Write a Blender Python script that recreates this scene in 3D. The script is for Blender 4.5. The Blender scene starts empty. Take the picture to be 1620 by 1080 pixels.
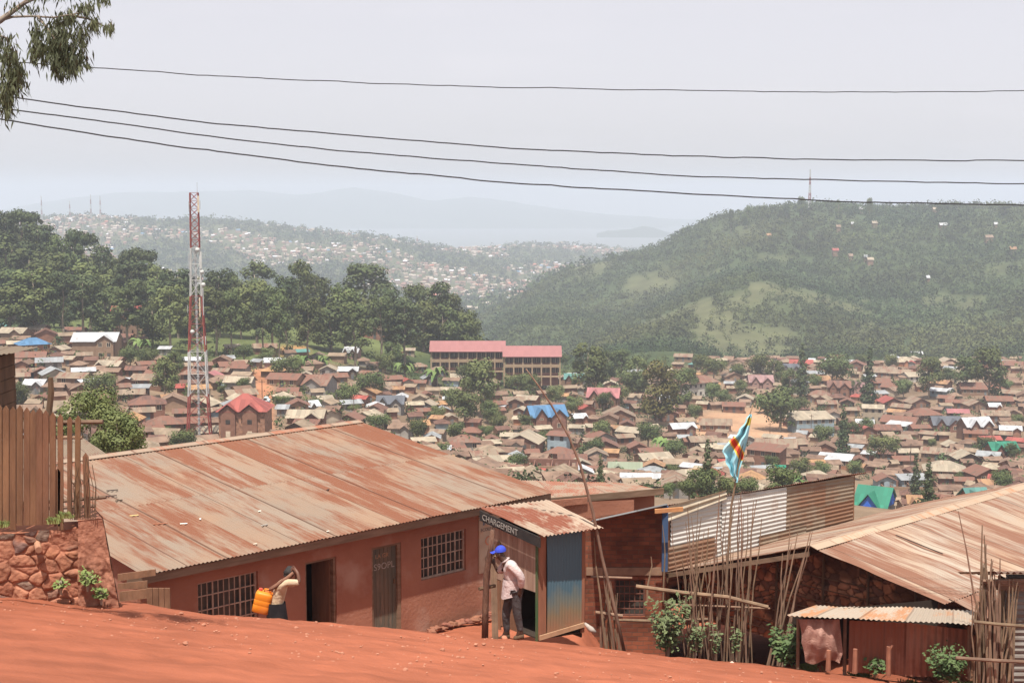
import bpy, math, random
import numpy as np
from mathutils import Vector, Matrix, noise as mnoise
random.seed(7); rng = np.random.default_rng(7)
S = bpy.context.scene
COL = S.collection
# ---------------------------------------------------------------- camera
F = 2250.0; PITCH = math.atan(230 / F)
cam = bpy.data.cameras.new('camera'); cam.lens = F / 1620 * 36; cam.sensor_width = 36; cam.clip_end = 30000; cam.clip_start = .1
camo = bpy.data.objects.new('camera', cam); COL.objects.link(camo)
camo.location = (0, 0, 0); camo.rotation_euler = (math.pi / 2 - PITCH, 0, 0); S.camera = camo
# ---------------------------------------------------------------- sky and sun
SUN_EL = math.radians(68); SUN_AZ = math.atan2(-.15, -1)   # direction towards the sun seen from above
sdir = Vector((math.sin(SUN_AZ) * math.cos(SUN_EL), math.cos(SUN_AZ) * math.cos(SUN_EL), math.sin(SUN_EL)))
W = bpy.data.worlds.new('World'); S.world = W; W.use_nodes = True
nt = W.node_tree; nt.nodes.clear()
sky = nt.nodes.new('ShaderNodeTexSky'); sky.sky_type = 'NISHITA'; sky.sun_disc = False
sky.sun_elevation = SUN_EL; sky.sun_rotation = math.atan2(sdir.x, sdir.y)
sky.air_density = 1.0; sky.dust_density = 5.0; sky.ozone_density = 1.5; sky.altitude = 1500
hs = nt.nodes.new('ShaderNodeHueSaturation'); hs.inputs['Saturation'].default_value = .35; hs.inputs['Value'].default_value = 1.0
tc = nt.nodes.new('ShaderNodeTexCoord'); mp = nt.nodes.new('ShaderNodeMapping'); mp.inputs['Scale'].default_value = (3, 3, 14)
nz = nt.nodes.new('ShaderNodeTexNoise'); nz.inputs['Scale'].default_value = 2.2; nz.inputs['Detail'].default_value = 6
cr = nt.nodes.new('ShaderNodeMapRange'); cr.inputs[1].default_value = .52; cr.inputs[2].default_value = .78; cr.inputs[3].default_value = 0; cr.inputs[4].default_value = .08
mx = nt.nodes.new('ShaderNodeMixRGB'); mx.inputs['Color2'].default_value = (9.2, 9.0, 9.1, 1)
bg = nt.nodes.new('ShaderNodeBackground'); bg.inputs['Strength'].default_value = .118
wo = nt.nodes.new('ShaderNodeOutputWorld')
L = nt.links.new
L(sky.outputs[0], hs.inputs['Color']); L(tc.outputs['Generated'], mp.inputs[0]); L(mp.outputs[0], nz.inputs['Vector'])
L(nz.outputs['Fac'], cr.inputs[0]); L(cr.outputs[0], mx.inputs['Fac']); L(hs.outputs[0], mx.inputs['Color1'])
tint = nt.nodes.new('ShaderNodeMixRGB'); tint.blend_type = 'MULTIPLY'; tint.inputs['Fac'].default_value = 1; tint.inputs['Color2'].default_value = (1.06, .985, 1.0, 1); veil = nt.nodes.new('ShaderNodeMixRGB'); veil.inputs['Fac'].default_value = .6; veil.inputs['Color2'].default_value = (3.75, 3.95, 4.05, 1); L(mx.outputs[0], veil.inputs['Color1']); L(veil.outputs[0], tint.inputs['Color1']); L(tint.outputs[0], bg.inputs['Color']); L(bg.outputs[0], wo.inputs['Surface'])
sl = bpy.data.lights.new('sun', 'SUN'); sl.energy = 4.6; sl.angle = math.radians(.6); sl.color = (1, .95, .87)
so = bpy.data.objects.new('sun', sl); COL.objects.link(so); so.rotation_euler = (-sdir).to_track_quat('-Z', 'Y').to_euler()
S.view_settings.view_transform = 'Standard'; S.view_settings.look = 'None'; S.view_settings.exposure = 0.64; S.view_settings.gamma = 1
S.view_settings.use_curve_mapping = False
S.render.engine = 'CYCLES'
S.cycles.use_denoising = True; S.cycles.max_bounces = 6; S.cycles.diffuse_bounces = 3; S.cycles.glossy_bounces = 2
S.cycles.volume_bounces = 1; S.cycles.transparent_max_bounces = 8; S.cycles.sample_clamp_indirect = 4
# ---------------------------------------------------------------- maths helpers
def ray(px, py):
    u = (px - 810) / F; v = (540 - py) / F; c, s = math.cos(PITCH), math.sin(PITCH)
    y = c + v * s; return u / y, (-s + v * c) / y
def P(px, py, Y):
    a, b = ray(px, py); return Vector((a * Y, Y, b * Y))
def proj(p):
    c, s = math.cos(PITCH), math.sin(PITCH)
    d = p[1] * c - p[2] * s; v = p[1] * s + p[2] * c
    return 810 + F * p[0] / d, 540 - F * v / d
def sm(a, b, x):
    t = np.clip((x - a) / (b - a), 0, 1); return t * t * (3 - 2 * t)
# ---------------------------------------------------------------- terrain height
CTRL = [(x, 0, d, z) for x in (-200, 400, 900, 1300, 1900) for d, z in ((45, -11.5), (70, -17), (110, -27), (170, -37))]
for t in '''20 560 360;150 590 340;300 700 270;150 650 280;430 660 290;420 570 400;60 520 430;200 510 480;330 530 450;30 480 520;30 395 570
-200 400 560;150 425 580;300 465 590;450 495 570;600 505 580;740 548 585;580 545 480;650 625 400;600 700 310;780 608 455;900 640 430;800 720 330
950 750 320;1000 600 560;1060 560 640;1000 700 380;1200 620 520;1200 720 360;1400 572 650;1600 572 650;1800 572 650;1400 650 480;1400 740 370;1600 640 480
1600 760 330;1300 566 680;1450 810 290;1850 700 380;-200 560 380;-200 650 300;0 700 260
1300 328 1600;1100 361 1650;1180 339 1620;1000 405 1700;900 427 1750;830 466 1700;760 514 1500;1300 400 1350;1300 452 1200;1500 400 1300;1620 335 1500;1500 332 1550;1800 340 1500;1055 384 1680
1200 458 1030;1300 472 1040;1390 505 1000;1120 500 960;1200 540 900;1500 505 1000;1600 515 930;1800 500 950;1200 575 800;1500 575 800;900 560 1000;800 540 1150;1050 470 1350;980 500 1300;1800 570 800
60 350 3200;-200 340 3200;150 345 3200;250 352 3200;350 354 3200;450 366 3200;530 374 3200;620 382 3250;700 396 3400;800 391 4000;900 390 4000;980 397 4000
700 482 2200;500 442 2400;300 425 2500;100 420 2500;-200 400 2500;800 440 2700;800 480 2200;650 450 2500;550 420 2700;400 400 2800'''.replace('\n', ';').split(';'):
    x, v, d = map(float, t.split()); CTRL.append((x, v, d, ray(x, v)[1] * d))
for x, d, z in ((-200, 900, -110), (100, 850, -100), (300, 900, -115), (500, 900, -125), (700, 850, -125), (400, 1500, -180), (0, 1500, -180), (750, 1100, -150),
                (1300, 2300, -120), (1700, 2300, -120), (1000, 2300, -170), (1300, 4000, -225), (1700, 4000, -225), (-200, 4600, -215), (200, 4600, -215), (600, 4700, -225), (900, 5200, -225), (1200, 5200, -235), (1800, 5200, -235)):
    CTRL.append((x, 0, d, z))
for x in (-300, 300, 900, 1500, 1950): CTRL.append((x, 0, 8000, -250)); CTRL.append((x, 0, 12000, -250))
_c = np.array([((c[0] - 810) / 260, math.log(c[2]) * 2.6) for c in CTRL]); _v = np.array([c[3] / c[2] for c in CTRL])
def _phi(r2): return np.sqrt(r2 + .05)
_A = _phi(((_c[:, None] - _c[None]) ** 2).sum(2)); n_ = len(_c)
_M = np.block([[_A - 1e-3 * np.eye(n_), np.ones((n_, 1))], [np.ones((1, n_)), np.zeros((1, 1))]])
_w = np.linalg.solve(_M, np.append(_v, 0))
def far_h(X, Y):
    q = np.stack([X / Y * F / 260, np.log(Y) * 2.6], -1)
    out = np.zeros(len(q))
    for i in range(0, len(q), 20000):
        b = q[i:i + 20000]; out[i:i + 20000] = _phi(((b[:, None] - _c[None]) ** 2).sum(2)) @ _w[:-1] + _w[-1]
    return out * Y
def near_h(X, Y):
    x = X / np.maximum(Y, 1)
    yb = np.interp(x, [-.5, -.368, -.169, 0, .178, .284, .5], [22.5, 22.7, 23.6, 25.0, 26.2, 25.6, 25.4]) + .22 * np.sin(x * 37) + .13 * np.sin(x * 91 + 1)
    pl = -1.6 - .2548 * Y - .115 * X
    drop = sm(0, 1.7, Y - yb) * np.interp(x, [-.3, -.1, -.04, .055, .085, .19, .235, .4], [.95, .75, .25, .25, 1.75, 1.75, .3, .3])
    fl = np.interp(x, [.05, .085, .19, .25], [-9.42, -10.9, -10.9, -9.7])
    z = np.maximum(pl - drop, fl + np.interp(Y, [30, 33, 45], [0, -.25, -2.3]))
    return np.where(Y > 36, np.minimum(z, np.interp(Y, [33, 45], [-9.4, -11.5])), z)
def H(X, Y):
    X = np.atleast_1d(np.asarray(X, float)); Y = np.atleast_1d(np.asarray(Y, float))
    t = sm(40, 60, Y); Yc = np.maximum(Y, 40)
    return near_h(X, Y) * (1 - t) + far_h(X, Yc) * t
def h(x, y): return float(H(x, y)[0])
def ground_at(px, py, lo=45, hi=5000):
    a, b = ray(px, py); d = np.geomspace(lo, hi, 500); z = H(a * d, d)
    k = np.argmax(z >= b * d)
    if z[k] < b * d[k]: return None
    return Vector((a * d[k], d[k], float(z[k])))
# ---------------------------------------------------------------- material helpers
def newmat(name):
    m = bpy.data.materials.new(name); m.use_nodes = True; n = m.node_tree
    return m, n, n.nodes['Principled BSDF']
def nd(n, t, **k):
    x = n.nodes.new(t)
    for a, b in k.items():
        if a.startswith('i_'): x.inputs[a[2:].replace('_', ' ')].default_value = b
        else: setattr(x, a, b)
    return x
def rgb(c): return (c[0], c[1], c[2], 1)
def noisemat(name, c1, c2, scale=3., rough=.9, detail=6, lo=.35, hi=.65, bump=0, bscale=None, objrand=0, coord='Object', stretch=(1, 1, 1), c3=None, s3=12., metallic=0, attr=None, spec=.3):
    m, n, b = newmat(name); l = n.links.new
    tc = nd(n, 'ShaderNodeTexCoord'); mp = nd(n, 'ShaderNodeMapping'); mp.inputs['Scale'].default_value = stretch
    l(tc.outputs[coord], mp.inputs[0])
    no = nd(n, 'ShaderNodeTexNoise', i_Scale=scale, i_Detail=detail); l(mp.outputs[0], no.inputs['Vector'])
    r = nd(n, 'ShaderNodeMapRange'); r.inputs[1].default_value = lo; r.inputs[2].default_value = hi; l(no.outputs['Fac'], r.inputs[0])
    mi = nd(n, 'ShaderNodeMixRGB'); mi.inputs['Color1'].default_value = rgb(c1); mi.inputs['Color2'].default_value = rgb(c2); l(r.outputs[0], mi.inputs['Fac'])
    if attr:
        at = nd(n, 'ShaderNodeAttribute', attribute_name=attr); mm = nd(n, 'ShaderNodeMixRGB', blend_type='MULTIPLY'); mm.inputs['Fac'].default_value = 1
        l(mi.outputs[0], mm.inputs['Color1']); l(at.outputs['Color'], mm.inputs['Color2']); out = mm.outputs[0]
    else: out = mi.outputs[0]
    if c3 is not None:
        n3 = nd(n, 'ShaderNodeTexNoise', i_Scale=s3, i_Detail=4); l(mp.outputs[0], n3.inputs['Vector'])
        r3 = nd(n, 'ShaderNodeMapRange'); r3.inputs[1].default_value = .55; r3.inputs[2].default_value = .72; l(n3.outputs['Fac'], r3.inputs[0])
        m3 = nd(n, 'ShaderNodeMixRGB'); m3.inputs['Color2'].default_value = rgb(c3); l(r3.outputs[0], m3.inputs['Fac']); l(out, m3.inputs['Color1']); out = m3.outputs[0]
    if objrand:
        oi = nd(n, 'ShaderNodeObjectInfo'); rr = nd(n, 'ShaderNodeMapRange'); rr.inputs[3].default_value = 1 - objrand; rr.inputs[4].default_value = 1 + objrand
        l(oi.outputs['Random'], rr.inputs[0]); hv = nd(n, 'ShaderNodeHueSaturation'); l(rr.outputs[0], hv.inputs['Value'])
        r2 = nd(n, 'ShaderNodeMath', operation='MULTIPLY'); r2.inputs[1].default_value = 7.31; l(oi.outputs['Random'], r2.inputs[0])
        fr = nd(n, 'ShaderNodeMath', operation='FRACT'); l(r2.outputs[0], fr.inputs[0])
        r4 = nd(n, 'ShaderNodeMapRange'); r4.inputs[3].default_value = .5 - objrand * .06; r4.inputs[4].default_value = .5 + objrand * .06; l(fr.outputs[0], r4.inputs[0]); l(r4.outputs[0], hv.inputs['Hue'])
        l(out, hv.inputs['Color']); out = hv.outputs[0]
    l(out, b.inputs['Base Color']); b.inputs['Roughness'].default_value = rough; b.inputs['Metallic'].default_value = metallic
    b.inputs['Specular IOR Level'].default_value = spec
    if bump:
        nb = nd(n, 'ShaderNodeTexNoise', i_Scale=bscale or scale * 4, i_Detail=8); l(mp.outputs[0], nb.inputs['Vector'])
        bp = nd(n, 'ShaderNodeBump', i_Strength=bump, i_Distance=.05); l(nb.outputs['Fac'], bp.inputs['Height']); l(bp.outputs[0], b.inputs['Normal'])
    return m
def sheetmat(name, base, rust, amount=.5, tint=.35, seam=.5, su=.85, sv=2.4, streak=(2.2, .55), corr=0, rough=.65, fine=5., metallic=0.0, dust=None, soft=.07):
    '''corrugated sheet metal: UV is in metres along the ridge / down the slope; each sheet has its own tone, rust runs down the slope'''
    m, n, b = newmat(name); l = n.links.new
    uv = nd(n, 'ShaderNodeUVMap'); sp = nd(n, 'ShaderNodeSeparateXYZ'); l(uv.outputs[0], sp.inputs[0])
    def mth(op, a, b_=None):
        x = nd(n, 'ShaderNodeMath', operation=op)
        for i, q in enumerate((a, b_)):
            if q is None: continue
            if isinstance(q, (int, float)): x.inputs[i].default_value = q
            else: l(q, x.inputs[i])
        return x.outputs[0]
    oi = nd(n, 'ShaderNodeObjectInfo'); off = mth('MULTIPLY', oi.outputs['Random'], 97.)
    u = mth('ADD', sp.outputs[0], off); v = mth('ADD', sp.outputs[1], 0.0)
    cu = mth('DIVIDE', u, su); fu = mth('FLOOR', cu)
    w1 = nd(n, 'ShaderNodeTexWhiteNoise', noise_dimensions='1D'); l(fu, w1.inputs['W'])
    vv = mth('ADD', mth('DIVIDE', v, sv), mth('MULTIPLY', w1.outputs[0], .0)); fv = mth('FLOOR', vv)
    cmb = nd(n, 'ShaderNodeCombineXYZ'); l(fu, cmb.inputs[0]); l(fv, cmb.inputs[1])
    wn = nd(n, 'ShaderNodeTexWhiteNoise', noise_dimensions='2D'); l(cmb.outputs[0], wn.inputs['Vector'])
    c2 = nd(n, 'ShaderNodeCombineXYZ'); l(mth('MULTIPLY', u, streak[0]), c2.inputs[0]); l(mth('MULTIPLY', v, streak[1]), c2.inputs[1]); l(mth('MULTIPLY', wn.outputs[0], 3.), c2.inputs[2])
    ns = nd(n, 'ShaderNodeTexNoise', i_Scale=1.0, i_Detail=8, i_Roughness=.65); l(c2.outputs[0], ns.inputs['Vector'])
    c3 = nd(n, 'ShaderNodeCombineXYZ'); l(mth('MULTIPLY', u, 13.16 * 2), c3.inputs[0]); l(mth('MULTIPLY', v, fine), c3.inputs[1])
    nf = nd(n, 'ShaderNodeTexNoise', i_Scale=1.0, i_Detail=5); l(c3.outputs[0], nf.inputs['Vector'])
    s = mth('ADD', mth('ADD', ns.outputs['Fac'], mth('MULTIPLY', mth('SUBTRACT', wn.outputs[0], .5), .16)), mth('MULTIPLY', mth('SUBTRACT', nf.outputs['Fac'], .5), .35))
    r = nd(n, 'ShaderNodeMapRange'); th = .80 - amount * .6; r.inputs[1].default_value = th - soft * .8; r.inputs[2].default_value = th + soft; l(s, r.inputs[0])
    # per-sheet tone
    tn = nd(n, 'ShaderNodeMapRange'); tn.inputs[3].default_value = 1 - tint; tn.inputs[4].default_value = 1 + tint * .6; l(wn.outputs[1], tn.inputs[0])
    hv = nd(n, 'ShaderNodeHueSaturation'); hv.inputs['Color'].default_value = rgb(base); l(tn.outputs[0], hv.inputs['Value'])
    colr = hv.outputs[0]
    if dust is not None:
        nd2 = nd(n, 'ShaderNodeTexNoise', i_Scale=.6, i_Detail=5); l(uv.outputs[0], nd2.inputs['Vector'])
        rd = nd(n, 'ShaderNodeMapRange'); rd.inputs[1].default_value = .38; rd.inputs[2].default_value = .66; l(nd2.outputs['Fac'], rd.inputs[0])
        md = nd(n, 'ShaderNodeMixRGB'); md.inputs['Color2'].default_value = rgb(dust); l(colr, md.inputs['Color1']); l(rd.outputs[0], md.inputs['Fac']); colr = md.outputs[0]
    mi = nd(n, 'ShaderNodeMixRGB'); mi.inputs['Color2'].default_value = rgb(rust); l(colr, mi.inputs['Color1']); l(r.outputs[0], mi.inputs['Fac'])
    fr = mth('FRACT', cu); ln = mth('LESS_THAN', fr, .035); lv = mth('LESS_THAN', mth('FRACT', vv), .012)
    mk = mth('MULTIPLY', mth('MAXIMUM', ln, mth('MULTIPLY', lv, .35)), seam)
    ms = nd(n, 'ShaderNodeMixRGB'); ms.inputs['Color2'].default_value = (rust[0] * .35, rust[1] * .35, rust[2] * .35, 1); l(mi.outputs[0], ms.inputs['Color1']); l(mk, ms.inputs['Fac'])
    l(ms.outputs[0], b.inputs['Base Color']); b.inputs['Roughness'].default_value = rough; b.inputs['Metallic'].default_value = metallic
    b.inputs['Specular IOR Level'].default_value = .25
    if corr:
        sn = mth('SINE', mth('MULTIPLY', u, 2 * math.pi / corr)); bp = nd(n, 'ShaderNodeBump', i_Strength=.6, i_Distance=.02); l(sn, bp.inputs['Height']); l(bp.outputs[0], b.inputs['Normal'])
    return m
def brickmat(name, c1, c2, mortar, scale=1., rough=.95):
    m, n, b = newmat(name); l = n.links.new
    uv = nd(n, 'ShaderNodeUVMap'); br = nd(n, 'ShaderNodeTexBrick', i_Scale=scale); br.inputs['Color1'].default_value = rgb(c1); br.inputs['Color2'].default_value = rgb(c2); br.inputs['Mortar'].default_value = rgb(mortar)
    br.inputs['Brick Width'].default_value = .25; br.inputs['Row Height'].default_value = .1; br.inputs['Mortar Size'].default_value = .008; br.inputs['Bias'].default_value = 0
    no0 = nd(n, 'ShaderNodeTexNoise', i_Scale=7., i_Detail=3); l(uv.outputs[0], no0.inputs['Vector'])
    sc = nd(n, 'ShaderNodeVectorMath', operation='SCALE'); sc.inputs['Scale'].default_value = .05; l(no0.outputs['Color'], sc.inputs[0])
    ad = nd(n, 'ShaderNodeVectorMath', operation='ADD'); l(uv.outputs[0], ad.inputs[0]); l(sc.outputs[0], ad.inputs[1]); l(ad.outputs[0], br.inputs['Vector'])
    no = nd(n, 'ShaderNodeTexNoise', i_Scale=1.6, i_Detail=8); l(uv.outputs[0], no.inputs['Vector'])
    r = nd(n, 'ShaderNodeMapRange'); r.inputs[1].default_value = .3; r.inputs[2].default_value = .7; r.inputs[3].default_value = .55; r.inputs[4].default_value = 1.25; l(no.outputs['Fac'], r.inputs[0])
    hv = nd(n, 'ShaderNodeHueSaturation'); l(br.outputs['Color'], hv.inputs['Color']); l(r.outputs[0], hv.inputs['Value']); l(hv.outputs[0], b.inputs['Base Color'])
    bp = nd(n, 'ShaderNodeBump', i_Strength=.7, i_Distance=.02); bp.invert = True; l(br.outputs['Fac'], bp.inputs['Height']); l(bp.outputs[0], b.inputs['Normal'])
    b.inputs['Roughness'].default_value = rough; b.inputs['Specular IOR Level'].default_value = .2
    return m
def attrmat(name, attr='col', rough=.95, nscale=1., namp=.25, coord='Object', bump=0, bscale=4.):
    m, n, b = newmat(name); l = n.links.new
    at = nd(n, 'ShaderNodeAttribute', attribute_name=attr); tc = nd(n, 'ShaderNodeTexCoord')
    no = nd(n, 'ShaderNodeTexNoise', i_Scale=nscale, i_Detail=8); l(tc.outputs[coord], no.inputs['Vector'])
    r = nd(n, 'ShaderNodeMapRange'); r.inputs[1].default_value = .3; r.inputs[2].default_value = .7; r.inputs[3].default_value = 1 - namp; r.inputs[4].default_value = 1 + namp; l(no.outputs['Fac'], r.inputs[0])
    hv = nd(n, 'ShaderNodeHueSaturation'); l(at.outputs['Color'], hv.inputs['Color']); l(r.outputs[0], hv.inputs['Value']); l(hv.outputs[0], b.inputs['Base Color'])
    if bump:
        nb = nd(n, 'ShaderNodeTexNoise', i_Scale=bscale, i_Detail=8); l(tc.outputs[coord], nb.inputs['Vector'])
        bp = nd(n, 'ShaderNodeBump', i_Strength=bump, i_Distance=.05); l(nb.outputs['Fac'], bp.inputs['Height']); l(bp.outputs[0], b.inputs['Normal'])
    b.inputs['Roughness'].default_value = rough; b.inputs['Specular IOR Level'].default_value = .15
    return m
# ---------------------------------------------------------------- mesh builder
class MB:
    def __init__(s): s.v = []; s.f = []; s.uv = []; s.c = []
    def face(s, pts, uv=None, col=None):
        i = len(s.v); s.v += [tuple(p) for p in pts]; s.f.append(tuple(range(i, i + len(pts))))
        if uv is None:
            a = Vector(pts[0]); e = (Vector(pts[1]) - a)
            e = e.normalized() if e.length > 1e-9 else Vector((1, 0, 0)); nrm = e.cross(Vector(pts[-1]) - a)
            g = nrm.cross(e).normalized() if nrm.length > 1e-9 else Vector((0, 0, 1))
            uv = [((Vector(p) - a).dot(e), (Vector(p) - a).dot(g)) for p in pts]
        s.uv += uv; s.c += [col or (1, 1, 1)] * len(pts)
    def box(s, o, ex, ey, ez, col=None):
        o, ex, ey, ez = map(Vector, (o, ex, ey, ez))
        c = lambda i, j, k: o + ex * i + ey * j + ez * k
        for q in (((0,0,0),(0,1,0),(1,1,0),(1,0,0)), ((0,0,1),(1,0,1),(1,1,1),(0,1,1)), ((0,0,0),(1,0,0),(1,0,1),(0,0,1)),
                  ((1,1,0),(0,1,0),(0,1,1),(1,1,1)), ((0,1,0),(0,0,0),(0,0,1),(0,1,1)), ((1,0,0),(1,1,0),(1,1,1),(1,0,1))):
            s.face([c(*k) for k in q], col=col)
    def cbox(s, x0, x1, y0, y1, z0, z1, col=None): s.box((x0, y0, z0), (x1 - x0, 0, 0), (0, y1 - y0, 0), (0, 0, z1 - z0), col)
    def slab(s, A, B, C, D, th=.05, u0=0):
        '''roof slab: A,B eave left/right, C,D ridge right/left; uv metres, v grows down the slope'''
        A, B, C, D = map(Vector, (A, B, C, D)); n = ((B - A).cross(D - A)).normalized()
        if n.z < 0: n = -n
        w = (B - A).length; sl = (D - A).length; e = (B - A).normalized() if w > 1e-6 else (C - D).normalized()
        U = lambda p: u0 + (p - A).dot(e)
        t = n * th
        s.face([A + t, B + t, C + t, D + t], [(U(A), sl), (U(B), sl), (U(C), 0), (U(D), 0)])
        s.face([D, C, B, A], [(U(D), 0), (U(C), 0), (U(B), sl), (U(A), sl)])
        for p, q in ((A, B), (B, C), (C, D), (D, A)):
            if (q - p).length > 1e-6: s.face([p, q, q + t, p + t])
    def tube(s, pts, rad, sides=6, cap=True, col=None):
        pts = [Vector(p) for p in pts]; n = len(pts)
        if not hasattr(rad, '__len__'): rad = [rad] * n
        i0 = len(s.v); acc = 0
        for k, p in enumerate(pts):
            d = (pts[min(k + 1, n - 1)] - pts[max(k - 1, 0)]).normalized()
            a = d.cross(Vector((0, 0, 1))) if abs(d.z) < .9 else d.cross(Vector((1, 0, 0)))
            a.normalize(); b = d.cross(a)
            if k: acc += (p - pts[k - 1]).length
            for j in range(sides):
                t = 2 * math.pi * j / sides; s.v.append(tuple(p + (a * math.cos(t) + b * math.sin(t)) * rad[k]))
                s.c.append(col or (1, 1, 1))
        # uv list must match loops -> store per face
        for k in range(n - 1):
            for j in range(sides):
                a = i0 + k * sides + j; b = i0 + k * sides + (j + 1) % sides
                s.f.append((a, b, b + sides, a + sides)); s.uv += [(j * .1, k * .3), (j * .1 + .1, k * .3), (j * .1 + .1, k * .3 + .3), (j * .1, k * .3 + .3)]
        if cap:
            s.f.append(tuple(i0 + j for j in range(sides))[::-1]); s.uv += [(0, 0)] * sides
            s.f.append(tuple(i0 + (n - 1) * sides + j for j in range(sides))); s.uv += [(0, 0)] * sides
    def mesh(s, name, off=(0, 0, 0), smooth=False, mat=None, attr=False):
        me = bpy.data.meshes.new(name); v = np.array(s.v, float).reshape(-1, 3) - np.array(tuple(off))
        me.from_pydata(v.tolist(), [], s.f)
        ul = me.uv_layers.new(name='UVMap'); ul.data.foreach_set('uv', np.array(s.uv, np.float32).ravel())
        if attr:
            ca = me.color_attributes.new('col', 'FLOAT_COLOR', 'POINT')
            ca.data.foreach_set('color', np.hstack([np.array(s.c, np.float32), np.ones((len(s.c), 1), np.float32)]).ravel())
        if smooth: me.polygons.foreach_set('use_smooth', [True] * len(me.polygons))
        if mat: me.materials.append(mat)
        me.update(); return me
def link(name, data, parent=None, loc=(0, 0, 0)):
    o = bpy.data.objects.new(name, data); COL.objects.link(o); o.location = loc
    if parent: o.parent = parent
    return o
def tag(o, label=None, cat=None, group=None, kind=None):
    if label: o['label'] = label
    if cat: o['category'] = cat
    if group: o['group'] = group
    if kind: o['kind'] = kind
    return o
def thing(name, loc, label, cat, group=None):
    return tag(link(name, None, None, loc), label, cat, group)
def part(name, mb, mat, parent, smooth=False, attr=False, off=None, label=None):
    if off is None:
        off = Vector(parent.location); q = parent
        while q.parent: q = q.parent; off = off + q.location
    o = link(name, mb.mesh(name, off, smooth, mat, attr), parent)
    if label: o['label'] = label
    return o
def solo(name, mb, mat, label, cat, group=None, smooth=False, attr=False, loc=None):
    v = np.array(mb.v); lo = loc or (float(v[:, 0].mean()), float(v[:, 1].mean()), float(v[:, 2].min()))
    return tag(link(name, mb.mesh(name, lo, smooth, mat, attr), None, lo), label, cat, group)
def quadmesh(name, V, mat, cols=None, smooth=False):
    '''V: (n,4,3) numpy array of separate quads'''
    n = len(V); me = bpy.data.meshes.new(name); me.vertices.add(4 * n); me.vertices.foreach_set('co', V.reshape(-1).astype(np.float32))
    me.loops.add(4 * n); me.loops.foreach_set('vertex_index', np.arange(4 * n, dtype=np.int32))
    me.polygons.add(n); me.polygons.foreach_set('loop_start', np.arange(0, 4 * n, 4, dtype=np.int32)); me.polygons.foreach_set('loop_total', np.full(n, 4, np.int32))
    if cols is not None:
        ca = me.color_attributes.new('col', 'FLOAT_COLOR', 'POINT')
        ca.data.foreach_set('color', np.repeat(np.hstack([cols, np.ones((n, 1))]), 4, axis=0).astype(np.float32).ravel())
    me.materials.append(mat); me.update(); me.validate(); return me
def leafquads(cen, nrm, size, aspect=1.0, up=None):
    n = len(cen); nrm = nrm / (np.linalg.norm(nrm, axis=1, keepdims=True) + 1e-9)
    r = rng.normal(size=(n, 3)) if up is None else up
    a = np.cross(nrm, r); a /= np.linalg.norm(a, axis=1, keepdims=True) + 1e-9; b = np.cross(nrm, a)
    s = np.reshape(size, (-1, 1)) * np.ones((n, 1)) / 2; t = s * aspect
    return np.stack([cen - a * s * .25 - b * t, cen + a * s - b * t * .1, cen + a * s * .15 + b * t, cen - a * s + b * t * .1], 1)

# ================================================================= THE SETTING
def inpoly(px, py, poly):
    px = np.asarray(px); py = np.asarray(py); c = np.zeros(px.shape, bool); j = len(poly) - 1
    for i in range(len(poly)):
        xi, yi = poly[i]; xj, yj = poly[j]
        c ^= ((yi > py) != (yj > py)) & (px < (xj - xi) * (py - yi) / (yj - yi + 1e-9) + xi); j = i
    return c
TOWN = [(-250, 545), (0, 545), (60, 530), (190, 545), (240, 578), (420, 575), (460, 565), (560, 575), (660, 605), (760, 615), (905, 612), (960, 600), (1060, 585), (1130, 572), (1900, 572), (1900, 900), (-250, 900)]
ys = np.unique(np.concatenate([np.geomspace(1.5, 15, 14), np.arange(15, 31, .12), np.geomspace(31, 900, 190), np.geomspace(900, 12400, 110)]))
xs = np.linspace(-.47, .47, 300)
YY, XX = np.meshgrid(ys, xs, indexing='ij'); XXw = XX * YY
X1 = XXw.ravel(); Y1 = YY.ravel(); Z1 = H(X1, Y1)
bump = np.zeros_like(Z1)
for i in np.nonzero((Y1 > 14) & (Y1 < 32))[0]:
    x, y = X1[i], Y1[i]
    bump[i] = .05 * mnoise.noise((x * .7, y * .9, 0)) + .03 * mnoise.noise((x * 2.7, y * 3.5, 3)) + .014 * mnoise.noise((x * 7, y * 9, 7))
Z1 = Z1 + bump
me = bpy.data.meshes.new('ground'); nr, nc = YY.shape
idx = np.arange(nr * nc).reshape(nr, nc); q = np.stack([idx[:-1, :-1], idx[:-1, 1:], idx[1:, 1:], idx[1:, :-1]], -1).reshape(-1, 4)
me.vertices.add(nr * nc); me.vertices.foreach_set('co', np.stack([X1, Y1, Z1], 1).astype(np.float32).ravel())
me.loops.add(q.size); me.loops.foreach_set('vertex_index', q.astype(np.int32).ravel()); me.polygons.add(len(q))
me.polygons.foreach_set('loop_start', np.arange(0, q.size, 4, dtype=np.int32)); me.polygons.foreach_set('loop_total', np.full(len(q), 4, np.int32))
me.polygons.foreach_set('use_smooth', np.ones(len(q), bool))
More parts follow.
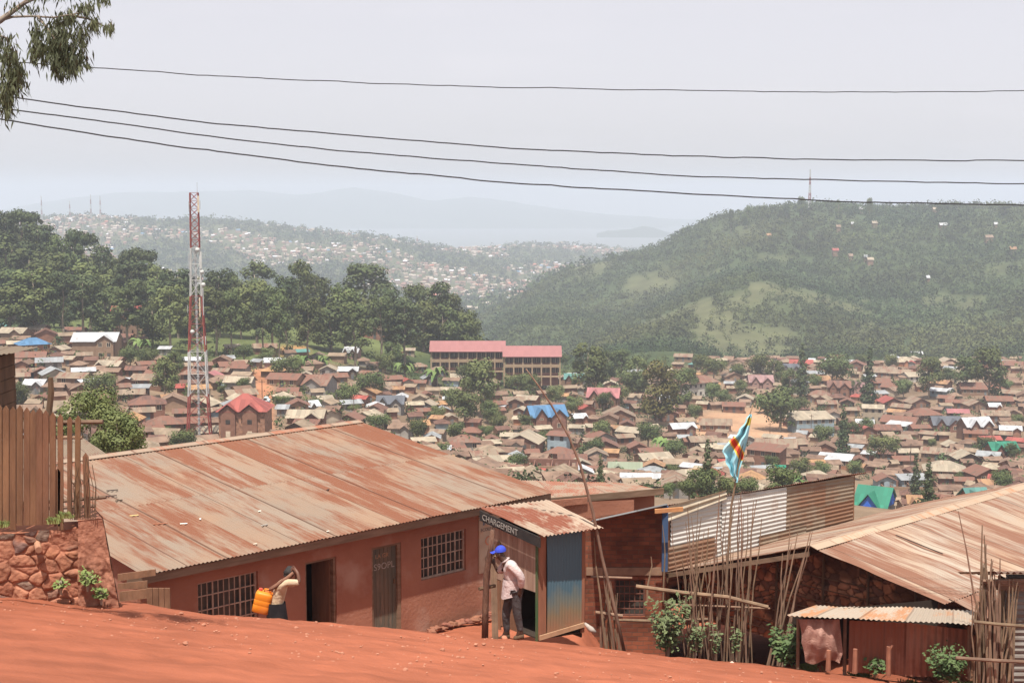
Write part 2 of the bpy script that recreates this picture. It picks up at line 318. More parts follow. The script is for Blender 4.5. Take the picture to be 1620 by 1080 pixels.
# own colour of the soil and grass cover
cc, ss = math.cos(PITCH), math.sin(PITCH); dd = Y1 * cc - Z1 * ss; PX = 810 + F * X1 / dd; PY = 540 - F * (Y1 * ss + Z1 * cc) / dd
c = np.zeros((len(X1), 3)); c[:] = (.050, .070, .028)                                  # scrub and forest floor
c[Y1 > 1900] = (.09, .095, .045)
near = Y1 < 60; c[near] = (.365, .118, .064)
town = inpoly(PX, PY, TOWN) & (Y1 < 760) & (Y1 > 50); c[town] = (.20, .14, .092)
street = inpoly(PX, PY, [(398, 585), (425, 585), (432, 640), (436, 690), (418, 690), (405, 640)]) & (Y1 < 500); c[street] = (.38, .17, .09)
field = inpoly(PX, PY, [(1040, 660), (1240, 640), (1260, 720), (1190, 720)]) & (Y1 < 700); c[field] = (.38, .23, .14)
grassy = (inpoly(PX, PY, [(0, 480), (640, 490), (690, 560), (560, 575), (240, 578), (60, 530)]) | inpoly(PX, PY, [(800, 590), (1010, 580), (1030, 625), (900, 615)])) & (Y1 > 380) & (Y1 < 640); c[grassy] = (.105, .125, .045)
earth = inpoly(PX, PY, [(440, 552), (480, 545), (490, 560), (450, 566)]) & (Y1 > 380) & (Y1 < 640); c[earth] = (.42, .20, .09)
SPURS = [[(1090, 560), (1120, 500), (1190, 452), (1300, 466), (1395, 500), (1370, 545), (1250, 562)], [(1540, 560), (1590, 512), (1640, 500), (1700, 560)], [(800, 470), (850, 430), (960, 408), (975, 425), (900, 455), (850, 480)], [(990, 452), (1040, 440), (1090, 452), (1050, 468)]]
def GN(x, y): return .75 * mnoise.noise((x * .011, y * .009, 20)) + .5 * mnoise.noise((x * .035, y * .03, 5)) - .10
hill = (Y1 > 760) & (Y1 < 2100) & (X1 > -60); hi_ = np.nonzero(hill)[0]
gn = np.zeros(len(X1)); gn[hi_] = [GN(x, y) for x, y in zip(X1[hi_], Y1[hi_])]
for sp_ in SPURS: gn[hill & inpoly(PX, PY, sp_)] += .40
gk = np.clip((gn - .12) / .25, 0, 1)[:, None] * hill[:, None]; c = c * (1 - gk) + np.array((.105, .110, .052)) * gk
c = (c.reshape(nr, nc, 3)); k = (c[:-2, 1:-1] + c[2:, 1:-1] + c[1:-1, :-2] + c[1:-1, 2:] + c[1:-1, 1:-1]) / 5; c[1:-1, 1:-1] = k; c = c.reshape(-1, 3)
ca = me.color_attributes.new('col', 'FLOAT_COLOR', 'POINT'); ca.data.foreach_set('color', np.hstack([c, np.ones((len(c), 1))]).astype(np.float32).ravel())
def groundmat():
    m, n, b = newmat('ground_soil'); l = n.links.new
    at = nd(n, 'ShaderNodeAttribute', attribute_name='col'); tc = nd(n, 'ShaderNodeTexCoord')
    def N(sc, det, lo, hi, a, bb, st=None):
        no = nd(n, 'ShaderNodeTexNoise', i_Scale=sc, i_Detail=det); src = tc.outputs['Object']
        if st: mp = nd(n, 'ShaderNodeMapping'); mp.inputs['Scale'].default_value = st; l(src, mp.inputs[0]); src = mp.outputs[0]
        l(src, no.inputs['Vector']); r = nd(n, 'ShaderNodeMapRange')
        for i, q in enumerate((lo, hi, a, bb)): r.inputs[i + 1].default_value = q
        l(no.outputs['Fac'], r.inputs[0]); return r.outputs[0]
    mul = nd(n, 'ShaderNodeMath', operation='MULTIPLY'); l(N(.05, 8, .3, .7, .72, 1.25), mul.inputs[0]); l(N(1.1, 9, .3, .7, .80, 1.16, (1, 1.6, 1)), mul.inputs[1])
    hv = nd(n, 'ShaderNodeHueSaturation'); l(at.outputs['Color'], hv.inputs['Color']); l(mul.outputs[0], hv.inputs['Value'])
    ml = nd(n, 'ShaderNodeMixRGB'); ml.inputs['Color2'].default_value = (.47, .21, .125, 1)
    fac = nd(n, 'ShaderNodeMath', operation='MULTIPLY'); l(N(5, 6, .56, .70, 0, .55, (1, 2.2, 1)), fac.inputs[0])
    # the pale crumbs only lie on the red road
    sp = nd(n, 'ShaderNodeSeparateColor'); l(at.outputs['Color'], sp.inputs[0]); gt = nd(n, 'ShaderNodeMath', operation='GREATER_THAN'); gt.inputs[1].default_value = .43; l(sp.outputs[0], gt.inputs[0]); l(gt.outputs[0], fac.inputs[1])
    l(fac.outputs[0], ml.inputs['Fac']); l(hv.outputs[0], ml.inputs['Color1'])
    l(ml.outputs[0], b.inputs['Base Color']); b.inputs['Roughness'].default_value = .95; b.inputs['Specular IOR Level'].default_value = .1
    nb = nd(n, 'ShaderNodeTexNoise', i_Scale=6., i_Detail=10, i_Roughness=.65); l(tc.outputs['Object'], nb.inputs['Vector'])
    bp = nd(n, 'ShaderNodeBump', i_Strength=.55, i_Distance=.06); l(nb.outputs['Fac'], bp.inputs['Height']); l(bp.outputs[0], b.inputs['Normal'])
    return m
me.materials.append(groundmat()); me.update(); me.validate()
tag(link('ground', me), 'red earth road and valley slopes', kind='structure')
# lake
mb = MB(); mb.face([(-6500, 3600, -200), (6500, 3600, -200), (6500, 12400, -200), (-6500, 12400, -200)])
m, n, b = newmat('lake_water'); b.inputs['Base Color'].default_value = (.17, .185, .19, 1); b.inputs['Roughness'].default_value = 1.0; b.inputs['Specular IOR Level'].default_value = .1
tag(part('lake', mb, m, None, off=(0, 0, 0)), 'pale lake under the haze', kind='structure')
# mountains across the lake
def ridge(name, sky_pts, y0, y1, col, label, floor=-210):
    px = np.arange(sky_pts[0][0], sky_pts[-1][0] + 1, 18.); tv = np.interp(px, [a for a, b in sky_pts], [b for a, b in sky_pts])
    rows = 14; V = []; 
    for i in range(rows + 6):
        t = i / rows
        for x, v in zip(px, tv):
            Y = y0 + (y1 - y0) * t; v2 = v + 2.2 * mnoise.noise((x * .012, 0, 1)) + 1.2 * mnoise.noise((x * .05, 0, 5))
            top = ray(x, v2)[1] * y1; k = math.sin(min(t, 1) * math.pi / 2) if t <= 1 else math.cos((t - 1) * math.pi)
            z = floor + (top - floor) * k + (1 - abs(2 * t - 1)) * 45 * mnoise.noise((x * .02, t * 3, 2)) * (t < 1)
            V.append((ray(x, v)[0] * Y, Y, max(z, floor)))
    nc = len(px); f = [(i * nc + j, i * nc + j + 1, (i + 1) * nc + j + 1, (i + 1) * nc + j) for i in range(rows + 5) for j in range(nc - 1)]
    me = bpy.data.meshes.new(name); me.from_pydata(V, [], f); me.polygons.foreach_set('use_smooth', [True] * len(f)); me.materials.append(noisemat(name + '_scrub', col, tuple(q * .75 for q in col), scale=.003, bump=0))
    me.update(); tag(link(name, me), label, kind='structure')
ridge('mountain', [(-250, 330), (-100, 336), (0, 333), (80, 318), (180, 305), (290, 303), (400, 301), (480, 308), (560, 297), (620, 304), (680, 318), (740, 311), (800, 318), (880, 330), (960, 338), (1060, 346), (1250, 352), (1500, 340), (1800, 330)], 8750, 10400, (.07, .09, .06), 'hazy blue mountain range across the lake')
mb = MB(); V = []
ridge('island', [(944, 371), (956, 366), (985, 362), (1010, 363), (1040, 366), (1075, 370), (1100, 372)], 6850, 7000, (.06, .08, .05), 'low wooded island in the lake')
# ================================================================= MATERIALS FOR THE TOWN
RC = dict(w=((0.419, 0.426, 0.434), .10), c=((0.322, 0.270, 0.198), .24), t=((0.232, 0.176, 0.124), .38), r=((0.161, 0.103, 0.074), .62), R=((0.284, 0.075, 0.060), .12), k=((0.097, 0.104, 0.120), .1),
          b=((0.075, 0.172, 0.299), .05), g=((0.023, 0.179, 0.112), .06), T=((0.090, 0.210, 0.187), .2), p=((0.314, 0.127, 0.127), .12), y=((0.254, 0.265, 0.270), .2), o=((0.322, 0.187, 0.097), .35), G=((0.224, 0.254, 0.179), .15), m=((0.270, 0.164, 0.157), .2),
          q=((0.131, 0.072, 0.054), .5), d=((0.202, 0.135, 0.097), .55))
ROOF = {}
for k_, (c_, a_) in RC.items(): ROOF[k_] = sheetmat('roof_sheet_' + k_, c_, (.18, .085, .058), amount=a_, tint=.28, seam=.35, su=.9, sv=2.2, streak=(.9, .25), fine=1.5)
WC = dict(B=((0.218, 0.113, 0.076), (0.160, 0.080, 0.052)), M=((0.277, 0.181, 0.122), (0.210, 0.130, 0.084)), C=((0.361, 0.302, 0.227), (0.286, 0.227, 0.160)), G=((0.277, 0.260, 0.235), (0.202, 0.185, 0.168)), D=((0.118, 0.076, 0.050), (0.067, 0.042, 0.029)),
          W=((0.462, 0.437, 0.395), (0.378, 0.344, 0.294)), O=((0.336, 0.160, 0.092), (0.252, 0.118, 0.067)), P=((0.361, 0.227, 0.193), (0.302, 0.176, 0.143)), L=((0.286, 0.353, 0.386), (0.218, 0.269, 0.302)))
WALL = {k_: noisemat('house_wall_' + k_, a, b, scale=1.3, lo=.3, hi=.7, objrand=.12, rough=.95) for k_, (a, b) in WC.items()}
GLASS = noisemat('dark_window', (.035, .03, .028), (.06, .05, .045), scale=2, rough=.4)
DOORM = noisemat('plank_door', (.16, .10, .06), (.10, .13, .15), scale=.8, rough=.8, objrand=.4)
TRIM = noisemat('pale_trim', (.6, .5, .38), (.45, .36, .26), scale=2)
WOODD = noisemat('dark_wood', (.14, .085, .05), (.08, .05, .03), scale=6, stretch=(1, 1, .2))
# ================================================================= TREES
LEAF = noisemat('leaf_green', (.068, .090, .034), (.112, .130, .048), scale=.35, lo=.35, hi=.65, rough=.85, objrand=.28, coord='Object', spec=.15)
LEAFO = noisemat('leaf_olive', (.10, .105, .035), (.14, .115, .04), scale=.3, rough=.85, objrand=.2, spec=.15)
LEAFD = noisemat('leaf_dark', (.045, .064, .030), (.076, .092, .040), scale=.4, rough=.85, objrand=.25, spec=.15)
LEAFB = noisemat('leaf_banana', (.09, .15, .04), (.14, .19, .06), scale=.6, rough=.7, objrand=.2, spec=.2)
BARK = noisemat('bark', (.20, .15, .11), (.32, .26, .20), scale=3, stretch=(1, 1, .2), objrand=.2)
def crown_mesh(name, lobes, n, size, mat, droop=0):
    lobes = np.array(lobes, float); w = lobes[:, 3] ** 2; k = rng.choice(len(lobes), n, p=w / w.sum())
    d = rng.normal(size=(n, 3)); d /= np.linalg.norm(d, axis=1, keepdims=True)
    rad = lobes[k, 3] * (1 - .45 * rng.random(n) ** 2.2) * (1 + .12 * rng.normal(size=n)); cen = lobes[k, :3] + d * rad[:, None] * np.array([1, 1, .82])
    nr = d + rng.normal(size=(n, 3)) * .3 + np.array([0, 0, .25]); cen[:, 2] -= droop * rng.random(n)
    return quadmesh(name, leafquads(cen, nr, size * (.6 + .8 * rng.random(n)), 1.15), mat)
def trunk_mesh(name, hgt, r, limbs):
    mb = MB(); p = [(0, 0, -2.5), (0, 0, 0), (.02 * hgt, .01 * hgt, hgt * .35), (-.01 * hgt, 0, hgt * .7), (.01 * hgt, 0, hgt)]
    mb.tube(p, [r * 1.3, r * 1.1, r * .85, r * .55, r * .2], 7)
    for (x, y, z, q) in limbs:
        z0 = max(z - max(abs(x), abs(y), 1) * 1.3, hgt * .25); mb.tube([(0, 0, z0), (x * .5, y * .5, (z0 + z) / 2 - .2), (x * .9, y * .9, z)], [r * .45, r * .3, r * .1], 5)
    return mb.mesh(name, smooth=True, mat=BARK)
def variant(kind, sd):
    r = random.Random(sd); lob = []; mat = LEAF
    if kind == 'euc':
        hh = 22; n = 15
        for i in range(n):
            t = i / (n - 1); z = 8.5 + 11.5 * t; R = 3.9 * math.sin(min(1, .35 + t * .9) * math.pi * .78) + .6; a = i * 2.4 + r.random()
            lob.append((R * .75 * math.cos(a), R * .75 * math.sin(a), z + r.uniform(-.8, .8), r.uniform(1.5, 2.6)))
        N, sz, th, tr, mat = 2300, .62, 19, .34, LEAFD if sd % 2 else LEAF
    elif kind == 'umb':
        for i in range(13): a = i * 2.4; R = 5.6 * math.sqrt((i + .5) / 13); lob.append((R * math.cos(a), R * math.sin(a), 16.5 - R * .28 + r.uniform(-.5, .5), r.uniform(1.5, 2.2)))
        N, sz, th, tr, mat = 1900, .6, 16, .36, LEAFD
    elif kind == 'full':
        for i in range(20):
            t = r.random(); z = 4 + 13 * t; R = 5.5 * math.sin(math.pi * (.16 + .7 * t)); a = r.random() * 6.28; R *= .55 + .3 * r.random()
            lob.append((R * math.cos(a), R * math.sin(a), z, r.uniform(1.8, 3.0)))
        N, sz, th, tr = 3000, .66, 15, .38
    elif kind == 'round':
        for i in range(12): a = r.random() * 6.28; R = r.uniform(.3, 2.6); lob.append((R * math.cos(a), R * math.sin(a), r.uniform(2.4, 5.6), r.uniform(1.1, 1.8)))
        N, sz, th, tr = 2600, .30, 5.2, .2
    elif kind == 'conifer':
        for i in range(15): t = i / 14; a = i * 2.4; R = 1.6 * (1 - t) ** .8; lob.append((R * .5 * math.cos(a), R * .5 * math.sin(a), 1.5 + 12.5 * t, .45 + R * .75))
        N, sz, th, tr, mat = 1400, .45, 13, .2, LEAFD
    elif kind == 'bush':
        for i in range(9): a = r.random() * 6.28; R = r.uniform(.3, 2.4); lob.append((R * math.cos(a), R * math.sin(a), r.uniform(.5, 1.9), r.uniform(.7, 1.2)))
        N, sz, th, tr = 800, .4, 1.2, .1
    if kind == 'banana':
        V = []
        for i in range(16):
            a = i * 2.4 + r.random() * .5; L_ = r.uniform(2.3, 3.4); up = r.uniform(.5, 1.6); pr = None; z0 = r.uniform(1.6, 2.4)
            for s in range(7):
                t = s / 6; x = L_ * t * (1 - .15 * t); z = z0 + up * math.sin(t * 2.2) * 1.3 - 1.3 * t * t; w = .42 * math.sin(math.pi * min(1, .12 + t * .88)) + .04
                cpt = np.array([x * math.cos(a), x * math.sin(a), z]); sd_ = np.array([-math.sin(a), math.cos(a), -.25]) * w; q = (cpt - sd_, cpt + sd_)
                if pr is not None: V.append([pr[0], pr[1], q[1], q[0]])
                pr = q
        cm = quadmesh('banana_crown', np.array(V), LEAFB); mb = MB()
        for k in range(3): mb.tube([(.3 * math.cos(k * 2), .3 * math.sin(k * 2), -1), (.1 * math.cos(k * 2), .1 * math.sin(k * 2), 2.2)], [.16, .09], 6)
        return cm, mb.mesh('banana_trunk', smooth=True, mat=BARK), 4.0, 5.2
    if kind in ('olive',): pass
    cm = crown_mesh(kind + '_crown', lob, N, sz, mat); la = np.array(lob)
    return cm, trunk_mesh(kind + '_trunk', th, tr, lob[::3]), float((la[:, 2] + la[:, 3] * .82).max()), float(2 * (np.abs(la[:, :2]).max() + la[:, 3].mean() * .7))
VAR = {k: [variant(k, i) for i in range(n)] for k, n in dict(euc=5, umb=2, full=4, round=4, conifer=2, bush=3, banana=3).items()}
vo = variant('full', 77); vo[0].materials[0] = LEAFO; VAR['olive'] = [vo]
PENDING = []   # (object, adjective phrase, noun, px, py, width)
def tree(kind, px, ytop, wpx, d=None, adj=None, cat='tree', group='trees of the town', base=None, lo=200, label=None, hpx=None):
    v = random.choice(VAR[kind]); ratio = v[3] / v[2]
    ds = np.geomspace(lo, 1500, 500) if d is None else np.array([float(d)])
    a, _ = ray(px, ytop); wm = wpx * ds / F; hm = (hpx * ds / F) if hpx else wm / ratio
    zt = H(a * ds, ds) + hm; b = ray(px, ytop)[1] * ds
    if d is None:
        ok = np.nonzero(zt >= b)[0]
        if not len(ok):
            k = int(np.argmax((zt - hm) / ds)); zg = float(zt[k] - hm[k]); hmk = max(b[k] - zg, 3.0)
        else: k = ok[0]; hmk = hm[k]; zg = float(zt[k] - hm[k])
    else:
        k = 0; zg = h(a * d, d); hmk = max(float(b[0]) - zg, 2.0)
    D = float(ds[k]); s = float(hmk) / v[2]; sx = float(wm[k]) / v[3]
    nm = dict(euc='eucalyptus_tree', umb='umbrella_tree', full='leafy_tree', round='round_tree', conifer='conifer_tree', bush='bush', banana='banana_plant', olive='olive_tree')[kind]
    r = thing(nm, (a * D, D, zg), label or 'tree', dict(bush='bush', banana='banana plant').get(kind, 'tree'), group)
    r.scale = (sx, sx, s); r.rotation_euler = (0, 0, random.uniform(0, 6.28))
    link('crown', v[0], r); link('trunk', v[1], r)
    if not label:
        ad = dict(euc='tall dark eucalyptus tree', umb='flat-topped dark tree', full='full leafy green tree', round='small round green tree', conifer='narrow dark conifer', bush='low green bush', banana='broad-leaved banana plant', olive='large olive-brown tree')[kind]
        PENDING.append((r, adj or ad, px, ytop + wpx * .4, wpx))
    OCC.append((a * D, D, wm[k] * .35)); return r
OCC = []
# ================================================================= HOUSES
def gable(mb, x0, x1, y0, y1, zE, zR, axis='x', th=.07):
    if axis == 'x':
        ym = (y0 + y1) / 2; mb.slab((x0, y0, zE), (x1, y0, zE), (x1, ym, zR), (x0, ym, zR), th); mb.slab((x1, y1, zE), (x0, y1, zE), (x0, ym, zR), (x1, ym, zR), th)
    else:
        xm = (x0 + x1) / 2; mb.slab((x0, y1, zE), (x0, y0, zE), (xm, y0, zR), (xm, y1, zR), th); mb.slab((x1, y0, zE), (x1, y1, zE), (xm, y1, zR), (xm, y0, zR), th)
def prism(mb, x0, x1, y0, y1, z0, zE, zR, axis='x'):
    if axis == 'x':
        ym = (y0 + y1) / 2
        mb.face([(x0, y0, z0), (x1, y0, z0), (x1, y0, zE), (x0, y0, zE)]); mb.face([(x1, y1, z0), (x0, y1, z0), (x0, y1, zE), (x1, y1, zE)])
        mb.face([(x1, y0, z0), (x1, y1, z0), (x1, y1, zE), (x1, ym, zR), (x1, y0, zE)]); mb.face([(x0, y1, z0), (x0, y0, z0), (x0, y0, zE), (x0, ym, zR), (x0, y1, zE)])
    else:
        xm = (x0 + x1) / 2
        mb.face([(x0, y0, z0), (x1, y0, z0), (x1, y0, zE), (xm, y0, zR), (x0, y0, zE)]); mb.face([(x1, y1, z0), (x0, y1, z0), (x0, y1, zE), (xm, y1, zR), (x1, y1, zE)])
        mb.face([(x1, y0, z0), (x1, y1, z0), (x1, y1, zE), (x1, y0, zE)]); mb.face([(x0, y1, z0), (x0, y0, z0), (x0, y0, zE), (x0, y1, zE)])
def hip(mb, x0, x1, y0, y1, zE, zR, th=.07):
    w, d = x1 - x0, y1 - y0; m_ = min(w, d) / 2 * .98; ym = (y0 + y1) / 2; xm = (x0 + x1) / 2
    if w >= d: a, b = (x0 + m_, ym, zR), (x1 - m_, ym, zR)
    else: a, b = (xm, y0 + m_, zR), (xm, y1 - m_, zR)
    c = [(x0, y0, zE), (x1, y0, zE), (x1, y1, zE), (x0, y1, zE)]
    if w >= d: mb.slab(c[0], c[1], b, a, th); mb.slab(c[2], c[3], a, b, th); mb.slab(c[1], c[2], b, b, th); mb.slab(c[3], c[0], a, a, th)
    else: mb.slab(c[0], c[1], a, a, th); mb.slab(c[2], c[3], b, b, th); mb.slab(c[1], c[2], b, a, th); mb.slab(c[3], c[0], a, b, th)
CN = dict(w='white', c='cream', t='tan', r='rust-brown', R='red', k='dark-grey', b='blue', g='green', T='teal', p='pink', y='grey', o='orange', G='pale-green', m='mauve', q='dark-rust', d='dull-brown')
SN = dict(s='long-sided', g='gable-fronted', c='cross-gabled', h='hip-roofed', m='shed-roofed', C='steep-gabled')
WN = dict(B='brick', M='mud-walled', C='cream-walled', G='grey-walled', D='wooden', W='white-walled', O='orange-walled', P='pink-walled', L='blue-grey')
PITCHT = dict(s=.36, g=.42, c=.42, h=.40, m=.16, C=1.0)
NOBJ = [0]
def hdims(typ, w, two, dr):
    dep = w * dr if typ in 's' else w * .95 if typ in 'gh' else w * .7
    if typ == 's': dep = min(max(w * .78, 4), 10.5)
    if typ in 'cC': dep = min(max(w * .7, 4.5), 11)
    if typ == 'm': dep = min(max(w * .6, 3), 8)
    if typ == 'g': dep = min(max(w * 1.0, 5), 12)
    if typ == 'h': dep = min(max(w * .8, 4.5), 11)
    hw = (3.6 if typ == 'C' else 4.7) if two else min(2.1, 1.4 + w * .09)
    rise = dict(s=dep / 2 * .38, g=w / 2 * .46, c=dep / 2 * .5, h=min(w, dep) / 2 * .48, m=dep * .18, C=min(dep / 2 * .75, 3.2))[typ]
    return dep, hw, rise
def house(px, ytop, wpx, typ, rc, wc='B', name=None, label=None, d=None, yaw=None, lo=210, individual=True, stuff=None, at=None, two=None):
    two = len(wc) > 1 if two is None else two; wc = wc[0]; dr = .7
    if at is None:
        ds = np.geomspace(lo, 900, 500) if d is None else np.array([float(d)])
        a, bb = ray(px, ytop); w = wpx * ds / F; Ht = []
        dm = [hdims(typ, q, two, dr) for q in (w if len(w) < 2 else w[::10])]
        Ht = np.interp(ds, ds if len(w) < 2 else ds[::10], [q[1] + q[2] for q in dm])
        zt = H(a * ds, ds) + Ht
        if d is None:
            ok = np.nonzero(zt >= bb * ds)[0]
            if not len(ok): return None
            k = ok[0]; D = float(ds[k]); zg = float(zt[k] - Ht[k])
        else: D = float(d); k = 0; zg = float(bb * D - Ht[0])
        W_ = float(w[k]); X_ = a * D
    else: X_, D, W_ = at; zg = h(X_, D); px, ytop = proj((X_, D, zg + 4)); wpx = W_ * F / D
    W_ *= .94; dep, hw, rise = hdims(typ, W_, two, dr); D += dep * .35
    ya = yaw if yaw is not None else random.uniform(-.45, .45) + math.atan2(-X_, D) * .8
    x0, x1, y0, y1 = -W_ / 2, W_ / 2, -dep / 2, dep / 2; oh = .45; z0 = -3.0
    wm, rm, tm = MB(), MB(), MB()
    cr_, wc_ = rc, wc
    iw = W_ / 2 - oh; idp = dep / 2 - oh
    fronts = []   # (centre x, front y, usable width)
    if typ == 's':
        sl = rise / (dep / 2); prism(wm, -iw, iw, -idp, idp, z0, hw + sl * oh - .03, hw + rise - .03); gable(rm, x0, x1, y0, y1, hw, hw + rise); fronts = [(0, -idp, 2 * iw)]
    elif typ == 'g':
        sl = rise / (W_ / 2); prism(wm, -iw, iw, -idp, idp, z0, hw + sl * oh - .03, hw + rise - .03, 'y'); gable(rm, x0, x1, y0, y1, hw, hw + rise, 'y'); fronts = [(0, -idp, 2 * iw)]
    elif typ == 'h':
        sl = rise / (min(W_, dep) / 2); prism(wm, -iw, iw, -idp, idp, z0, hw + sl * oh * .4, hw + sl * oh * .4); hip(rm, x0, x1, y0, y1, hw, hw + rise); fronts = [(0, -idp, 2 * iw)]
    elif typ == 'm':
        wm.face([(-iw, -idp, z0), (iw, -idp, z0), (iw, -idp, hw), (-iw, -idp, hw)]); wm.face([(iw, idp, z0), (-iw, idp, z0), (-iw, idp, hw + rise * .9), (iw, idp, hw + rise * .9)])
        for s_ in (-1, 1): wm.face([(s_ * iw, -idp, z0), (s_ * iw, idp, z0), (s_ * iw, idp, hw + rise * .9), (s_ * iw, -idp, hw)][::s_])
        rm.slab((x0, y0, hw - .02), (x1, y0, hw - .02), (x1, y1, hw + rise), (x0, y1, hw + rise)); fronts = [(0, -idp, 2 * iw)]
    elif typ in 'cC':
        sl = rise / (dep / 2); prism(wm, -iw, iw, -idp, idp, z0, hw + sl * oh - .03, hw + rise - .03); gable(rm, x0, x1, y0, y1, hw, hw + rise)
        cs = [random.choice((-.2, .2, .25)) * W_] if typ == 'c' else [-.24 * W_, .22 * W_]
        for q, cx in enumerate(cs):
            ww = W_ * (.42 if typ == 'c' else .34 + .08 * q); rr = rise * (.85 if typ == 'c' else .9 - .12 * q); ex = 1.0; sl2 = rr / (ww / 2)
            prism(wm, cx - ww / 2 + oh * .6, cx + ww / 2 - oh * .6, -idp - ex, -idp + .6, z0, hw + sl2 * oh * .6 - .03, hw + rr - .04, 'y')
            gable(rm, cx - ww / 2, cx + ww / 2, -dep / 2 - ex, 0 - (1 - rr / rise) * dep / 2 + .1, hw, hw + rr, 'y'); fronts.append((cx, -idp - ex, ww - oh * 1.4))
    if stuff is not None:
        M4 = Matrix.Translation((X_, D, zg)) @ Matrix.Rotation(ya, 4, 'Z')
        for mm, colr in ((wm, WC[wc][0]), (rm, RC[rc][0])):
            i = len(stuff.v); stuff.v += [tuple(M4 @ Vector(p)) for p in mm.v]; stuff.f += [tuple(i + j for j in f_) for f_ in mm.f]; stuff.uv += mm.uv; stuff.c += [colr] * len(mm.v)
        OCC.append((X_, D, W_ * .5)); return None
    r = thing(name or ('house' if W_ > 4.5 else 'shack'), (X_, D, zg), label or 'house', 'house', 'houses of the town in the valley')
    r.rotation_euler = (0, 0, ya)
    if NOBJ[0] > 300: pass
    NOBJ[0] += 1
    o = link('wall', wm.mesh('wall', mat=WALL[wc]), r); o = link('roof', rm.mesh('roof', mat=ROOF[rc]), r)
    wi = MB(); dn = 0
    for fx, fy, fw in fronts:
        n = max(1, int(fw / 2.1)); 
        for st in range(2 if two else 1):
            zb = .9 + st * 2.6; zt_ = zb + 1.05
            if zt_ > hw - .05: zb, zt_ = zb - .35, hw - .12
            for i in range(n):
                xx = fx + (i - (n - 1) / 2) * fw / n
                if st == 0 and i == n // 2 and dn == 0:
                    dm_ = MB(); dm_.cbox(xx - .45, xx + .45, fy - .04, fy + .05, -.2, min(1.95, hw - .1)); link('door', dm_.mesh('door', mat=DOORM), r); dn = 1; continue
                b_ = MB(); b_.cbox(xx - .45, xx + .45, fy - .03, fy + .05, zb, zt_); wdw = link('window', b_.mesh('window', mat=GLASS), r)
                if wpx > 48:
                    t_ = MB()
                    for (p0, p1, q0, q1) in ((xx - .53, xx - .45, zb - .08, zt_ + .08), (xx + .45, xx + .53, zb - .08, zt_ + .08), (xx - .45, xx + .45, zt_, zt_ + .08), (xx - .45, xx + .45, zb - .08, zb), (xx - .03, xx + .03, zb, zt_)): t_.cbox(p0, p1, fy - .06, fy + .02, q0, q1)
                    link('frame', t_.mesh('frame', mat=TRIM), wdw)
    if not label:
        PENDING.append((r, f"{CN[rc]}-roofed {SN[typ]} {'two-storey ' if two else ''}{WN[wc]} {'house' if W_ > 4.5 else 'shack'}", px, ytop + wpx * .15, wpx))
    OCC.append((X_, D, W_ * .5)); return r
LANDM = []
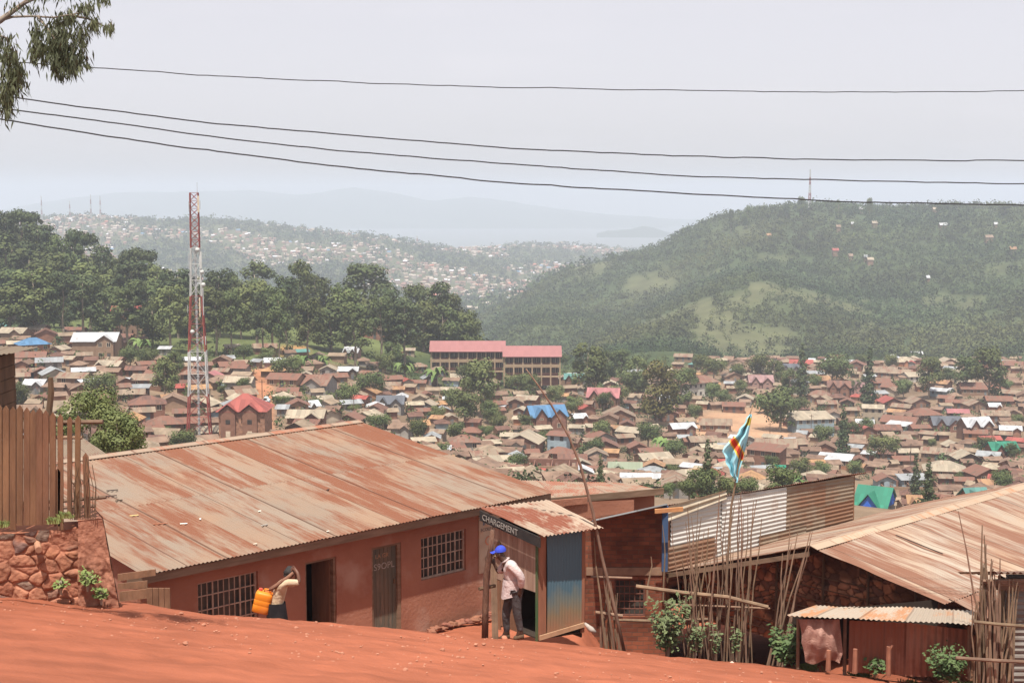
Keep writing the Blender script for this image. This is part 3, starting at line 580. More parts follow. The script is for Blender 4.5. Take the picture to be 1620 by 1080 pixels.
HL = '''5 10 125 60 s T M|5 75 150 190 c c M|5 190 130 190 s c B|5 180 212 210 h b O|5 445 147 150 s r B|5 570 180 300 c w M2 @white-roofed two-storey house|5 450 238 150 g r B|5 350 262 110 g c M|5 170 300 210 s r O
5 75 345 110 s t M|5 285 335 180 s y G|5 415 325 90 s c M|5 505 300 110 s t B|5 235 395 110 g r B|5 145 400 150 s t M|5 110 430 130 s t O|5 440 425 210 s t M|5 500 400 160 m w M|5 665 352 180 c c M|5 690 330 130 s t B
5 880 355 130 s r B|5 825 385 150 s q B|5 965 410 190 s r M|5 900 436 230 s t B|5 845 500 140 m y D|5 715 492 150 s r B|5 750 458 85 s w M|5 880 570 250 h q B|5 1030 563 120 m o L|5 205 468 150 c w G|5 90 558 150 s c M
5 240 560 90 g r O|5 850 640 180 s t B|5 1120 645 170 s r D|5 990 692 240 h r B|5 1150 700 220 s r M|5 840 745 110 g r G|5 940 750 100 s r M|5 945 812 110 s q B|5 1280 420 130 g p M|5 1345 400 120 s t B|5 1400 358 180 s r M|5 1450 376 150 s r G
5 1455 450 200 c c G|5 1455 530 210 s t M|5 1410 250 110 s c O|5 1000 267 90 m w G|5 800 212 180 s r B|5 770 188 90 s q M|5 1575 250 90 s t B|5 1290 640 120 s t M|5 690 640 190 s t C|5 620 560 80 s r M|5 1560 345 80 m y M
6 70 245 160 c t B|6 130 335 150 c w P|6 385 302 120 g t G|6 300 388 150 s t B|6 455 380 120 g c G|6 315 420 90 g c M|6 195 430 230 s r M|6 335 440 330 c d G|6 580 390 140 c w D|6 605 268 110 C w P @white diamond-roofed house|6 745 365 130 m t C|6 735 140 180 g o B @orange-roofed barn
6 1010 365 115 h t B|6 1125 390 115 h t D|6 955 277 80 s c C|6 500 430 160 s r M|6 840 445 150 s r B|6 845 483 130 s t L|6 1070 440 100 g y D|6 1010 470 110 s r M|6 1290 432 190 c c D|6 1445 460 120 g t B|6 1432 495 90 g c B|6 700 510 170 g o O|6 790 500 120 g t G|6 885 510 95 s o M
6 1060 545 105 g r M|6 1060 595 130 g c G|6 838 565 190 C k G @dark steep-gabled house|6 905 556 90 g w M|6 590 590 150 s y G|6 430 565 110 s c M|6 265 590 160 g r M|6 180 622 95 s y G|6 320 655 260 c c B|6 250 545 90 s t M|6 460 650 110 s q B|6 590 675 170 g r M|6 665 650 110 s t M|6 330 710 180 s q B
6 1040 640 130 s r B|6 1130 688 100 s o M|6 1205 680 110 g c M|6 1345 708 115 s q B|6 1330 760 150 h r M|6 1130 772 110 s t C|6 1290 808 215 h d G|6 1455 812 110 g r D|6 1575 790 140 s c M|6 1510 617 90 m w P|6 1480 597 140 s r B|6 1490 640 100 s r M|6 1590 570 150 s t M|6 1210 862 190 m r B|6 1160 875 110 m w M|6 1400 900 190 s t M|6 1420 940 200 s c D|6 930 740 90 s c M|6 1510 930 160 s c B|6 210 515 150 s r B|6 420 745 120 s r D
7 450 115 190 s w B|7 400 115 130 C T B2 @teal steep-roofed house|7 575 200 210 C p B2 @pink-red steep-roofed house|7 235 305 250 C b B2 @blue steep-roofed house|7 335 130 110 g t M|7 130 245 150 s c B|7 50 260 120 g t B|7 88 315 95 g c B|7 315 290 115 s r B|7 665 322 210 g t B|7 790 292 140 s t B|7 940 318 160 g r B|7 985 250 180 s w B|7 1115 45 100 h T B|7 1040 0 120 s t M
7 1330 105 130 g t M|7 1410 112 90 s c B|7 1500 80 130 C c M|7 1490 125 160 C m P2 @mauve steep-roofed house|7 1400 240 110 g c G|7 1335 285 150 s r B|7 1030 405 170 c w B|7 1230 385 210 s t B|7 110 465 240 g c B|7 310 460 150 m r L2|7 415 415 110 s c G|7 510 412 100 s c B|7 590 415 70 g t M|7 650 420 80 s o O|7 740 432 180 s c C|7 560 455 180 g r G|7 580 500 180 g q B|7 500 495 110 s t B
7 530 560 150 g t G|7 320 545 180 h r B|7 390 590 190 s q B|7 865 582 220 s c M|7 850 550 180 s r B|7 770 520 130 g r B|7 870 625 140 g o D|7 700 636 220 c G G @pale green dormer house|7 790 700 260 c w G|7 1065 682 300 h c M @wide cream hip-roofed house|7 435 615 140 g c D|7 1000 762 190 g t G|7 490 655 150 s r M|7 560 708 180 s r B|7 1520 540 200 s r B|7 1510 660 160 m y M|7 1150 482 190 s t B|7 1090 490 130 s r B|7 1440 778 130 h c M|7 1300 630 180 h c O|7 1380 672 190 s q B|7 710 390 100 g q B|7 1080 645 140 m w B|7 1560 470 120 s c W|7 1590 350 80 s t B|7 960 500 130 s t M|7 150 560 100 s r B|7 690 470 130 s t B
8 330 182 150 s R B|8 490 175 80 c w G|8 610 183 80 c w B|8 655 190 130 g r B|8 935 165 120 h c M|8 1000 133 75 C w W|8 800 228 210 s t B|8 910 240 150 s t M|8 1000 256 160 s c W @cream gabled hall|8 1185 172 120 g c M|8 1140 300 140 s o M|8 1390 175 110 s r B2|8 1560 193 150 s r B|8 1400 322 300 s r M @large rust-striped warehouse|8 405 250 120 m y M|8 490 278 170 s o B|8 265 205 140 C k G @slate steep-roofed house|8 320 290 110 h y W2|8 550 305 150 C q B2|8 660 305 140 C m P2|8 435 360 140 h d O
8 780 295 150 s r B|8 880 322 160 s r B|8 780 365 120 m y M|8 850 400 140 g R B|8 750 445 140 s c C2|8 1010 405 140 g t B|8 920 440 130 s t B|8 730 488 95 g c M|8 1050 467 200 h r D|8 890 472 120 s o M|8 1245 470 140 s p B|8 1225 415 115 s r B|8 1485 395 170 s r M|8 1350 420 130 g t M|8 1465 480 180 s t B|8 1175 513 190 C k B|8 1350 518 200 C w B2 @white zigzag-roofed house|8 700 532 120 c w M|8 920 515 230 s r M|8 900 548 150 m w L|8 690 565 150 g R B|8 830 562 180 s q B
8 300 485 240 s c B|8 390 500 270 m c L2 @pale sheet-metal hall|8 190 652 270 s t B|8 280 645 180 c t B|8 130 685 240 m r B2 @big rust-brown shed|8 530 740 220 m w O|8 810 710 150 m q M|8 950 700 140 s c M|8 1130 700 200 s t M|8 1300 722 170 g c D|8 1430 628 140 s R B|8 1590 640 120 s R B|8 1505 663 190 C g B @green cross-roofed house|8 1550 545 150 s t B|8 1215 660 120 g c B|8 930 745 160 s r M|8 1180 778 270 h c M|8 1400 810 190 g r B|8 420 830 170 h c M|8 50 922 120 h c M|8 490 825 110 s r B|8 820 855 140 g r L|8 980 860 190 m y L
8 1460 883 210 s o B|8 1280 868 130 s r B|8 1350 948 160 C T B|8 640 680 110 m y B|8 720 718 90 m w O|8 480 420 130 s t B|8 1180 390 110 s d B|8 1560 360 130 s t O|8 620 460 110 s t M|8 640 620 140 s t M|8 1350 590 150 s r O|8 900 620 150 s t B|8 1020 560 130 s r B|8 1080 600 120 s t B|8 1470 720 60 s r M|8 660 790 110 s o M|8 1130 350 120 m w L|8 1290 300 110 s c M|8 1240 240 90 s c M|8 1590 820 120 s r M|8 600 410 100 g r D|8 1510 600 120 s t D'''
REG = {'5': (0, 480, 3.857), '6': (400, 480, 3.857), '7': (800, 560, 3.682), '8': (1180, 520, 3.682)}
for line in HL.replace('\n', '|').split('|'):
    lm = None
    if '@' in line: line, lm = line.split('@')
    t = line.split(); R0 = REG[t[0]]
    px, yt, wp = R0[0] + float(t[1]) / R0[2], R0[1] + float(t[2]) / R0[2], float(t[3]) / R0[2]
    steep = t[4] in 'gcC'
    o = house(px, yt, wp, t[4], t[5], t[6] if len(t) > 6 else 'B', yaw=random.uniform(-.3, .3) if steep else None)
    if lm and o: LANDM.append((lm.strip(), px, yt + wp * .25)); PENDING.pop(); o['label'] = None; 
    if lm and o: o['_lm'] = lm.strip(); o['_d'] = f"{CN[t[5]]}-roofed {SN[t[4]]} {WN[t[6][0]]}"
LMTXT = {'white-roofed two-storey house': 'tan two-storey house under a bright white cross-gabled roof below the dark trees', 'white diamond-roofed house': 'small house with a steep diamond-shaped white metal roof front', 'orange-roofed barn': 'brick barn under an orange-tan gabled roof at the foot of the trees',
 'dark steep-gabled house': 'dark grey steep-gabled house amid rusty roofs near the long roof', 'teal steep-roofed house': 'brick house with a tall steep faded teal roof', 'pink-red steep-roofed house': 'tall brick house under a steep pink-red roof with two peaks', 'blue steep-roofed house': 'large brick house under a bright blue steep multi-gabled roof',
 'mauve steep-roofed house': 'pink house under a mauve steep A-shaped roof among trees', 'pale green dormer house': 'wide house under a pale green roof with a small gable', 'wide cream hip-roofed house': 'wide house under a plain cream hipped roof beside bushes', 'cream gabled hall': 'cream-roofed hall with a white gabled end wall', 'large rust-striped warehouse': 'large warehouse roof striped in rust and pale metal',
 'slate steep-roofed house': 'slate-grey steep-roofed house beside the narrow conifer', 'white zigzag-roofed house': 'red-walled house with a bright white zigzag roof', 'pale sheet-metal hall': 'pale sheet-metal hall beside the bare earth yard', 'big rust-brown shed': 'big square shed with one deep rust-brown roof slope', 'green cross-roofed house': 'house with a bright green cross-shaped roof'}
for o in list(bpy.data.objects):
    if '_lm' in o: o['label'] = LMTXT[o['_lm']]; del o['_lm']; del o['_d']
# ---------------------------------------------------------------- special buildings
def cellbox(mb, x0, x1, z0, z1, y, openings, th=.25):
    '''front wall (plane y, facing -y) with rectangular openings and reveals'''
    xs_ = sorted({x0, x1, *[o[0] for o in openings], *[o[1] for o in openings]}); zs_ = sorted({z0, z1, *[o[2] for o in openings], *[o[3] for o in openings]})
    for a, b in zip(xs_, xs_[1:]):
        for c_, d_ in zip(zs_, zs_[1:]):
            mx_, mz_ = (a + b) / 2, (c_ + d_) / 2
            if any(o[0] < mx_ < o[1] and o[2] < mz_ < o[3] for o in openings): continue
            mb.face([(a, y, c_), (b, y, c_), (b, y, d_), (a, y, d_)], [(a, c_), (b, c_), (b, d_), (a, d_)]); mb.face([(b, y + th, c_), (a, y + th, c_), (a, y + th, d_), (b, y + th, d_)], [(b, c_), (a, c_), (a, d_), (b, d_)])
    for (a, b, c_, d_) in openings:
        for p, q in (((a, c_), (a, d_)), ((b, d_), (b, c_)), ((a, d_), (b, d_)), ((b, c_), (a, c_))):
            mb.face([(p[0], y, p[1]), (q[0], y, q[1]), (q[0], y + th, q[1]), (p[0], y + th, p[1])])
    for p, q in (((x0, z1), (x0, z0)), ((x1, z0), (x1, z1)), ((x1, z1), (x0, z1))): mb.face([(p[0], y, p[1]), (q[0], y, q[1]), (q[0], y + th, q[1]), (p[0], y + th, p[1])])
# school: two blocks with pink roofs
SCHR = sheetmat('school_roof', (.285, .125, .12), (.26, .1, .08), amount=.05, tint=.08, seam=.1)
SCHW = noisemat('school_wall', (.26, .13, .10), (.20, .10, .08), scale=.5); SCHC = noisemat('school_column', (.35, .25, .16), (.29, .21, .135), scale=.8)
def school(pxl, pxr, ytop, D, bays, label, step=0):
    a = ray(pxl, ytop)[0] * D; b = ray(pxr, ytop)[0] * D; zt = ray(800, ytop)[1] * D; w = b - a; zg = zt - 9.4
    r = thing('school_building', ((a + b) / 2, D, zg), label, 'school', 'school blocks')
    x0 = -w / 2; mb = MB(); mb.cbox(x0 + .5, -x0 - .5, 1.6, 8, -3, 6.6); link('wall', mb.mesh('wall', mat=SCHW), r)
    rf = MB(); rf.slab((x0 - .6, -.8, 6.3), (-x0 + .6, -.8, 6.3), (-x0 + .6, 4.2, 9.3), (x0 - .6, 4.2, 9.3), .12); rf.slab((-x0 + .6, 9, 6.3), (x0 - .6, 9, 6.3), (x0 - .6, 4.2, 9.3), (-x0 + .6, 4.2, 9.3), .12); link('roof', rf.mesh('roof', mat=SCHR), r)
    gl = MB()
    fl = MB(); fl.cbox(x0, -x0, 0, 1.6, 2.9, 3.25); fl.cbox(x0, -x0, 0, 1.6, -.3, .1); fl.cbox(x0, -x0, -.02, .1, 3.3, 3.9); link('balcony', fl.mesh('balcony', mat=SCHC), r)
    for i in range(bays + 1):
        c_ = MB(); xx = x0 + w * i / bays; c_.cbox(xx - .22, xx + .22, -.08, .35, -3, 6.4); link('column', c_.mesh('column', mat=SCHC), r)
    for i in range(bays):
        for zz in (.9, 4.1):
            for k in (.28, .72):
                q = MB(); xx = x0 + w * (i + k) / bays; q.cbox(xx - .55, xx + .55, 1.56, 1.7, zz + .2, zz + 1.6)
                for u_ in (-.58, 0, .58): pass
                wd = link('window', q.mesh('window', mat=GLASS), r); t_ = MB(); t_.cbox(xx - .03, xx + .03, 1.52, 1.555, zz + .2, zz + 1.6); t_.cbox(xx - .62, xx - .55, 1.5, 1.6, zz + .1, zz + 1.7); t_.cbox(xx + .55, xx + .62, 1.5, 1.6, zz + .1, zz + 1.7); link('frame', t_.mesh('frame', mat=TRIM), wd)
    OCC.append(((a + b) / 2, D, w / 2)); return r
school(682, 797, 541, 452, 8, 'long two-storey school block with the higher pink-red roof and yellow columns'); school(798, 886, 549, 449, 6, 'shorter two-storey school block with lower pink-red roof and yellow columns')
LANDM.append(('pink-roofed school', 780, 565))
# red-roofed brick house by the street, 265 m away
def redhouse():
    D = 262; x0, x1 = ray(343, 650)[0] * D, ray(421, 650)[0] * D; w = x1 - x0; zb = ray(380, 690)[1] * D - 2
    r = thing('brick_house', ((x0 + x1) / 2, D, zb), 'two-storey brick house under a bright red roof with two arched gables', 'house', 'houses of the town in the valley')
    T = ray(380, 627)[1] * D - zb; E_ = T - 2.9
    wm, rm = MB(), MB(); prism(wm, -w / 2 + .3, w / 2 - .3, 0, 8, -3, E_, E_); link('wall', wm.mesh('wall', mat=brickmat('town_brick', (.36, .19, .12), (.28, .14, .09), (.3, .2, .14), .4)), r)
    hip(rm, -w / 2 - .2, w / 2 + .2, -.5, 8.5, E_ + .02, T)
    for cx in (-.27 * w, .17 * w):
        g_ = MB(); prism(g_, cx - 1.35, cx + 1.35, -.5, 1.5, -3, E_ + .2, E_ + 1.15, 'y'); link('gable_bay', g_.mesh('gable_bay', mat=WALL['B']), r); gable(rm, cx - 1.75, cx + 1.75, -.9, 3.4, E_ + .1, E_ + 1.5, 'y')
        for zz in (1.9, 4.4):
            q = MB(); q.cbox(cx - .42, cx + .42, -.56, -.4, zz, zz + 1.15 if zz < 3 else zz + .8); o = link('window', q.mesh('window', mat=TRIM if zz < 3 else GLASS), r)
    link('roof', rm.mesh('roof', mat=ROOF['R']), r); OCC.append(((x0 + x1) / 2, D, 6)); LANDM.append(('red-roofed brick house', 382, 650))
redhouse()
def white_block():
    D = 500; x0, x1 = ray(1075, 600)[0] * D, ray(1143, 600)[0] * D; zb = h((x0 + x1) / 2, D) ; w = x1 - x0; T = ray(1100, 596)[1] * D - zb
    r = thing('apartment_block', ((x0 + x1) / 2, D, zb), 'long white two-storey block under a rust-brown hipped roof beside the big olive tree', 'building'); r.rotation_euler = (0, 0, .5)
    wm, rm = MB(), MB(); wm.cbox(-w / 2, w / 2, 0, 7, -3, T - 2.2); hip(rm, -w / 2 - .7, w / 2 + .7, -.7, 7.7, T - 2.2, T); link('wall', wm.mesh('wall', mat=WALL['W']), r); link('roof', rm.mesh('roof', mat=ROOF['d']), r)
    for i in range(7):
        for zz in (.8, T - 3.7):
            q = MB(); xx = -w / 2 + w * (i + .5) / 7; q.cbox(xx - .4, xx + .4, -.05, .1, zz, zz + 1.1); link('window', q.mesh('window', mat=GLASS), r)
    LANDM.append(('long white two-storey block', 1108, 610)); OCC.append(((x0 + x1) / 2, D, w / 2))
white_block()
def shell(px0, px1, ytop, D, n, label, name='unfinished_building', hh=3.1):
    x0, x1 = ray(px0, ytop)[0] * D, ray(px1, ytop)[0] * D; w = x1 - x0; zt = ray((px0 + px1) / 2, ytop)[1] * D; r = thing(name, ((x0 + x1) / 2, D, zt - hh), label, 'building'); r.rotation_euler = (0, 0, -.06)
    mb = MB(); op = [(-w / 2 + w * (i + .3) / n, -w / 2 + w * (i + .68) / n, .9, 2.3) for i in range(n)]
    cellbox(mb, -w / 2, w / 2, -3, hh, 0, op); 
    mb2 = MB(); cellbox(mb2, -w / 2, w / 2, -3, hh, 8, op); mb2.cbox(-w / 2, -w / 2 + .25, .26, 7.99, -3, hh); mb2.cbox(w / 2 - .25, w / 2, .26, 7.99, -3, hh)
    for i in range(1, n, 2): x = -w / 2 + w * i / n; mb2.cbox(x - .1, x + .1, .26, 7.99, -3, hh * .93)
    link('front_wall', mb.mesh('wall', mat=WALL['M']), r); link('inner_wall', mb2.mesh('wall', mat=WALL['B']), r); OCC.append(((x0 + x1) / 2, D, w * .45)); return r
shell(802, 914, 737, 285, 8, 'long roofless brick building with a row of empty window openings'); LANDM.append(('roofless brick building', 858, 745))
shell(1398, 1490, 770, 330, 6, 'roofless red brick shell with pale pillars behind the green gabled house')
shell(585, 640, 560, 470, 4, 'plain square brick building without a roof below the orange-roofed barn', hh=4.2)
def greenhouse():
    D = 285; cx = ray(1385, 790)[0] * D; zt = ray(1385, 768)[1] * D; r = thing('gabled_house', (cx, D, zt - 6.2), 'house with a big green gabled roof and a bright blue gable end', 'house', 'houses of the town in the valley')
    r.rotation_euler = (0, 0, -.55); wm, rm = MB(), MB(); prism(wm, -3.1, 3.1, -3.3, 3.3, -3, 2.6, 2.6); link('wall', wm.mesh('wall', mat=WALL['G']), r)
    gable(rm, -3.7, 3.7, -3.8, 3.8, 2.5, 6.1, 'x', .1); gable(rm, -2.2, 2.2, -5.2, 0, 2.5, 5.3, 'y', .1); link('roof', rm.mesh('roof', mat=ROOF['g']), r)
    bm = MB(); bm.face([(3.3, -3.3, 2.6), (3.3, 3.3, 2.6), (3.3, 0, 5.8)]); bm.face([(3.25, 3.3, 2.6), (3.25, -3.3, 2.6), (3.25, 0, 5.8)]); bm.face([(-1.9, -4.7, 2.6), (1.9, -4.7, 2.6), (0, -4.7, 5.0)]); prism(bm, -1.9, 1.9, -4.6, -3.2, 2.0, 2.6, 2.6)
    link('blue_gable', bm.mesh('gable', mat=noisemat('blue_board', (.03, .12, .55), (.04, .16, .62), scale=1)), r); OCC.append((cx, D, 5)); LANDM.append(('green-and-blue gabled house', 1385, 790))
greenhouse()
house(198, 484, 52, 's', 'R', 'B', label='red-roofed brick hall half hidden between the ridge trees', d=452, yaw=.1, two=True)
shell(186, 234, 508, 440, 5, 'pale-framed unfinished building on the grass below the red-roofed hall', hh=5.0)
# ---------------------------------------------------------------- trees of the town and of the ridge
for a in ((32, 330, 46, 'umb'), (8, 333, 30, 'euc'), (60, 352, 45, 'euc'), (18, 372, 60, 'full'), (90, 372, 30, 'euc'), (125, 364, 40, 'umb'), (118, 362, 26, 'euc'), (162, 386, 30, 'euc'), (218, 390, 46, 'umb'), (45, 392, 55, 'full'), (75, 402, 55, 'euc'), (108, 400, 50, 'full'), (140, 415, 45, 'euc'), (178, 425, 45, 'full'), (208, 410, 50, 'euc'),
          (248, 418, 40, 'full'), (280, 425, 45, 'euc'), (232, 440, 50, 'full'), (345, 425, 40, 'euc'), (368, 428, 35, 'full'), (402, 412, 48, 'full'), (405, 445, 50, 'euc'), (472, 410, 32, 'euc'), (452, 435, 34, 'euc'), (498, 432, 44, 'full'), (575, 415, 66, 'full'), (545, 450, 44, 'euc'), (617, 455, 26, 'euc'), (602, 462, 36, 'euc'),
          (658, 448, 38, 'full'), (640, 470, 40, 'euc'), (692, 445, 44, 'euc'), (710, 462, 40, 'full'), (740, 488, 36, 'full'), (670, 475, 46, 'full'), (700, 480, 44, 'full'), (430, 450, 40, 'euc'), (380, 455, 40, 'full'), (340, 460, 42, 'euc'), (522, 475, 56, 'full'), (487, 470, 36, 'euc'), (560, 478, 40, 'euc'), (625, 490, 40, 'full'),
          (20, 425, 60, 'full'), (52, 440, 55, 'euc'), (95, 438, 50, 'full'), (130, 450, 48, 'euc'), (165, 452, 45, 'full'), (200, 458, 44, 'euc'), (240, 468, 40, 'full'), (268, 470, 40, 'euc'), (15, 470, 60, 'full'), (55, 480, 50, 'full'), (300, 462, 40, 'full'), (318, 480, 30, 'euc'), (100, 478, 34, 'euc'), (215, 486, 30, 'euc'), (365, 470, 30, 'euc'), (415, 478, 30, 'euc'), (440, 485, 28, 'euc')):
    px, yt, w_, k_ = a; tree(k_, px, yt, w_ * 1.32, group='trees on the near ridge', lo=400, hpx={'euc': 110, 'umb': 100, 'full': 82}[k_] * (1 if yt > 420 else 1.0))
T2 = '''930 535 60 full;983 545 34 full;962 548 30 full;1008 556 40 full;1040 568 56 olive;1078 575 40 full;1090 575 30 full;1270 543 18 conifer;1235 603 74 full;1262 622 40 full;1212 622 40 banana;1376 549 20 conifer;1362 560 24 round;1472 556 44 full;1566 541 58 full;1530 556 40 full;1318 560 60 round;1200 560 40 round;1225 562 30 full;1130 566 40 round
1335 640 18 conifer;1345 665 30 round;1398 682 46 full;1305 672 36 round;1445 692 14 round;1475 694 16 round;1237 740 62 full;1262 748 40 banana;1270 722 34 round;1300 728 30 round;1352 728 30 round;1450 718 18 conifer;1470 725 18 conifer;1585 738 44 full;1610 655 24 round;1560 690 24 round
760 560 60 full;745 572 40 round;820 585 36 full;842 590 30 round;620 535 32 full;512 560 30 banana;478 560 36 banana;455 562 40 round;585 582 44 full;548 598 40 full;660 656 38 full;735 610 60 full;715 608 40 full;772 625 40 full;790 652 30 round;820 710 44 full;690 578 40 banana;640 570 40 banana;610 560 30 round;600 655 36 round;720 668 34 round;770 672 24 round
160 583 46 full;260 556 44 full;232 550 38 round;270 590 30 banana;250 640 22 banana;225 532 40 banana;290 680 40 round;262 675 18 round;205 545 32 round;275 548 30 full;385 598 26 round;445 625 20 round;500 630 24 round;30 605 40 round;140 620 30 round;385 545 30 round;420 548 26 round
955 620 30 round;1000 585 40 round;975 608 34 round;880 605 34 full;905 625 30 round;865 680 30 round;955 665 40 round;1025 662 44 full;1050 690 40 banana;1065 695 40 round;1100 640 28 round;1128 605 30 round;1145 615 24 round;950 725 14 conifer;1065 735 24 round;1120 700 20 conifer;1115 755 50 round;1150 758 44 full;1180 755 40 round;1060 780 30 round;1090 785 34 round;945 690 30 round;830 655 24 round;1220 720 24 round;1170 600 24 round;915 570 26 round;890 560 24 round
1430 600 30 round;1500 580 26 round;1550 580 22 round;1590 600 26 round;1350 600 26 round;1290 590 24 round;1410 560 26 round;1600 700 26 round;1520 745 20 round;1370 660 26 round;1325 755 30 round;1260 660 30 banana;1110 560 30 round;1165 575 30 round;1250 575 30 full;560 700 20 round;700 700 26 round;760 730 24 round;690 640 26 round;560 640 20 round;350 610 16 round;180 600 20 bush;120 555 30 bush;340 575 24 bush'''
for t in T2.replace('\n', ';').split(';'):
    a = t.split(); tree('round' if a[3] == 'full' and float(a[1]) > 580 else a[3], float(a[0]), float(a[1]) + (6 if a[3] == 'full' else 0), float(a[2]) * (1.0 if a[3] == 'full' else 1.1))
LANDM += [('big olive-brown tree', 1040, 590), ('red and white mast', 315, 600)]
# filler houses between the listed ones, up to 300 things; the farther rest as one mass
small = MB(); tries = 0; added = 0; far_added = 0
occ = lambda: np.array(OCC)
while tries < 26000 and (added < 90 or far_added < 760):
    tries += 1; px = random.uniform(-60, 1680); D = math.exp(random.uniform(math.log(225), math.log(740))); X_ = ray(px, 600)[0] * D; zg = h(X_, D); gx, gy = proj((X_, D, zg))
    if gy > 815 or not inpoly(gx, gy, TOWN) or inpoly(gx, gy, [(398, 585), (425, 585), (436, 700), (400, 700)]) or inpoly(gx, gy, [(1050, 665), (1235, 650), (1255, 700), (1190, 705)]): continue
    if 1325 < px < 1440 and D < 345: continue
    W_ = random.uniform(3.4, 7.0); o_ = np.array(OCC); near_ = np.hypot(o_[:, 0] - X_, (o_[:, 1] - D) * .62) < (o_[:, 2] + W_ * .5) * .80
    if near_.any(): continue
    typ = random.choices('sgchm', (45, 20, 8, 9, 14))[0]; rc = random.choices('rqdtcowyRTg', (24, 14, 26, 22, 9, 3.5, 3.5, 4, 2, .8, .5))[0]; wc = random.choices('BMCGDOL', (34, 26, 6, 12, 8, 8, 5))[0]
    if added < 300 - 262 and D < 520: house(0, 0, 0, typ, rc, wc, at=(X_, D, W_)); added += 1
    elif far_added < 760: house(0, 0, 0, typ, rc, wc, at=(X_, D, W_), stuff=small); far_added += 1
    else: break
print('HOUSES individual', NOBJ[0], 'mass', far_added, 'tries', tries)
m = attrmat('small_house_paint', nscale=.6, namp=.3)
if far_added: tag(part('small_houses', small, m, None, attr=True, off=(0, 0, 0)), 'crowd of small rusty and tan roofs filling the gaps across the valley town', 'houses', kind='stuff')
# ---------------------------------------------------------------- scrub between the houses: one uncountable mass
def scatter_tufts(name, N, cond, wlo, whi, label, cat, mat, quads=26, flat=.8, size=.5, ylo=0):
    cens, nrs, szs = [], [], []; cnt = 0
    X_, Y_, Z_, R_ = cond(N); n = len(X_); lob = rng.normal(size=(n, quads, 3)); lob /= np.linalg.norm(lob, axis=2, keepdims=True)
    # each tuft is a few overlapping bulges
    sub = rng.normal(size=(n, 5, 3)) * np.array([.42, .42, .38]); pick = rng.integers(0, 5, size=(n, quads)); o = np.take_along_axis(sub, pick[:, :, None].repeat(3, 2), 1)
    cen = (o + lob * .62 * np.array([1, 1, flat])); cen = cen * R_[:, None, None]; cen[..., 2] *= np.sqrt(1.3); cen += np.stack([X_, Y_, Z_ + R_ * .65], 1)[:, None]
    nr_ = lob + rng.normal(size=lob.shape) * .35 + np.array([0, 0, .3]); sz = (R_ * size)[:, None] * (.6 + .8 * rng.random((n, quads)))
    tone = (.62 + .56 * rng.random(n)) * (1 + .55 * np.array([mnoise.noise((x * .012, y * .012, 31)) for x, y in zip(X_, Y_)])); warm = np.clip(.5 + .9 * np.array([mnoise.noise((x * .006, y * .006, 37)) for x, y in zip(X_, Y_)]), 0, 1)
    colr = np.stack([tone * (.052 + .034 * warm), tone * (.082 + .014 * warm), tone * .034], 1)[:, None].repeat(quads, 1)
    Q = leafquads(cen.reshape(-1, 3), nr_.reshape(-1, 3), sz.ravel(), 1.1)
    return tag(link(name, quadmesh(name, Q, mat, cols=colr.reshape(-1, 3))), label, cat, kind='stuff')
FAR = attrmat('far_foliage', nscale=.02, namp=.15, rough=.9)
def hillcond(N):
    px = rng.uniform(690, 1720, N); D = np.exp(rng.uniform(math.log(770), math.log(1760), N)); X_ = (px - 810) / F * D * 1.0; Z_ = H(X_, D); dd_ = D * cc - Z_ * ss; vx, vy = 810 + F * X_ / dd_, 540 - F * (D * ss + Z_ * cc) / dd_
    keep = (vy > 300) & (vy < 640)
    den = np.array([mnoise.noise((x * .006, y * .006, 0)) for x, y in zip(X_, D)]); 
    g_n = np.array([GN(x, y) for x, y in zip(X_, D)])
    for s_ in SPURS: g_n[inpoly(vx, vy, s_)] += .34
    keep &= rng.random(N) < (.95 - 1.05 * np.clip((g_n - .02) / .38, 0, .78)) * (.8 + .5 * den); X_, D, Z_ = X_[keep], D[keep], Z_[keep]
    return X_, D, Z_, rng.uniform(2.0, 4.6, len(X_)) * (.75 + .35 * np.clip((D - 800) / 700, 0, 1))
scatter_tufts('hill_forest', 19000, hillcond, 0, 0, 'dense green forest covering the broad hill beyond the town', 'forest', FAR, 40, 1.0, .36)
def leftcond(N):
    px = rng.uniform(-60, 1010, N); D = np.exp(rng.uniform(math.log(1800), math.log(4150), N)); X_ = (px - 810) / F * D; Z_ = H(X_, D)
    den = np.array([mnoise.noise((x * .004, y * .003, 4)) for x, y in zip(X_, D)]); keep = rng.random(N) < (.50 + 1.5 * den); keep &= Z_ > -185
    return X_[keep], D[keep], Z_[keep], rng.uniform(4, 9, keep.sum())
scatter_tufts('distant_woods', 13000, leftcond, 0, 0, 'hazy woods between the houses of the far hillside', 'woods', FAR, 26, .9, .5)
def towncond(N):
    px = rng.uniform(-60, 1680, N); D = np.exp(rng.uniform(math.log(215), math.log(780), N)); X_ = (px - 810) / F * D; Z_ = H(X_, D); den = np.array([mnoise.noise((x * .02, y * .02, 9)) for x, y in zip(X_, D)])
    dd_ = D * cc - Z_ * ss; vx, vy = 810 + F * X_ / dd_, 540 - F * (D * ss + Z_ * cc) / dd_
    keep = (rng.random(N) < .42 + 1.1 * den) & ~((D < 320) & (px > 1320) & (px < 1460)) & ~inpoly(vx, vy, [(398, 585), (425, 585), (436, 700), (400, 700)]) & ~inpoly(vx, vy, [(1050, 665), (1235, 650), (1255, 700), (1190, 705)])
    return X_[keep], D[keep], Z_[keep], rng.uniform(.6, 1.9, keep.sum())
scatter_tufts('scrub', 6500, towncond, 0, 0, 'low green scrub growing between the town houses', 'scrub', FAR, 60, .9, .30)
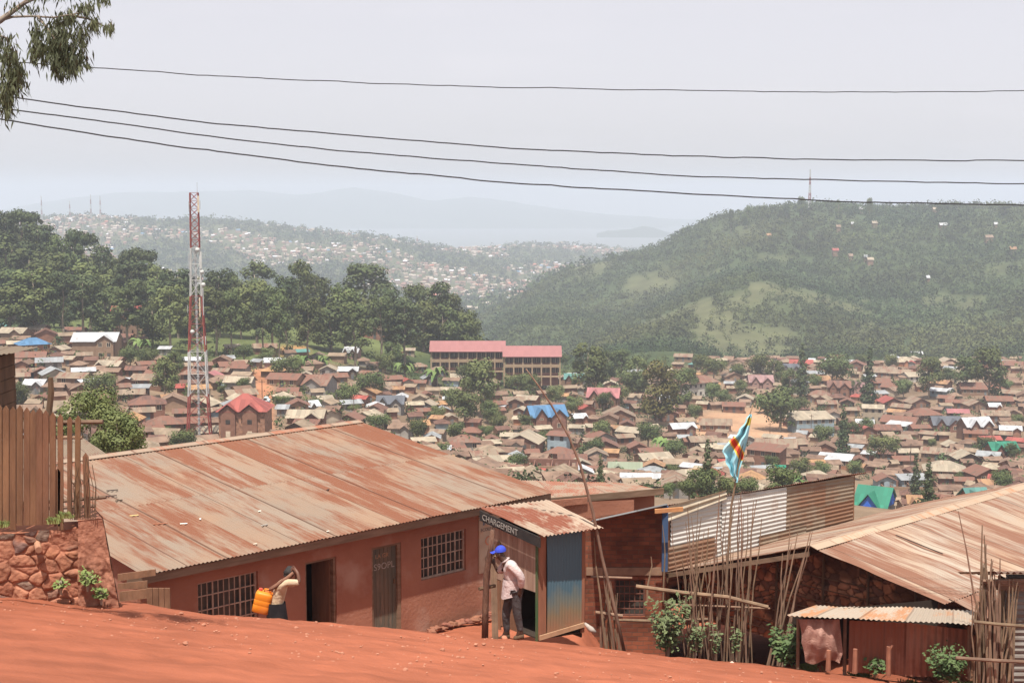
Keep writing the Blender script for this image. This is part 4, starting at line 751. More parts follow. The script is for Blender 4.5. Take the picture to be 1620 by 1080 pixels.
# forest floor thickening under the ridge trees
def ridgecond(N):
    px = rng.uniform(-80, 770, N); D = rng.uniform(500, 680, N); X_ = (px - 810) / F * D; Z_ = H(X_, D); keep = rng.random(N) < .8
    return X_[keep], D[keep], Z_[keep], rng.uniform(2, 5, keep.sum())
scatter_tufts('undergrowth', 700, ridgecond, 0, 0, 'dense undergrowth filling the space between the ridge trees', 'undergrowth', FAR, 60, 1.2, .4)
# ---------------------------------------------------------------- far hillside town
mb = MB(); LL = []
while len(LL) < 3400:
    px = random.uniform(-60, 1010); D = math.exp(random.uniform(math.log(1900), math.log(4150))); X_ = (px - 810) / F * D; 
    if mnoise.noise((X_ * .004, D * .003, 4)) > .02 or random.random() < .1: continue
    w_ = random.uniform(5, 10.5); d_ = random.uniform(5, 8); a_ = random.uniform(-.6, .6)
    RRc = random.choices([(.6, .6, .62), (.33, .26, .2), (.25, .14, .11), (.42, .36, .3), (.15, .25, .36), (.42, .15, .1)], (9, 30, 32, 22, 2, 2))[0]; WW = random.choice([(.33, .23, .17), (.42, .36, .3), (.28, .16, .11)])
    LL.append((X_, D, w_, d_, a_, RRc, WW))
zz = H(np.array([q[0] for q in LL]), np.array([q[1] for q in LL]))
for (X_, D, w_, d_, a_, RRc, WW), z_ in zip(LL, zz):
    if z_ < -185: continue
    ca_, sa_ = math.cos(a_), math.sin(a_); T_ = lambda x, y, z: (X_ + x * ca_ - y * sa_, D + x * sa_ + y * ca_, z_ + z)
    x, y = w_ / 2, d_ / 2; hh = random.choice((3, 3, 3, 6)); g_ = hh + 1.9
    mb.face([T_(-x, -y, -3), T_(x, -y, -3), T_(x, -y, hh), T_(-x, -y, hh)], col=WW); mb.face([T_(x, -y, -3), T_(x, y, -3), T_(x, y, hh), T_(x, 0, g_), T_(x, -y, hh)], col=WW); mb.face([T_(-x, y, -3), T_(-x, -y, -3), T_(-x, -y, hh), T_(-x, 0, g_), T_(-x, y, hh)], col=WW)
    mb.face([T_(-x, -y - .5, hh - .1), T_(x, -y - .5, hh - .1), T_(x, 0, g_ + .1), T_(-x, 0, g_ + .1)], col=RRc); mb.face([T_(x, y + .5, hh - .1), T_(-x, y + .5, hh - .1), T_(-x, 0, g_ + .1), T_(x, 0, g_ + .1)], col=RRc)
tag(part('distant_houses', mb, attrmat('distant_house_paint', nscale=.05, namp=.1), None, attr=True, off=(0, 0, 0)), 'hundreds of tiny hazy houses over the far hillside', 'houses', kind='stuff')
def block(px0, px1, yt, yb, D, colr, label, name='tower_block', cat='building'):
    x0, x1 = ray(px0, yt)[0] * D, ray(px1, yt)[0] * D; z0, z1 = ray(px0, yb)[1] * D - 12, ray(px0, yt)[1] * D; r = thing(name, ((x0 + x1) / 2, D, z0), label, cat)
    mb = MB(); w = (x1 - x0) / 2; mb.cbox(-w, w, 0, 16, 0, z1 - z0); link('wall', mb.mesh('wall', mat=noisemat(name + '_paint', colr, tuple(q * .8 for q in colr), scale=.05)), r)
    n = max(3, int((z1 - z0 - 12) / 4))
    mb = MB()
    for i in range(n): zz_ = z1 - z0 - 3 - i * 4; mb.cbox(-w * .92, w * .92, -.3, -.02, zz_ - 1.6, zz_)
    link('window_band', mb.mesh('window_band', mat=GLASS), r); rf = MB(); rf.cbox(-w * .4, w * .3, 4, 10, z1 - z0, z1 - z0 + 3); link('roof_hut', rf.mesh('roof_hut', mat=TRIM), r)
block(880, 898, 384, 398, 3950, (.30, .27, .28), 'largest grey block on the skyline of the lakeside town'); block(784, 797, 389, 397, 3950, (.62, .20, .14), 'small orange-red block on the lakeside town ridge', 'red_block'); block(975, 985, 393, 402, 4000, (.6, .36, .30), 'pinkish block at the end of the lakeside town before the wooded hill', 'pink_block')
block(903, 912, 389, 398, 3980, (.55, .32, .28), 'small pink block just right of the largest grey skyline block', 'brick_block')
def hillhouse(px, yb, w, rc, label, typ='s'):
    g_ = ground_at(px, yb, 700, 2000)
    if g_ is None: return
    W_ = w * g_.y / F; r = thing('hill_house', g_, label, 'house', 'houses on the wooded hill'); wm, rm = MB(), MB(); dp = W_ * .7; W_ *= .75; prism(wm, -W_ / 2 + .5, W_ / 2 - .5, -dp / 2 - 3, dp / 2 - 3, -4, 4.4, 6.0); gable(rm, -W_ / 2, W_ / 2, -dp / 2 - 3.6, dp / 2 - 2.4, 4.2, 6.2 + W_ * .05)
    link('wall', wm.mesh('wall', mat=WALL['M']), r); link('roof', rm.mesh('roof', mat=ROOF[rc]), r)
for a in ((1490, 363, 17, 'w', 'brightest white roof high on the wooded hill'), (1573, 362, 8, 'w', 'small white steep roof near the right end of the wooded hill'), (1382, 360, 12, 'c', 'pale roof just below the crest of the wooded hill'), (1347, 361, 6, 'w', 'tiny white roof left of the pale roof on the wooded hill'), (1325, 366, 10, 't', 'tan-roofed house high on the left of the wooded hill'), (1361, 337, 9, 'w', 'white roof right under the hill crest by the tall skyline tree'),
          (1375, 419, 14, 'c', 'cream roof in the middle of the hill forest'), (1368, 414, 8, 'w', 'white roof touching the cream one in the hill forest'), (1344, 412, 10, 't', 'tan roof left of the cream one in the hill forest'), (1466, 448, 8, 'w', 'lone white roof low in the hill forest'), (1562, 383, 17, 't', 'long tan-roofed house on the upper right of the hill'), (1600, 402, 14, 'o', 'orange house on bare earth at the far right of the hill'), (1478, 338, 12, 'c', 'cream house on the hill crest'), (1320, 404, 14, 'R', 'red house low left in the hill forest'), (1215, 380, 10, 'o', 'small orange-roofed house on the left shoulder of the hill'), (1310, 326, 14, 'T', 'pale teal roof among the crest trees below the red mast')): hillhouse(a[0], a[1], a[2], a[3], a[4])
for px, yt, w_, hp, lb in ((1268, 310, 14, 26, 'clump-like broad tree standing under the red mast on the hill crest'), (1376, 312, 10, 14, 'lone round tree poking above the middle of the hill crest'), (1182, 324, 16, 20, 'broad tree on the left shoulder of the hill crest'), (1208, 324, 9, 16, 'slim tree next right of the broad shoulder tree on the crest'), (1327, 317, 12, 14, 'leafy tree on the crest between the mast and the lone round tree'), (1485, 322, 9, 14, 'thin paired tree on the right half of the hill crest'), (1590, 323, 22, 18, 'wide tree at the right end of the hill crest'), (1157, 330, 9, 16, 'leftmost slim tree on the sloping hill crest'), (1245, 322, 9, 14, 'small tree just left of the mast on the hill crest')):
    tree('full' if w_ > 9 else 'euc', px, yt, w_, group='trees on the hill crest', label=lb, lo=1350, hpx=hp)
# ---------------------------------------------------------------- masts
RED = noisemat('mast_red', (.27, .06, .045), (.21, .05, .04), scale=.5); WHITE = noisemat('mast_white', (.52, .52, .50), (.42, .42, .40), scale=.5); GREYM = noisemat('mast_grey', (.4, .4, .4), (.3, .3, .3), scale=1)
def mast_section(parent, z0, z1, w0, w1, n, mat, rl, rb, off=(0, 0)):
    mb = MB(); W_ = lambda z: w0 + (w1 - w0) * (z - z0) / (z1 - z0); cor = ((-1, -1), (1, -1), (1, 1), (-1, 1))
    P_ = lambda k, z: Vector((cor[k][0] * W_(z) / 2, cor[k][1] * W_(z) / 2, z))
    for k in range(4): mb.tube([P_(k, z0), P_(k, z1)], rl, 5)
    for i in range(n):
        a, b_ = z0 + (z1 - z0) * i / n, z0 + (z1 - z0) * (i + 1) / n
        for k in range(4): j = (k + 1) % 4; mb.tube([P_(k, a), P_(j, b_)], rb, 4, False); mb.tube([P_(j, a), P_(k, b_)], rb, 4, False); mb.tube([P_(k, b_), P_(j, b_)], rb, 4, False)
    return link('lattice_section', mb.mesh('lattice_section', mat=mat), parent)
def mast():
    D = 266; px = 312; x = ray(313.5, 600)[0] * D; Z = lambda v: ray(312, v)[1] * D; zb = h(x, D); r = thing('radio_mast', (x, D, zb), 'tall red and white lattice phone mast with antennas and round dishes', 'mast'); r.rotation_euler = (0, 0, .12); k = D / F
    zz_ = [Z(v) - zb for v in (305, 392, 468, 555, 625, 720)]; zz_[-1] = min(zz_[-1], -1.0); ww = [12.5, 13.5, 17.5, 26, 29, 39]; cols = [RED, WHITE, RED, WHITE, RED]; ns = [7, 3, 4, 2, 3]; zmin = zz_[-1]
    for i in range(5): mast_section(r, zz_[i + 1], zz_[i], ww[i + 1] * k, ww[i] * k, ns[i], cols[i], .10 + .015 * i, .038)
    mb = MB(); mb.tube([(0, 0, zmin), (0, 0, zz_[0] - 8)], .22, 6); 
    for i in range(40): z = zmin + i * 1.0; mb.cbox(-.35, .35, -.3, -.25, z, z + .06)
    link('cable_ladder', mb.mesh('cable_ladder', mat=GREYM), r)
    mb = MB(); mb.tube([(.6, 0, zz_[0]), (.6, 0, zz_[0] + 1.9)], .04, 5); link('lightning_rod', mb.mesh('lightning_rod', mat=GREYM), r)
    for (ax, v0, v1, rr, mt) in ((7.2, 310, 336, .17, TRIM), (-7.2, 319, 335, .07, GREYM), (10, 317, 331, .05, GREYM), (9.2, 398, 424, .17, WHITE), (-9, 400, 426, .07, GREYM), (11.5, 455, 498, .08, GREYM), (6, 470, 500, .12, TRIM), (-13, 482, 494, .05, GREYM), (13.5, 531, 545, .1, WHITE), (9.5, 531, 543, .1, WHITE)):
        z0, z1 = Z(v1) - zb, Z(v0) - zb; mb = MB(); mb.cbox(ax * k - rr, ax * k + rr, -1.2, -1.2 + rr * 1.4, z0, z1); mb.tube([(ax * k * .55, -.7, z0 + .4), (ax * k, -1.1, z0 + .4)], .03, 4); mb.tube([(ax * k * .55, -.7, z1 - .4), (ax * k, -1.1, z1 - .4)], .03, 4); link('panel_antenna', mb.mesh('panel_antenna', mat=mt), r)
    for (ax, v) in ((10.5, 430), (12, 450), (-6.5, 524), (4, 395)):
        mb = MB(); c_ = Vector((ax * k, -1.0, Z(v) - zb)); mb.tube([c_ + Vector((0, .35, 0)), c_ + Vector((0, .3, 0)), c_, c_ - Vector((0, .3, 0)), c_ - Vector((0, .38, 0))], [.1, .4, .42, .3, .05], 14); mb.tube([c_, (ax * k * .55, -.5, c_.z)], .04, 4); link('dish', mb.mesh('dish', smooth=True, mat=WHITE), r)
    OCC.append((x, D, 4))
mast()
def farmast(px, v0, v1, D, w, label, mat=RED, dz=14):
    x = ray(px, v0)[0] * D; zt, zb = ray(px, v0)[1] * D, ray(px, v1)[1] * D - dz; r = thing('far_mast', (x, D, zb), label, 'mast', 'far masts'); n = 6
    for i in range(n): mast_section(r, (zt - zb) * i / n, (zt - zb) * (i + 1) / n, w * (1.3 - i / n), w * (1.3 - (i + 1) / n), 2, RED if i % 2 == 0 else WHITE, w * .11, w * .05)
for a in ((65, 310, 345, 3150, 2.6, 'leftmost thin mast on the far hilltop town, standing apart'), (110, 318, 343, 3150, 2.4, 'shortest thin mast left of the pair on the far hilltop'), (143, 308, 343, 3150, 2.6, 'left mast of the close pair on the far hilltop'), (158, 310, 343, 3150, 2.6, 'right mast of the close pair on the far hilltop'), (660, 373, 390, 3300, 5, 'short mast on the descending far ridge before the lake'), (1282, 268, 322, 1600, 2.4, 'thin red and white mast on the wooded hill crest')): farmast(*a)
# people, car and minibuses in the streets
def vehicle(px, py, w, colr, label, van=False, lo=220):
    g_ = ground_at(px, py, lo, 900); L_, hh, wd = w * g_.y / F, (2.1 if van else 1.45), 1.8; r = thing('minibus' if van else 'parked_car', g_ + Vector((0, 0, .1)), label, 'minibus' if van else 'car'); x = L_ / 2
    pr = [(-x, .35), (-x, .85 if not van else 1.9), (-x * .62, .95 if not van else hh), (-x * .42, hh), (x * .35, hh), (x * .66, .95), (x, .85), (x, .35)]
    mb = MB(); mb.face([(a, -wd / 2, b_) for a, b_ in pr[::-1]][::-1]); mb.face([(a, wd / 2, b_) for a, b_ in pr[::-1]])
    for i in range(len(pr)): a, b_ = pr[i], pr[(i + 1) % len(pr)]; mb.face([(a[0], -wd / 2, a[1]), (a[0], wd / 2, a[1]), (b_[0], wd / 2, b_[1]), (b_[0], -wd / 2, b_[1])])
    link('body', mb.mesh('body', mat=noisemat('paint' + str(int(px)), colr, colr, scale=1, rough=.35)), r)
    mb = MB(); mb.cbox(-x * .5, x * .4, -wd / 2 - .02, wd / 2 + .02, hh - .6, hh - .15); link('window', mb.mesh('window', mat=GLASS), r)
    for a in (-.6, .62):
        for s_ in (-1, 1): mb = MB(); mb.tube([(a * x, s_ * wd / 2 - .12, .33), (a * x, s_ * wd / 2 + .12, .33)], .33, 12); link('wheel', mb.mesh('wheel', mat=GLASS), r)
vehicle(421, 639, 12, (.6, .72, .74), 'pale blue car driving up the red dirt street beside the red-roofed house'); vehicle(1483, 624, 18, (.78, .78, .77), 'left white minibus parked among houses at the right edge', True); vehicle(1506, 624, 12, (.75, .76, .78), 'right white minibus parked beside the longer one', True)
# ---------------------------------------------------------------- label the town: each by its look and its nearest landmark
def assign():
    groups = {}
    for (o, adj, px, py, w_) in PENDING:
        best = sorted((math.hypot(px - l[1], (py - l[2]) * 1.6), i) for i, l in enumerate(LANDM))[0]; l = LANDM[best[1]]; dx, dy = px - l[1], (py - l[2]) * 1.6
        dr = ('right of' if dx > 0 else 'left of') if abs(dx) > abs(dy) else ('below' if dy > 0 else 'above'); groups.setdefault((adj, l[0], dr), []).append((best[0], o))
    ORD = ['nearest', 'second nearest', 'third nearest', 'fourth nearest', 'fifth nearest', 'sixth nearest', 'seventh nearest', 'eighth nearest', 'ninth nearest', 'tenth nearest'] + [f'{n}th nearest' for n in range(11, 40)]
    for (adj, ln, dr), lst in groups.items():
        lst.sort(key=lambda t: t[0])
        for k, (_, o) in enumerate(lst):
            o['label'] = f"{adj} {dr} the {ln}" if len(lst) == 1 else f"{adj}, {ORD[k]} {dr} the {ln}"
# ================================================================= NEAR BUILDINGS
EV = Vector((7.43, 7.0, 0)).normalized(); NV = Vector((-EV.y, EV.x, 0)); UP = Vector((0, 0, 1))
MROOF = sheetmat('weathered_roof_sheets', (.238, .182, .138), (.185, .073, .040), amount=.50, tint=.15, seam=.7, su=.84, sv=3.7, streak=(2.4, .30), fine=1.6, dust=(.262, .168, .112), soft=.085)
KROOF = sheetmat('kiosk_roof_sheets', (.37, .28, .21), (.20, .07, .042), amount=.42, tint=.15, seam=.2, su=.8, sv=1.05, streak=(1.6, .7), fine=4)
PLASTER = noisemat('red_plaster', (.33, .15, .095), (.25, .105, .066), scale=1.2, lo=.3, hi=.7, rough=.95, c3=(.36, .22, .165), s3=1.1, bump=.25, bscale=14)
FASCIA = noisemat('fascia_board', (.23, .15, .10), (.15, .095, .06), scale=4, stretch=(.4, .4, 3))
PLANK = noisemat('old_planks', (.26, .135, .078), (.18, .095, .055), scale=3, stretch=(2, 2, .35), bump=.3, bscale=20)
PICKET = noisemat('picket_wood', (.21, .105, .055), (.14, .068, .037), scale=2.5, stretch=(3, 3, .5), bump=.3, bscale=16, objrand=.12)
STICK = noisemat('dry_stick', (.225, .145, .095), (.15, .095, .063), scale=5, objrand=.2)
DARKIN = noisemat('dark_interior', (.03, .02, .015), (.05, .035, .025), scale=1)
IRON = noisemat('window_iron', (.42, .32, .25), (.30, .21, .16), scale=8, rough=.7)
def corr(A, B, C, D, pitch=.076, amp=.011, seg=5, ny=8, wave=.0, u0=0, sag=0.0):
    '''real corrugated sheet: A,B eave left/right, C,D ridge right/left'''
    A, B, C, D = map(Vector, (A, B, C, D)); n = ((B - A).cross(D - A)).normalized(); n = n if n.z > 0 else -n
    w = (B - A).length; nx = int(w / pitch * seg); sl = (D - A).length; V = []; uv = []
    for j in range(ny + 1):
        t = j / ny; L_, R_ = A.lerp(D, t), B.lerp(C, t)
        for i in range(nx + 1):
            s = i / nx; u = s * w; p = L_.lerp(R_, s) + n * (amp * math.cos(2 * math.pi * u / pitch) + wave * (mnoise.noise((u * .8, t * 4, 1)) + .4 * mnoise.noise((u * 3, t * 7, 2)) * (j in (0, ny))))
            p = p - UP * sag * math.sin(math.pi * s); V.append(tuple(p)); uv.append((u + u0, sl * (1 - t)))
    f = [(j * (nx + 1) + i, j * (nx + 1) + i + 1, (j + 1) * (nx + 1) + i + 1, (j + 1) * (nx + 1) + i) for j in range(ny) for i in range(nx)]
    mb = MB(); mb.v = V; mb.f = f; mb.uv = [uv[k] for q in f for k in q]; mb.c = [(1, 1, 1)] * len(V); return mb
def merge(*ms):
    r = MB()
    for m_ in ms: i = len(r.v); r.v += m_.v; r.f += [tuple(a + i for a in q) for q in m_.f]; r.uv += m_.uv; r.c += m_.c
    return r
def framewall(mb, O, e, n, x0, x1, z0, z1, op, th=.22, ztop=None):
    q = MB(); cellbox(q, x0, x1, z0, z1, 0, op, th); O = Vector(O)
    q.v = [tuple(O + e * p[0] + n * p[1] + UP * p[2]) for p in q.v]; i = len(mb.v); mb.v += q.v; mb.f += [tuple(a + i for a in f) for f in q.f]; mb.uv += q.uv; mb.c += q.c
def obox(mb, O, e, n, x0, x1, y0, y1, z0, z1): O = Vector(O); mb.box(O + e * x0 + n * y0 + UP * z0, e * (x1 - x0), n * (y1 - y0), UP * (z1 - z0))
def text_mb(body, size, O, ex, up, thick=.006):
    cu = bpy.data.curves.new('lettering_curve', 'FONT'); cu.body = body; cu.size = size; cu.extrude = thick / 2; cu.resolution_u = 3; o = bpy.data.objects.new('tmp', cu); COL.objects.link(o)
    dg = bpy.context.evaluated_depsgraph_get(); m_ = bpy.data.meshes.new_from_object(o.evaluated_get(dg)); mb = MB(); nrm = ex.cross(up)
    for f in m_.polygons: mb.face([Vector(O) + ex * m_.vertices[i].co.x + up * m_.vertices[i].co.y + nrm * m_.vertices[i].co.z for i in f.vertices])
    bpy.data.objects.remove(o); bpy.data.curves.remove(cu); bpy.data.meshes.remove(m_); return mb
# ---------------------------------------------------------------- the long building
E0 = Vector((-6.66, 25.02, 0)); LB = 10.45; RW = 7.35; OVH = .45; ZE, ZR = -6.78, -5.98
lb = thing('long_building', E0 + NV * OVH + UP * -9.3, 'long red-plastered building under a wide rusty corrugated roof', 'building')
WO = E0 + NV * OVH   # wall origin
ZW0, ZW1 = -10.1, -6.80; DY = (0, 0)
wins = [(1.40, 2.74, -8.42, -7.29), (6.88, 8.17, -8.27, -7.33)]; doors = [(3.86, 4.63, -9.46, -7.33), (5.54, 6.33, -9.46, -7.32)]
wm = MB(); framewall(wm, WO, EV, NV, .15, LB - .15, ZW0, ZW1, wins + doors)
obox(wm, WO, EV, NV, .15, LB - .15, RW - OVH + 4.3, RW - OVH + 4.5, ZW0 - 4, ZR - 1.45)
for s0 in (.15, LB - .37):   # gable ends
    O = WO + EV * s0; yb, ym = .22, RW - OVH
    pts = [(yb, ZW0 - 4), (ym + 4.29, ZW0 - 4), (ym + 4.29, ZR - 1.45), (ym, ZR - .06), (yb, ZW1 + .005)]
    for off, rev in ((0, True), (.22, False)): wm.face([O + EV * off + NV * y + UP * z for y, z in (pts[::-1] if rev else pts)])
part('wall', wm, PLASTER, lb)
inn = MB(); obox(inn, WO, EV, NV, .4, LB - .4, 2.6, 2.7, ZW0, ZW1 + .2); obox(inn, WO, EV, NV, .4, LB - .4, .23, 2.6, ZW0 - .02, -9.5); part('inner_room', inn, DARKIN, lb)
A, B = E0 + UP * ZE, E0 + EV * LB + UP * ZE; C, D = B + NV * RW + UP * (ZR - ZE), A + NV * RW + UP * (ZR - ZE)
front = corr(A, B, C, D, pitch=.09, ny=14, wave=.012); back = MB(); A2, B2 = C + NV * 5.0 - UP * 1.6, D + NV * 5.0 - UP * 1.6; back.slab(A2, B2, D - UP * .03, C - UP * .03, .02)
rf = part('roof', merge(front, back), MROOF, lb)
rc = MB(); rc.slab(D - NV * .22 - UP * .005, C - NV * .22 - UP * .005, C + UP * .035, D + UP * .035, .012); rc.slab(C + NV * .22 - UP * .05, D + NV * .22 - UP * .05, D + UP * .035, C + UP * .035, .012); part('ridge_cap', rc, sheetmat('ridge_sheet', (.30, .22, .16), (.30, .12, .07), amount=.4, tint=.1, seam=.6, su=1.9), rf)
fs = MB(); obox(fs, E0, EV, NV, -.25, LB - .02, .05, .09, ZE - .19, ZE - .03); part('fascia', fs, FASCIA, lb)
fs = MB()
for k in range(14): s = .4 + k * .74; fs.box(E0 + EV * s + NV * .1 + UP * (ZE - .11), EV * .06, NV * .9 + UP * .085, UP * .07)
part('rafters', fs, FASCIA, lb)
def ironwin(root, O, e, n, x0, x1, z0, z1, nv, nh, pane=True, mat=IRON, wide=()):
    mb = MB()
    for (a, b, c_, d_) in ((x0, x0 + .04, z0, z1), (x1 - .04, x1, z0, z1), (x0 + .04, x1 - .04, z0, z0 + .04), (x0 + .04, x1 - .04, z1 - .04, z1)): obox(mb, O, e, n, a, b, .06, .10, c_, d_)
    w = part('window', mb, mat, root); g = MB()
    for i in range(1, nv):
        x = x0 + (x1 - x0) * i / nv; r_ = .016 if i in wide else .008; obox(g, O, e, n, x - r_, x + r_, .072, .088, z0 + .04, z1 - .04)
    for j in range(1, nh): z = z0 + (z1 - z0) * j / nh; obox(g, O, e, n, x0 + .04, x1 - .04, .060, .071, z - .012, z + .012)
    part('grille', g, mat, w)
    if pane: p = MB(); obox(p, O, e, n, x0 + .04, x1 - .04, .13, .14, z0 + .04, z1 - .04); part('pane', p, noisemat('murky_glass', (.03, .035, .035), (.09, .075, .06), scale=3, rough=.3), w)
    return w
ironwin(lb, WO, EV, NV, *wins[0], 11, 4, wide=(3, 8)); ironwin(lb, WO, EV, NV, *wins[1], 10, 4, wide=(2, 4, 6, 8))
# open doorway and green plank door
fr = MB(); x0, x1, z0, z1 = doors[0]; obox(fr, WO, EV, NV, x0, x0 + .05, .04, .16, z0, z1); obox(fr, WO, EV, NV, x1 - .05, x1, .04, .16, z0, z1); obox(fr, WO, EV, NV, x0 + .05, x1 - .05, .04, .16, z1 - .05, z1)
dw = part('doorway', fr, FASCIA, lb); op_ = MB(); O = WO + EV * (x1 - .06) + NV * .17; op_.box(O + UP * z0, EV * .03, NV * .62, UP * (z1 - z0 - .06)); part('door', op_, PLANK, lb, label='brown door leaf standing open inside the dark doorway')
x0, x1, z0, z1 = doors[1]; fr = MB(); obox(fr, WO, EV, NV, x0, x0 + .05, .02, .14, z0, z1); obox(fr, WO, EV, NV, x1 - .09, x1, .02, .14, z0, z1); obox(fr, WO, EV, NV, x0 + .05, x1 - .09, .02, .14, z1 - .05, z1); part('door_frame', fr, FASCIA, lb)
dr = MB(); nb = 6
for i in range(nb): a = x0 + .05 + (x1 - x0 - .14) * i / nb; obox(dr, WO, EV, NV, a + .004, a + (x1 - x0 - .14) / nb - .004, .07, .10, z0, z1 - .055)
gd = part('door', dr, noisemat('green_grey_door', (.075, .085, .07), (.13, .10, .07), scale=2, stretch=(2, 2, .4), c3=(.25, .16, .11), s3=3), lb, label='worn grey-green plank door with painted letters')
tx = text_mb('S9OPL', .20, WO + EV * (x0 + .10) + NV * .066 + UP * (z1 - .52), EV, UP); part('lettering', tx, noisemat('chalk_paint', (.30, .28, .25), (.30, .25, .2), scale=20), gd)
tx = text_mb('LA GR', .13, WO + EV * (x0 + .14) + NV * .066 + UP * (z1 - .27), EV, UP); part('lettering', tx, noisemat('chalk_orange', (.42, .22, .12), (.25, .16, .1), scale=20), gd)
hd = MB(); obox(hd, WO, EV, NV, x1 - .17, x1 - .12, .045, .069, -8.2, -8.1); part('handle', hd, WOODD, gd)
# wall poster
px0, px1 = 8.54, 9.26; pb = MB(); obox(pb, WO, EV, NV, px0, px1, -.03, -.004, -8.42, -7.12)
po = solo('wall_poster', pb, noisemat('poster_cream', (.50, .42, .31), (.42, .32, .23), scale=3, c3=(.55, .25, .13), s3=2.2), 'tall cream painted notice board on the red wall behind the leaning post', 'notice board')
for bod, sz, dx, z, colr in (('INPAL', .17, .10, -7.33, (.05, .13, .2)), ('ECOLE PRI', .105, .04, -7.47, (.13, .11, .10)), ('C', .30, .16, -7.80, (.42, .17, .10)), ('S', .30, .44, -7.82, (.42, .17, .10)), ('O', .26, .16, -8.20, (.24, .19, .13))):
    part('lettering', text_mb(bod, sz, WO + EV * (px0 + dx) - NV * .036 + UP * z, EV, UP), noisemat('poster_ink' + bod[0] + str(sz), colr, tuple(q * 1.4 for q in colr), scale=15), po)
# dry stone footing at the wall foot
def rock(mb, c_, r, sq=(1, 1, .75), col=None, amp=.38):
    nu, nv = (9, 6) if amp < .5 else (14, 9); sd = random.uniform(0, 99); base = len(mb.v); g = []
    for j in range(nv + 1):
        th = math.pi * j / nv
        for i in range(nu):
            ph = 2 * math.pi * i / nu; d = Vector((math.sin(th) * math.cos(ph), math.sin(th) * math.sin(ph), math.cos(th))); k = r * (1 + amp * mnoise.noise(d * 1.4 + Vector((sd, 0, 0))))
            mb.v.append((c_[0] + d.x * k * sq[0], c_[1] + d.y * k * sq[1], c_[2] + d.z * k * sq[2])); mb.c.append(col or (1, 1, 1))
    for j in range(nv):
        for i in range(nu): a = base + j * nu + i; b = base + j * nu + (i + 1) % nu; mb.f.append((a, a + nu, b + nu, b)); mb.uv += [(0, 0)] * 4
ROCKM = noisemat('red_dusted_stone', (.27, .105, .065), (.20, .09, .06), scale=5, objrand=.15, bump=.5, bscale=12)
for k in range(13):
    s = 7.0 + k * .145; mb = MB(); c_ = WO + EV * s - NV * (.16 + .1 * random.random()) + UP * (-9.37 + .06 * random.random()); rock(mb, c_, random.uniform(.08, .12), (1.2, .8, .55), amp=.8); ld = ('leftmost' if k == 0 else 'rightmost' if k == 12 else None)
    solo('footing_stone', mb, ROCKM, f"{ld} loose red stone along the foot of the long wall" if ld else f"loose red stone at the wall foot, {['', 'second', 'third', 'fourth', 'fifth', 'sixth', 'seventh', 'eighth', 'ninth', 'tenth', 'eleventh', 'twelfth'][k]} from the left", 'stone', 'stones along the wall foot', smooth=True)
# bits lying on the roof
nrm = ((B - A).cross(D - A)).normalized(); mb = MB()
for (pxl, pyl, ln, an, cl) in ((214, 817, .22, -.3, (.62, .48, .22)), (257, 830, .36, -.4, (.3, .12, .07)), (292, 830, .18, -.5, (.8, .78, .7)), (318, 822, .14, 1, (.8, .78, .7)), (180, 777, .3, -.3, (.04, .03, .03)), (178, 786, .3, -.3, (.05, .03, .03)), (190, 793, .2, 0, (.05, .04, .03)), (412, 810, .08, 0, (.8, .75, .65)), (420, 832, .2, .1, (.3, .28, .25)), (520, 842, .08, 0, (.7, .6, .5)), (405, 862, .1, 0, (.6, .5, .4)), (520, 776, .12, .4, (.05, .04, .04))):
    a_, b_ = ray(pxl, pyl); dvec = Vector((a_, 1, b_)); t = (A - Vector((0, 0, 0))).dot(nrm) / dvec.dot(nrm); p = dvec * t + nrm * .02; e_ = (EV * math.cos(an) + NV * math.sin(an)); s_ = nrm.cross(e_).normalized(); mb.box(p - e_ * ln / 2, e_ * ln * .8, s_ * .03, nrm * .012, cl)
tag(part('roof_litter', mb, attrmat('litter_colours', namp=.1), None, attr=True, off=(0, 0, 0)), 'scraps of wood and litter scattered on the big rusty roof', 'litter', kind='stuff')
# small roof behind the pickets and the neighbour beyond
def simple_house(name, label, pts, zb, wall, roof, cat='building', corrp=None, wy=.3):
    '''pts: eaveL, eaveR, ridgeR, ridgeL of the visible slope'''
    a, b, c_, d = map(Vector, pts); cen = (a + b + c_ + d) / 4; r = thing(name, Vector((cen.x, cen.y, zb)), label, cat)
    part('roof', merge(corr(a, b, c_, d, pitch=.09, ny=5, wave=.015)), roof, r)
    w = MB(); i_ = lambda p, q: (p.lerp(cen, wy * .35)); q = [i_(a, 0), i_(b, 0), i_(c_, 0), i_(d, 0)]
    for k in range(4):
        m_, n__ = q[k], q[(k + 1) % 4]; w.face([(m_.x, m_.y, zb), (n__.x, n__.y, zb), n__ - UP * .06, m_ - UP * .06])
    part('wall', w, wall, r); return r
p = lambda x, y, d: P(x, y, d)
r1 = simple_house('small_outbuilding', 'tan roof corner showing behind the last pickets beside the leafy trees', (p(60, 800, 33), p(176, 722, 36), p(128, 690, 41), p(20, 690, 41)), -11, PLASTER, ROOF['t'])
r2 = simple_house('red_walled_house', 'red-walled house with a low tan roof directly behind the kiosk', (p(780, 792, 34.0), p(1052, 777, 37.0), p(1000, 764, 42), p(770, 758, 42)), -11.5, PLASTER, sheetmat('low_roof', (.33, .24, .17), (.30, .12, .07), amount=.45, tint=.12, su=.84))
mb = MB(); a, b = p(782, 806, 33.9), p(1050, 782, 36.9); e_ = (b - a).normalized(); mb.box(a, e_ * (b - a).length, Vector((0, .05, 0)), UP * .17); part('fascia', mb, FASCIA, r2)
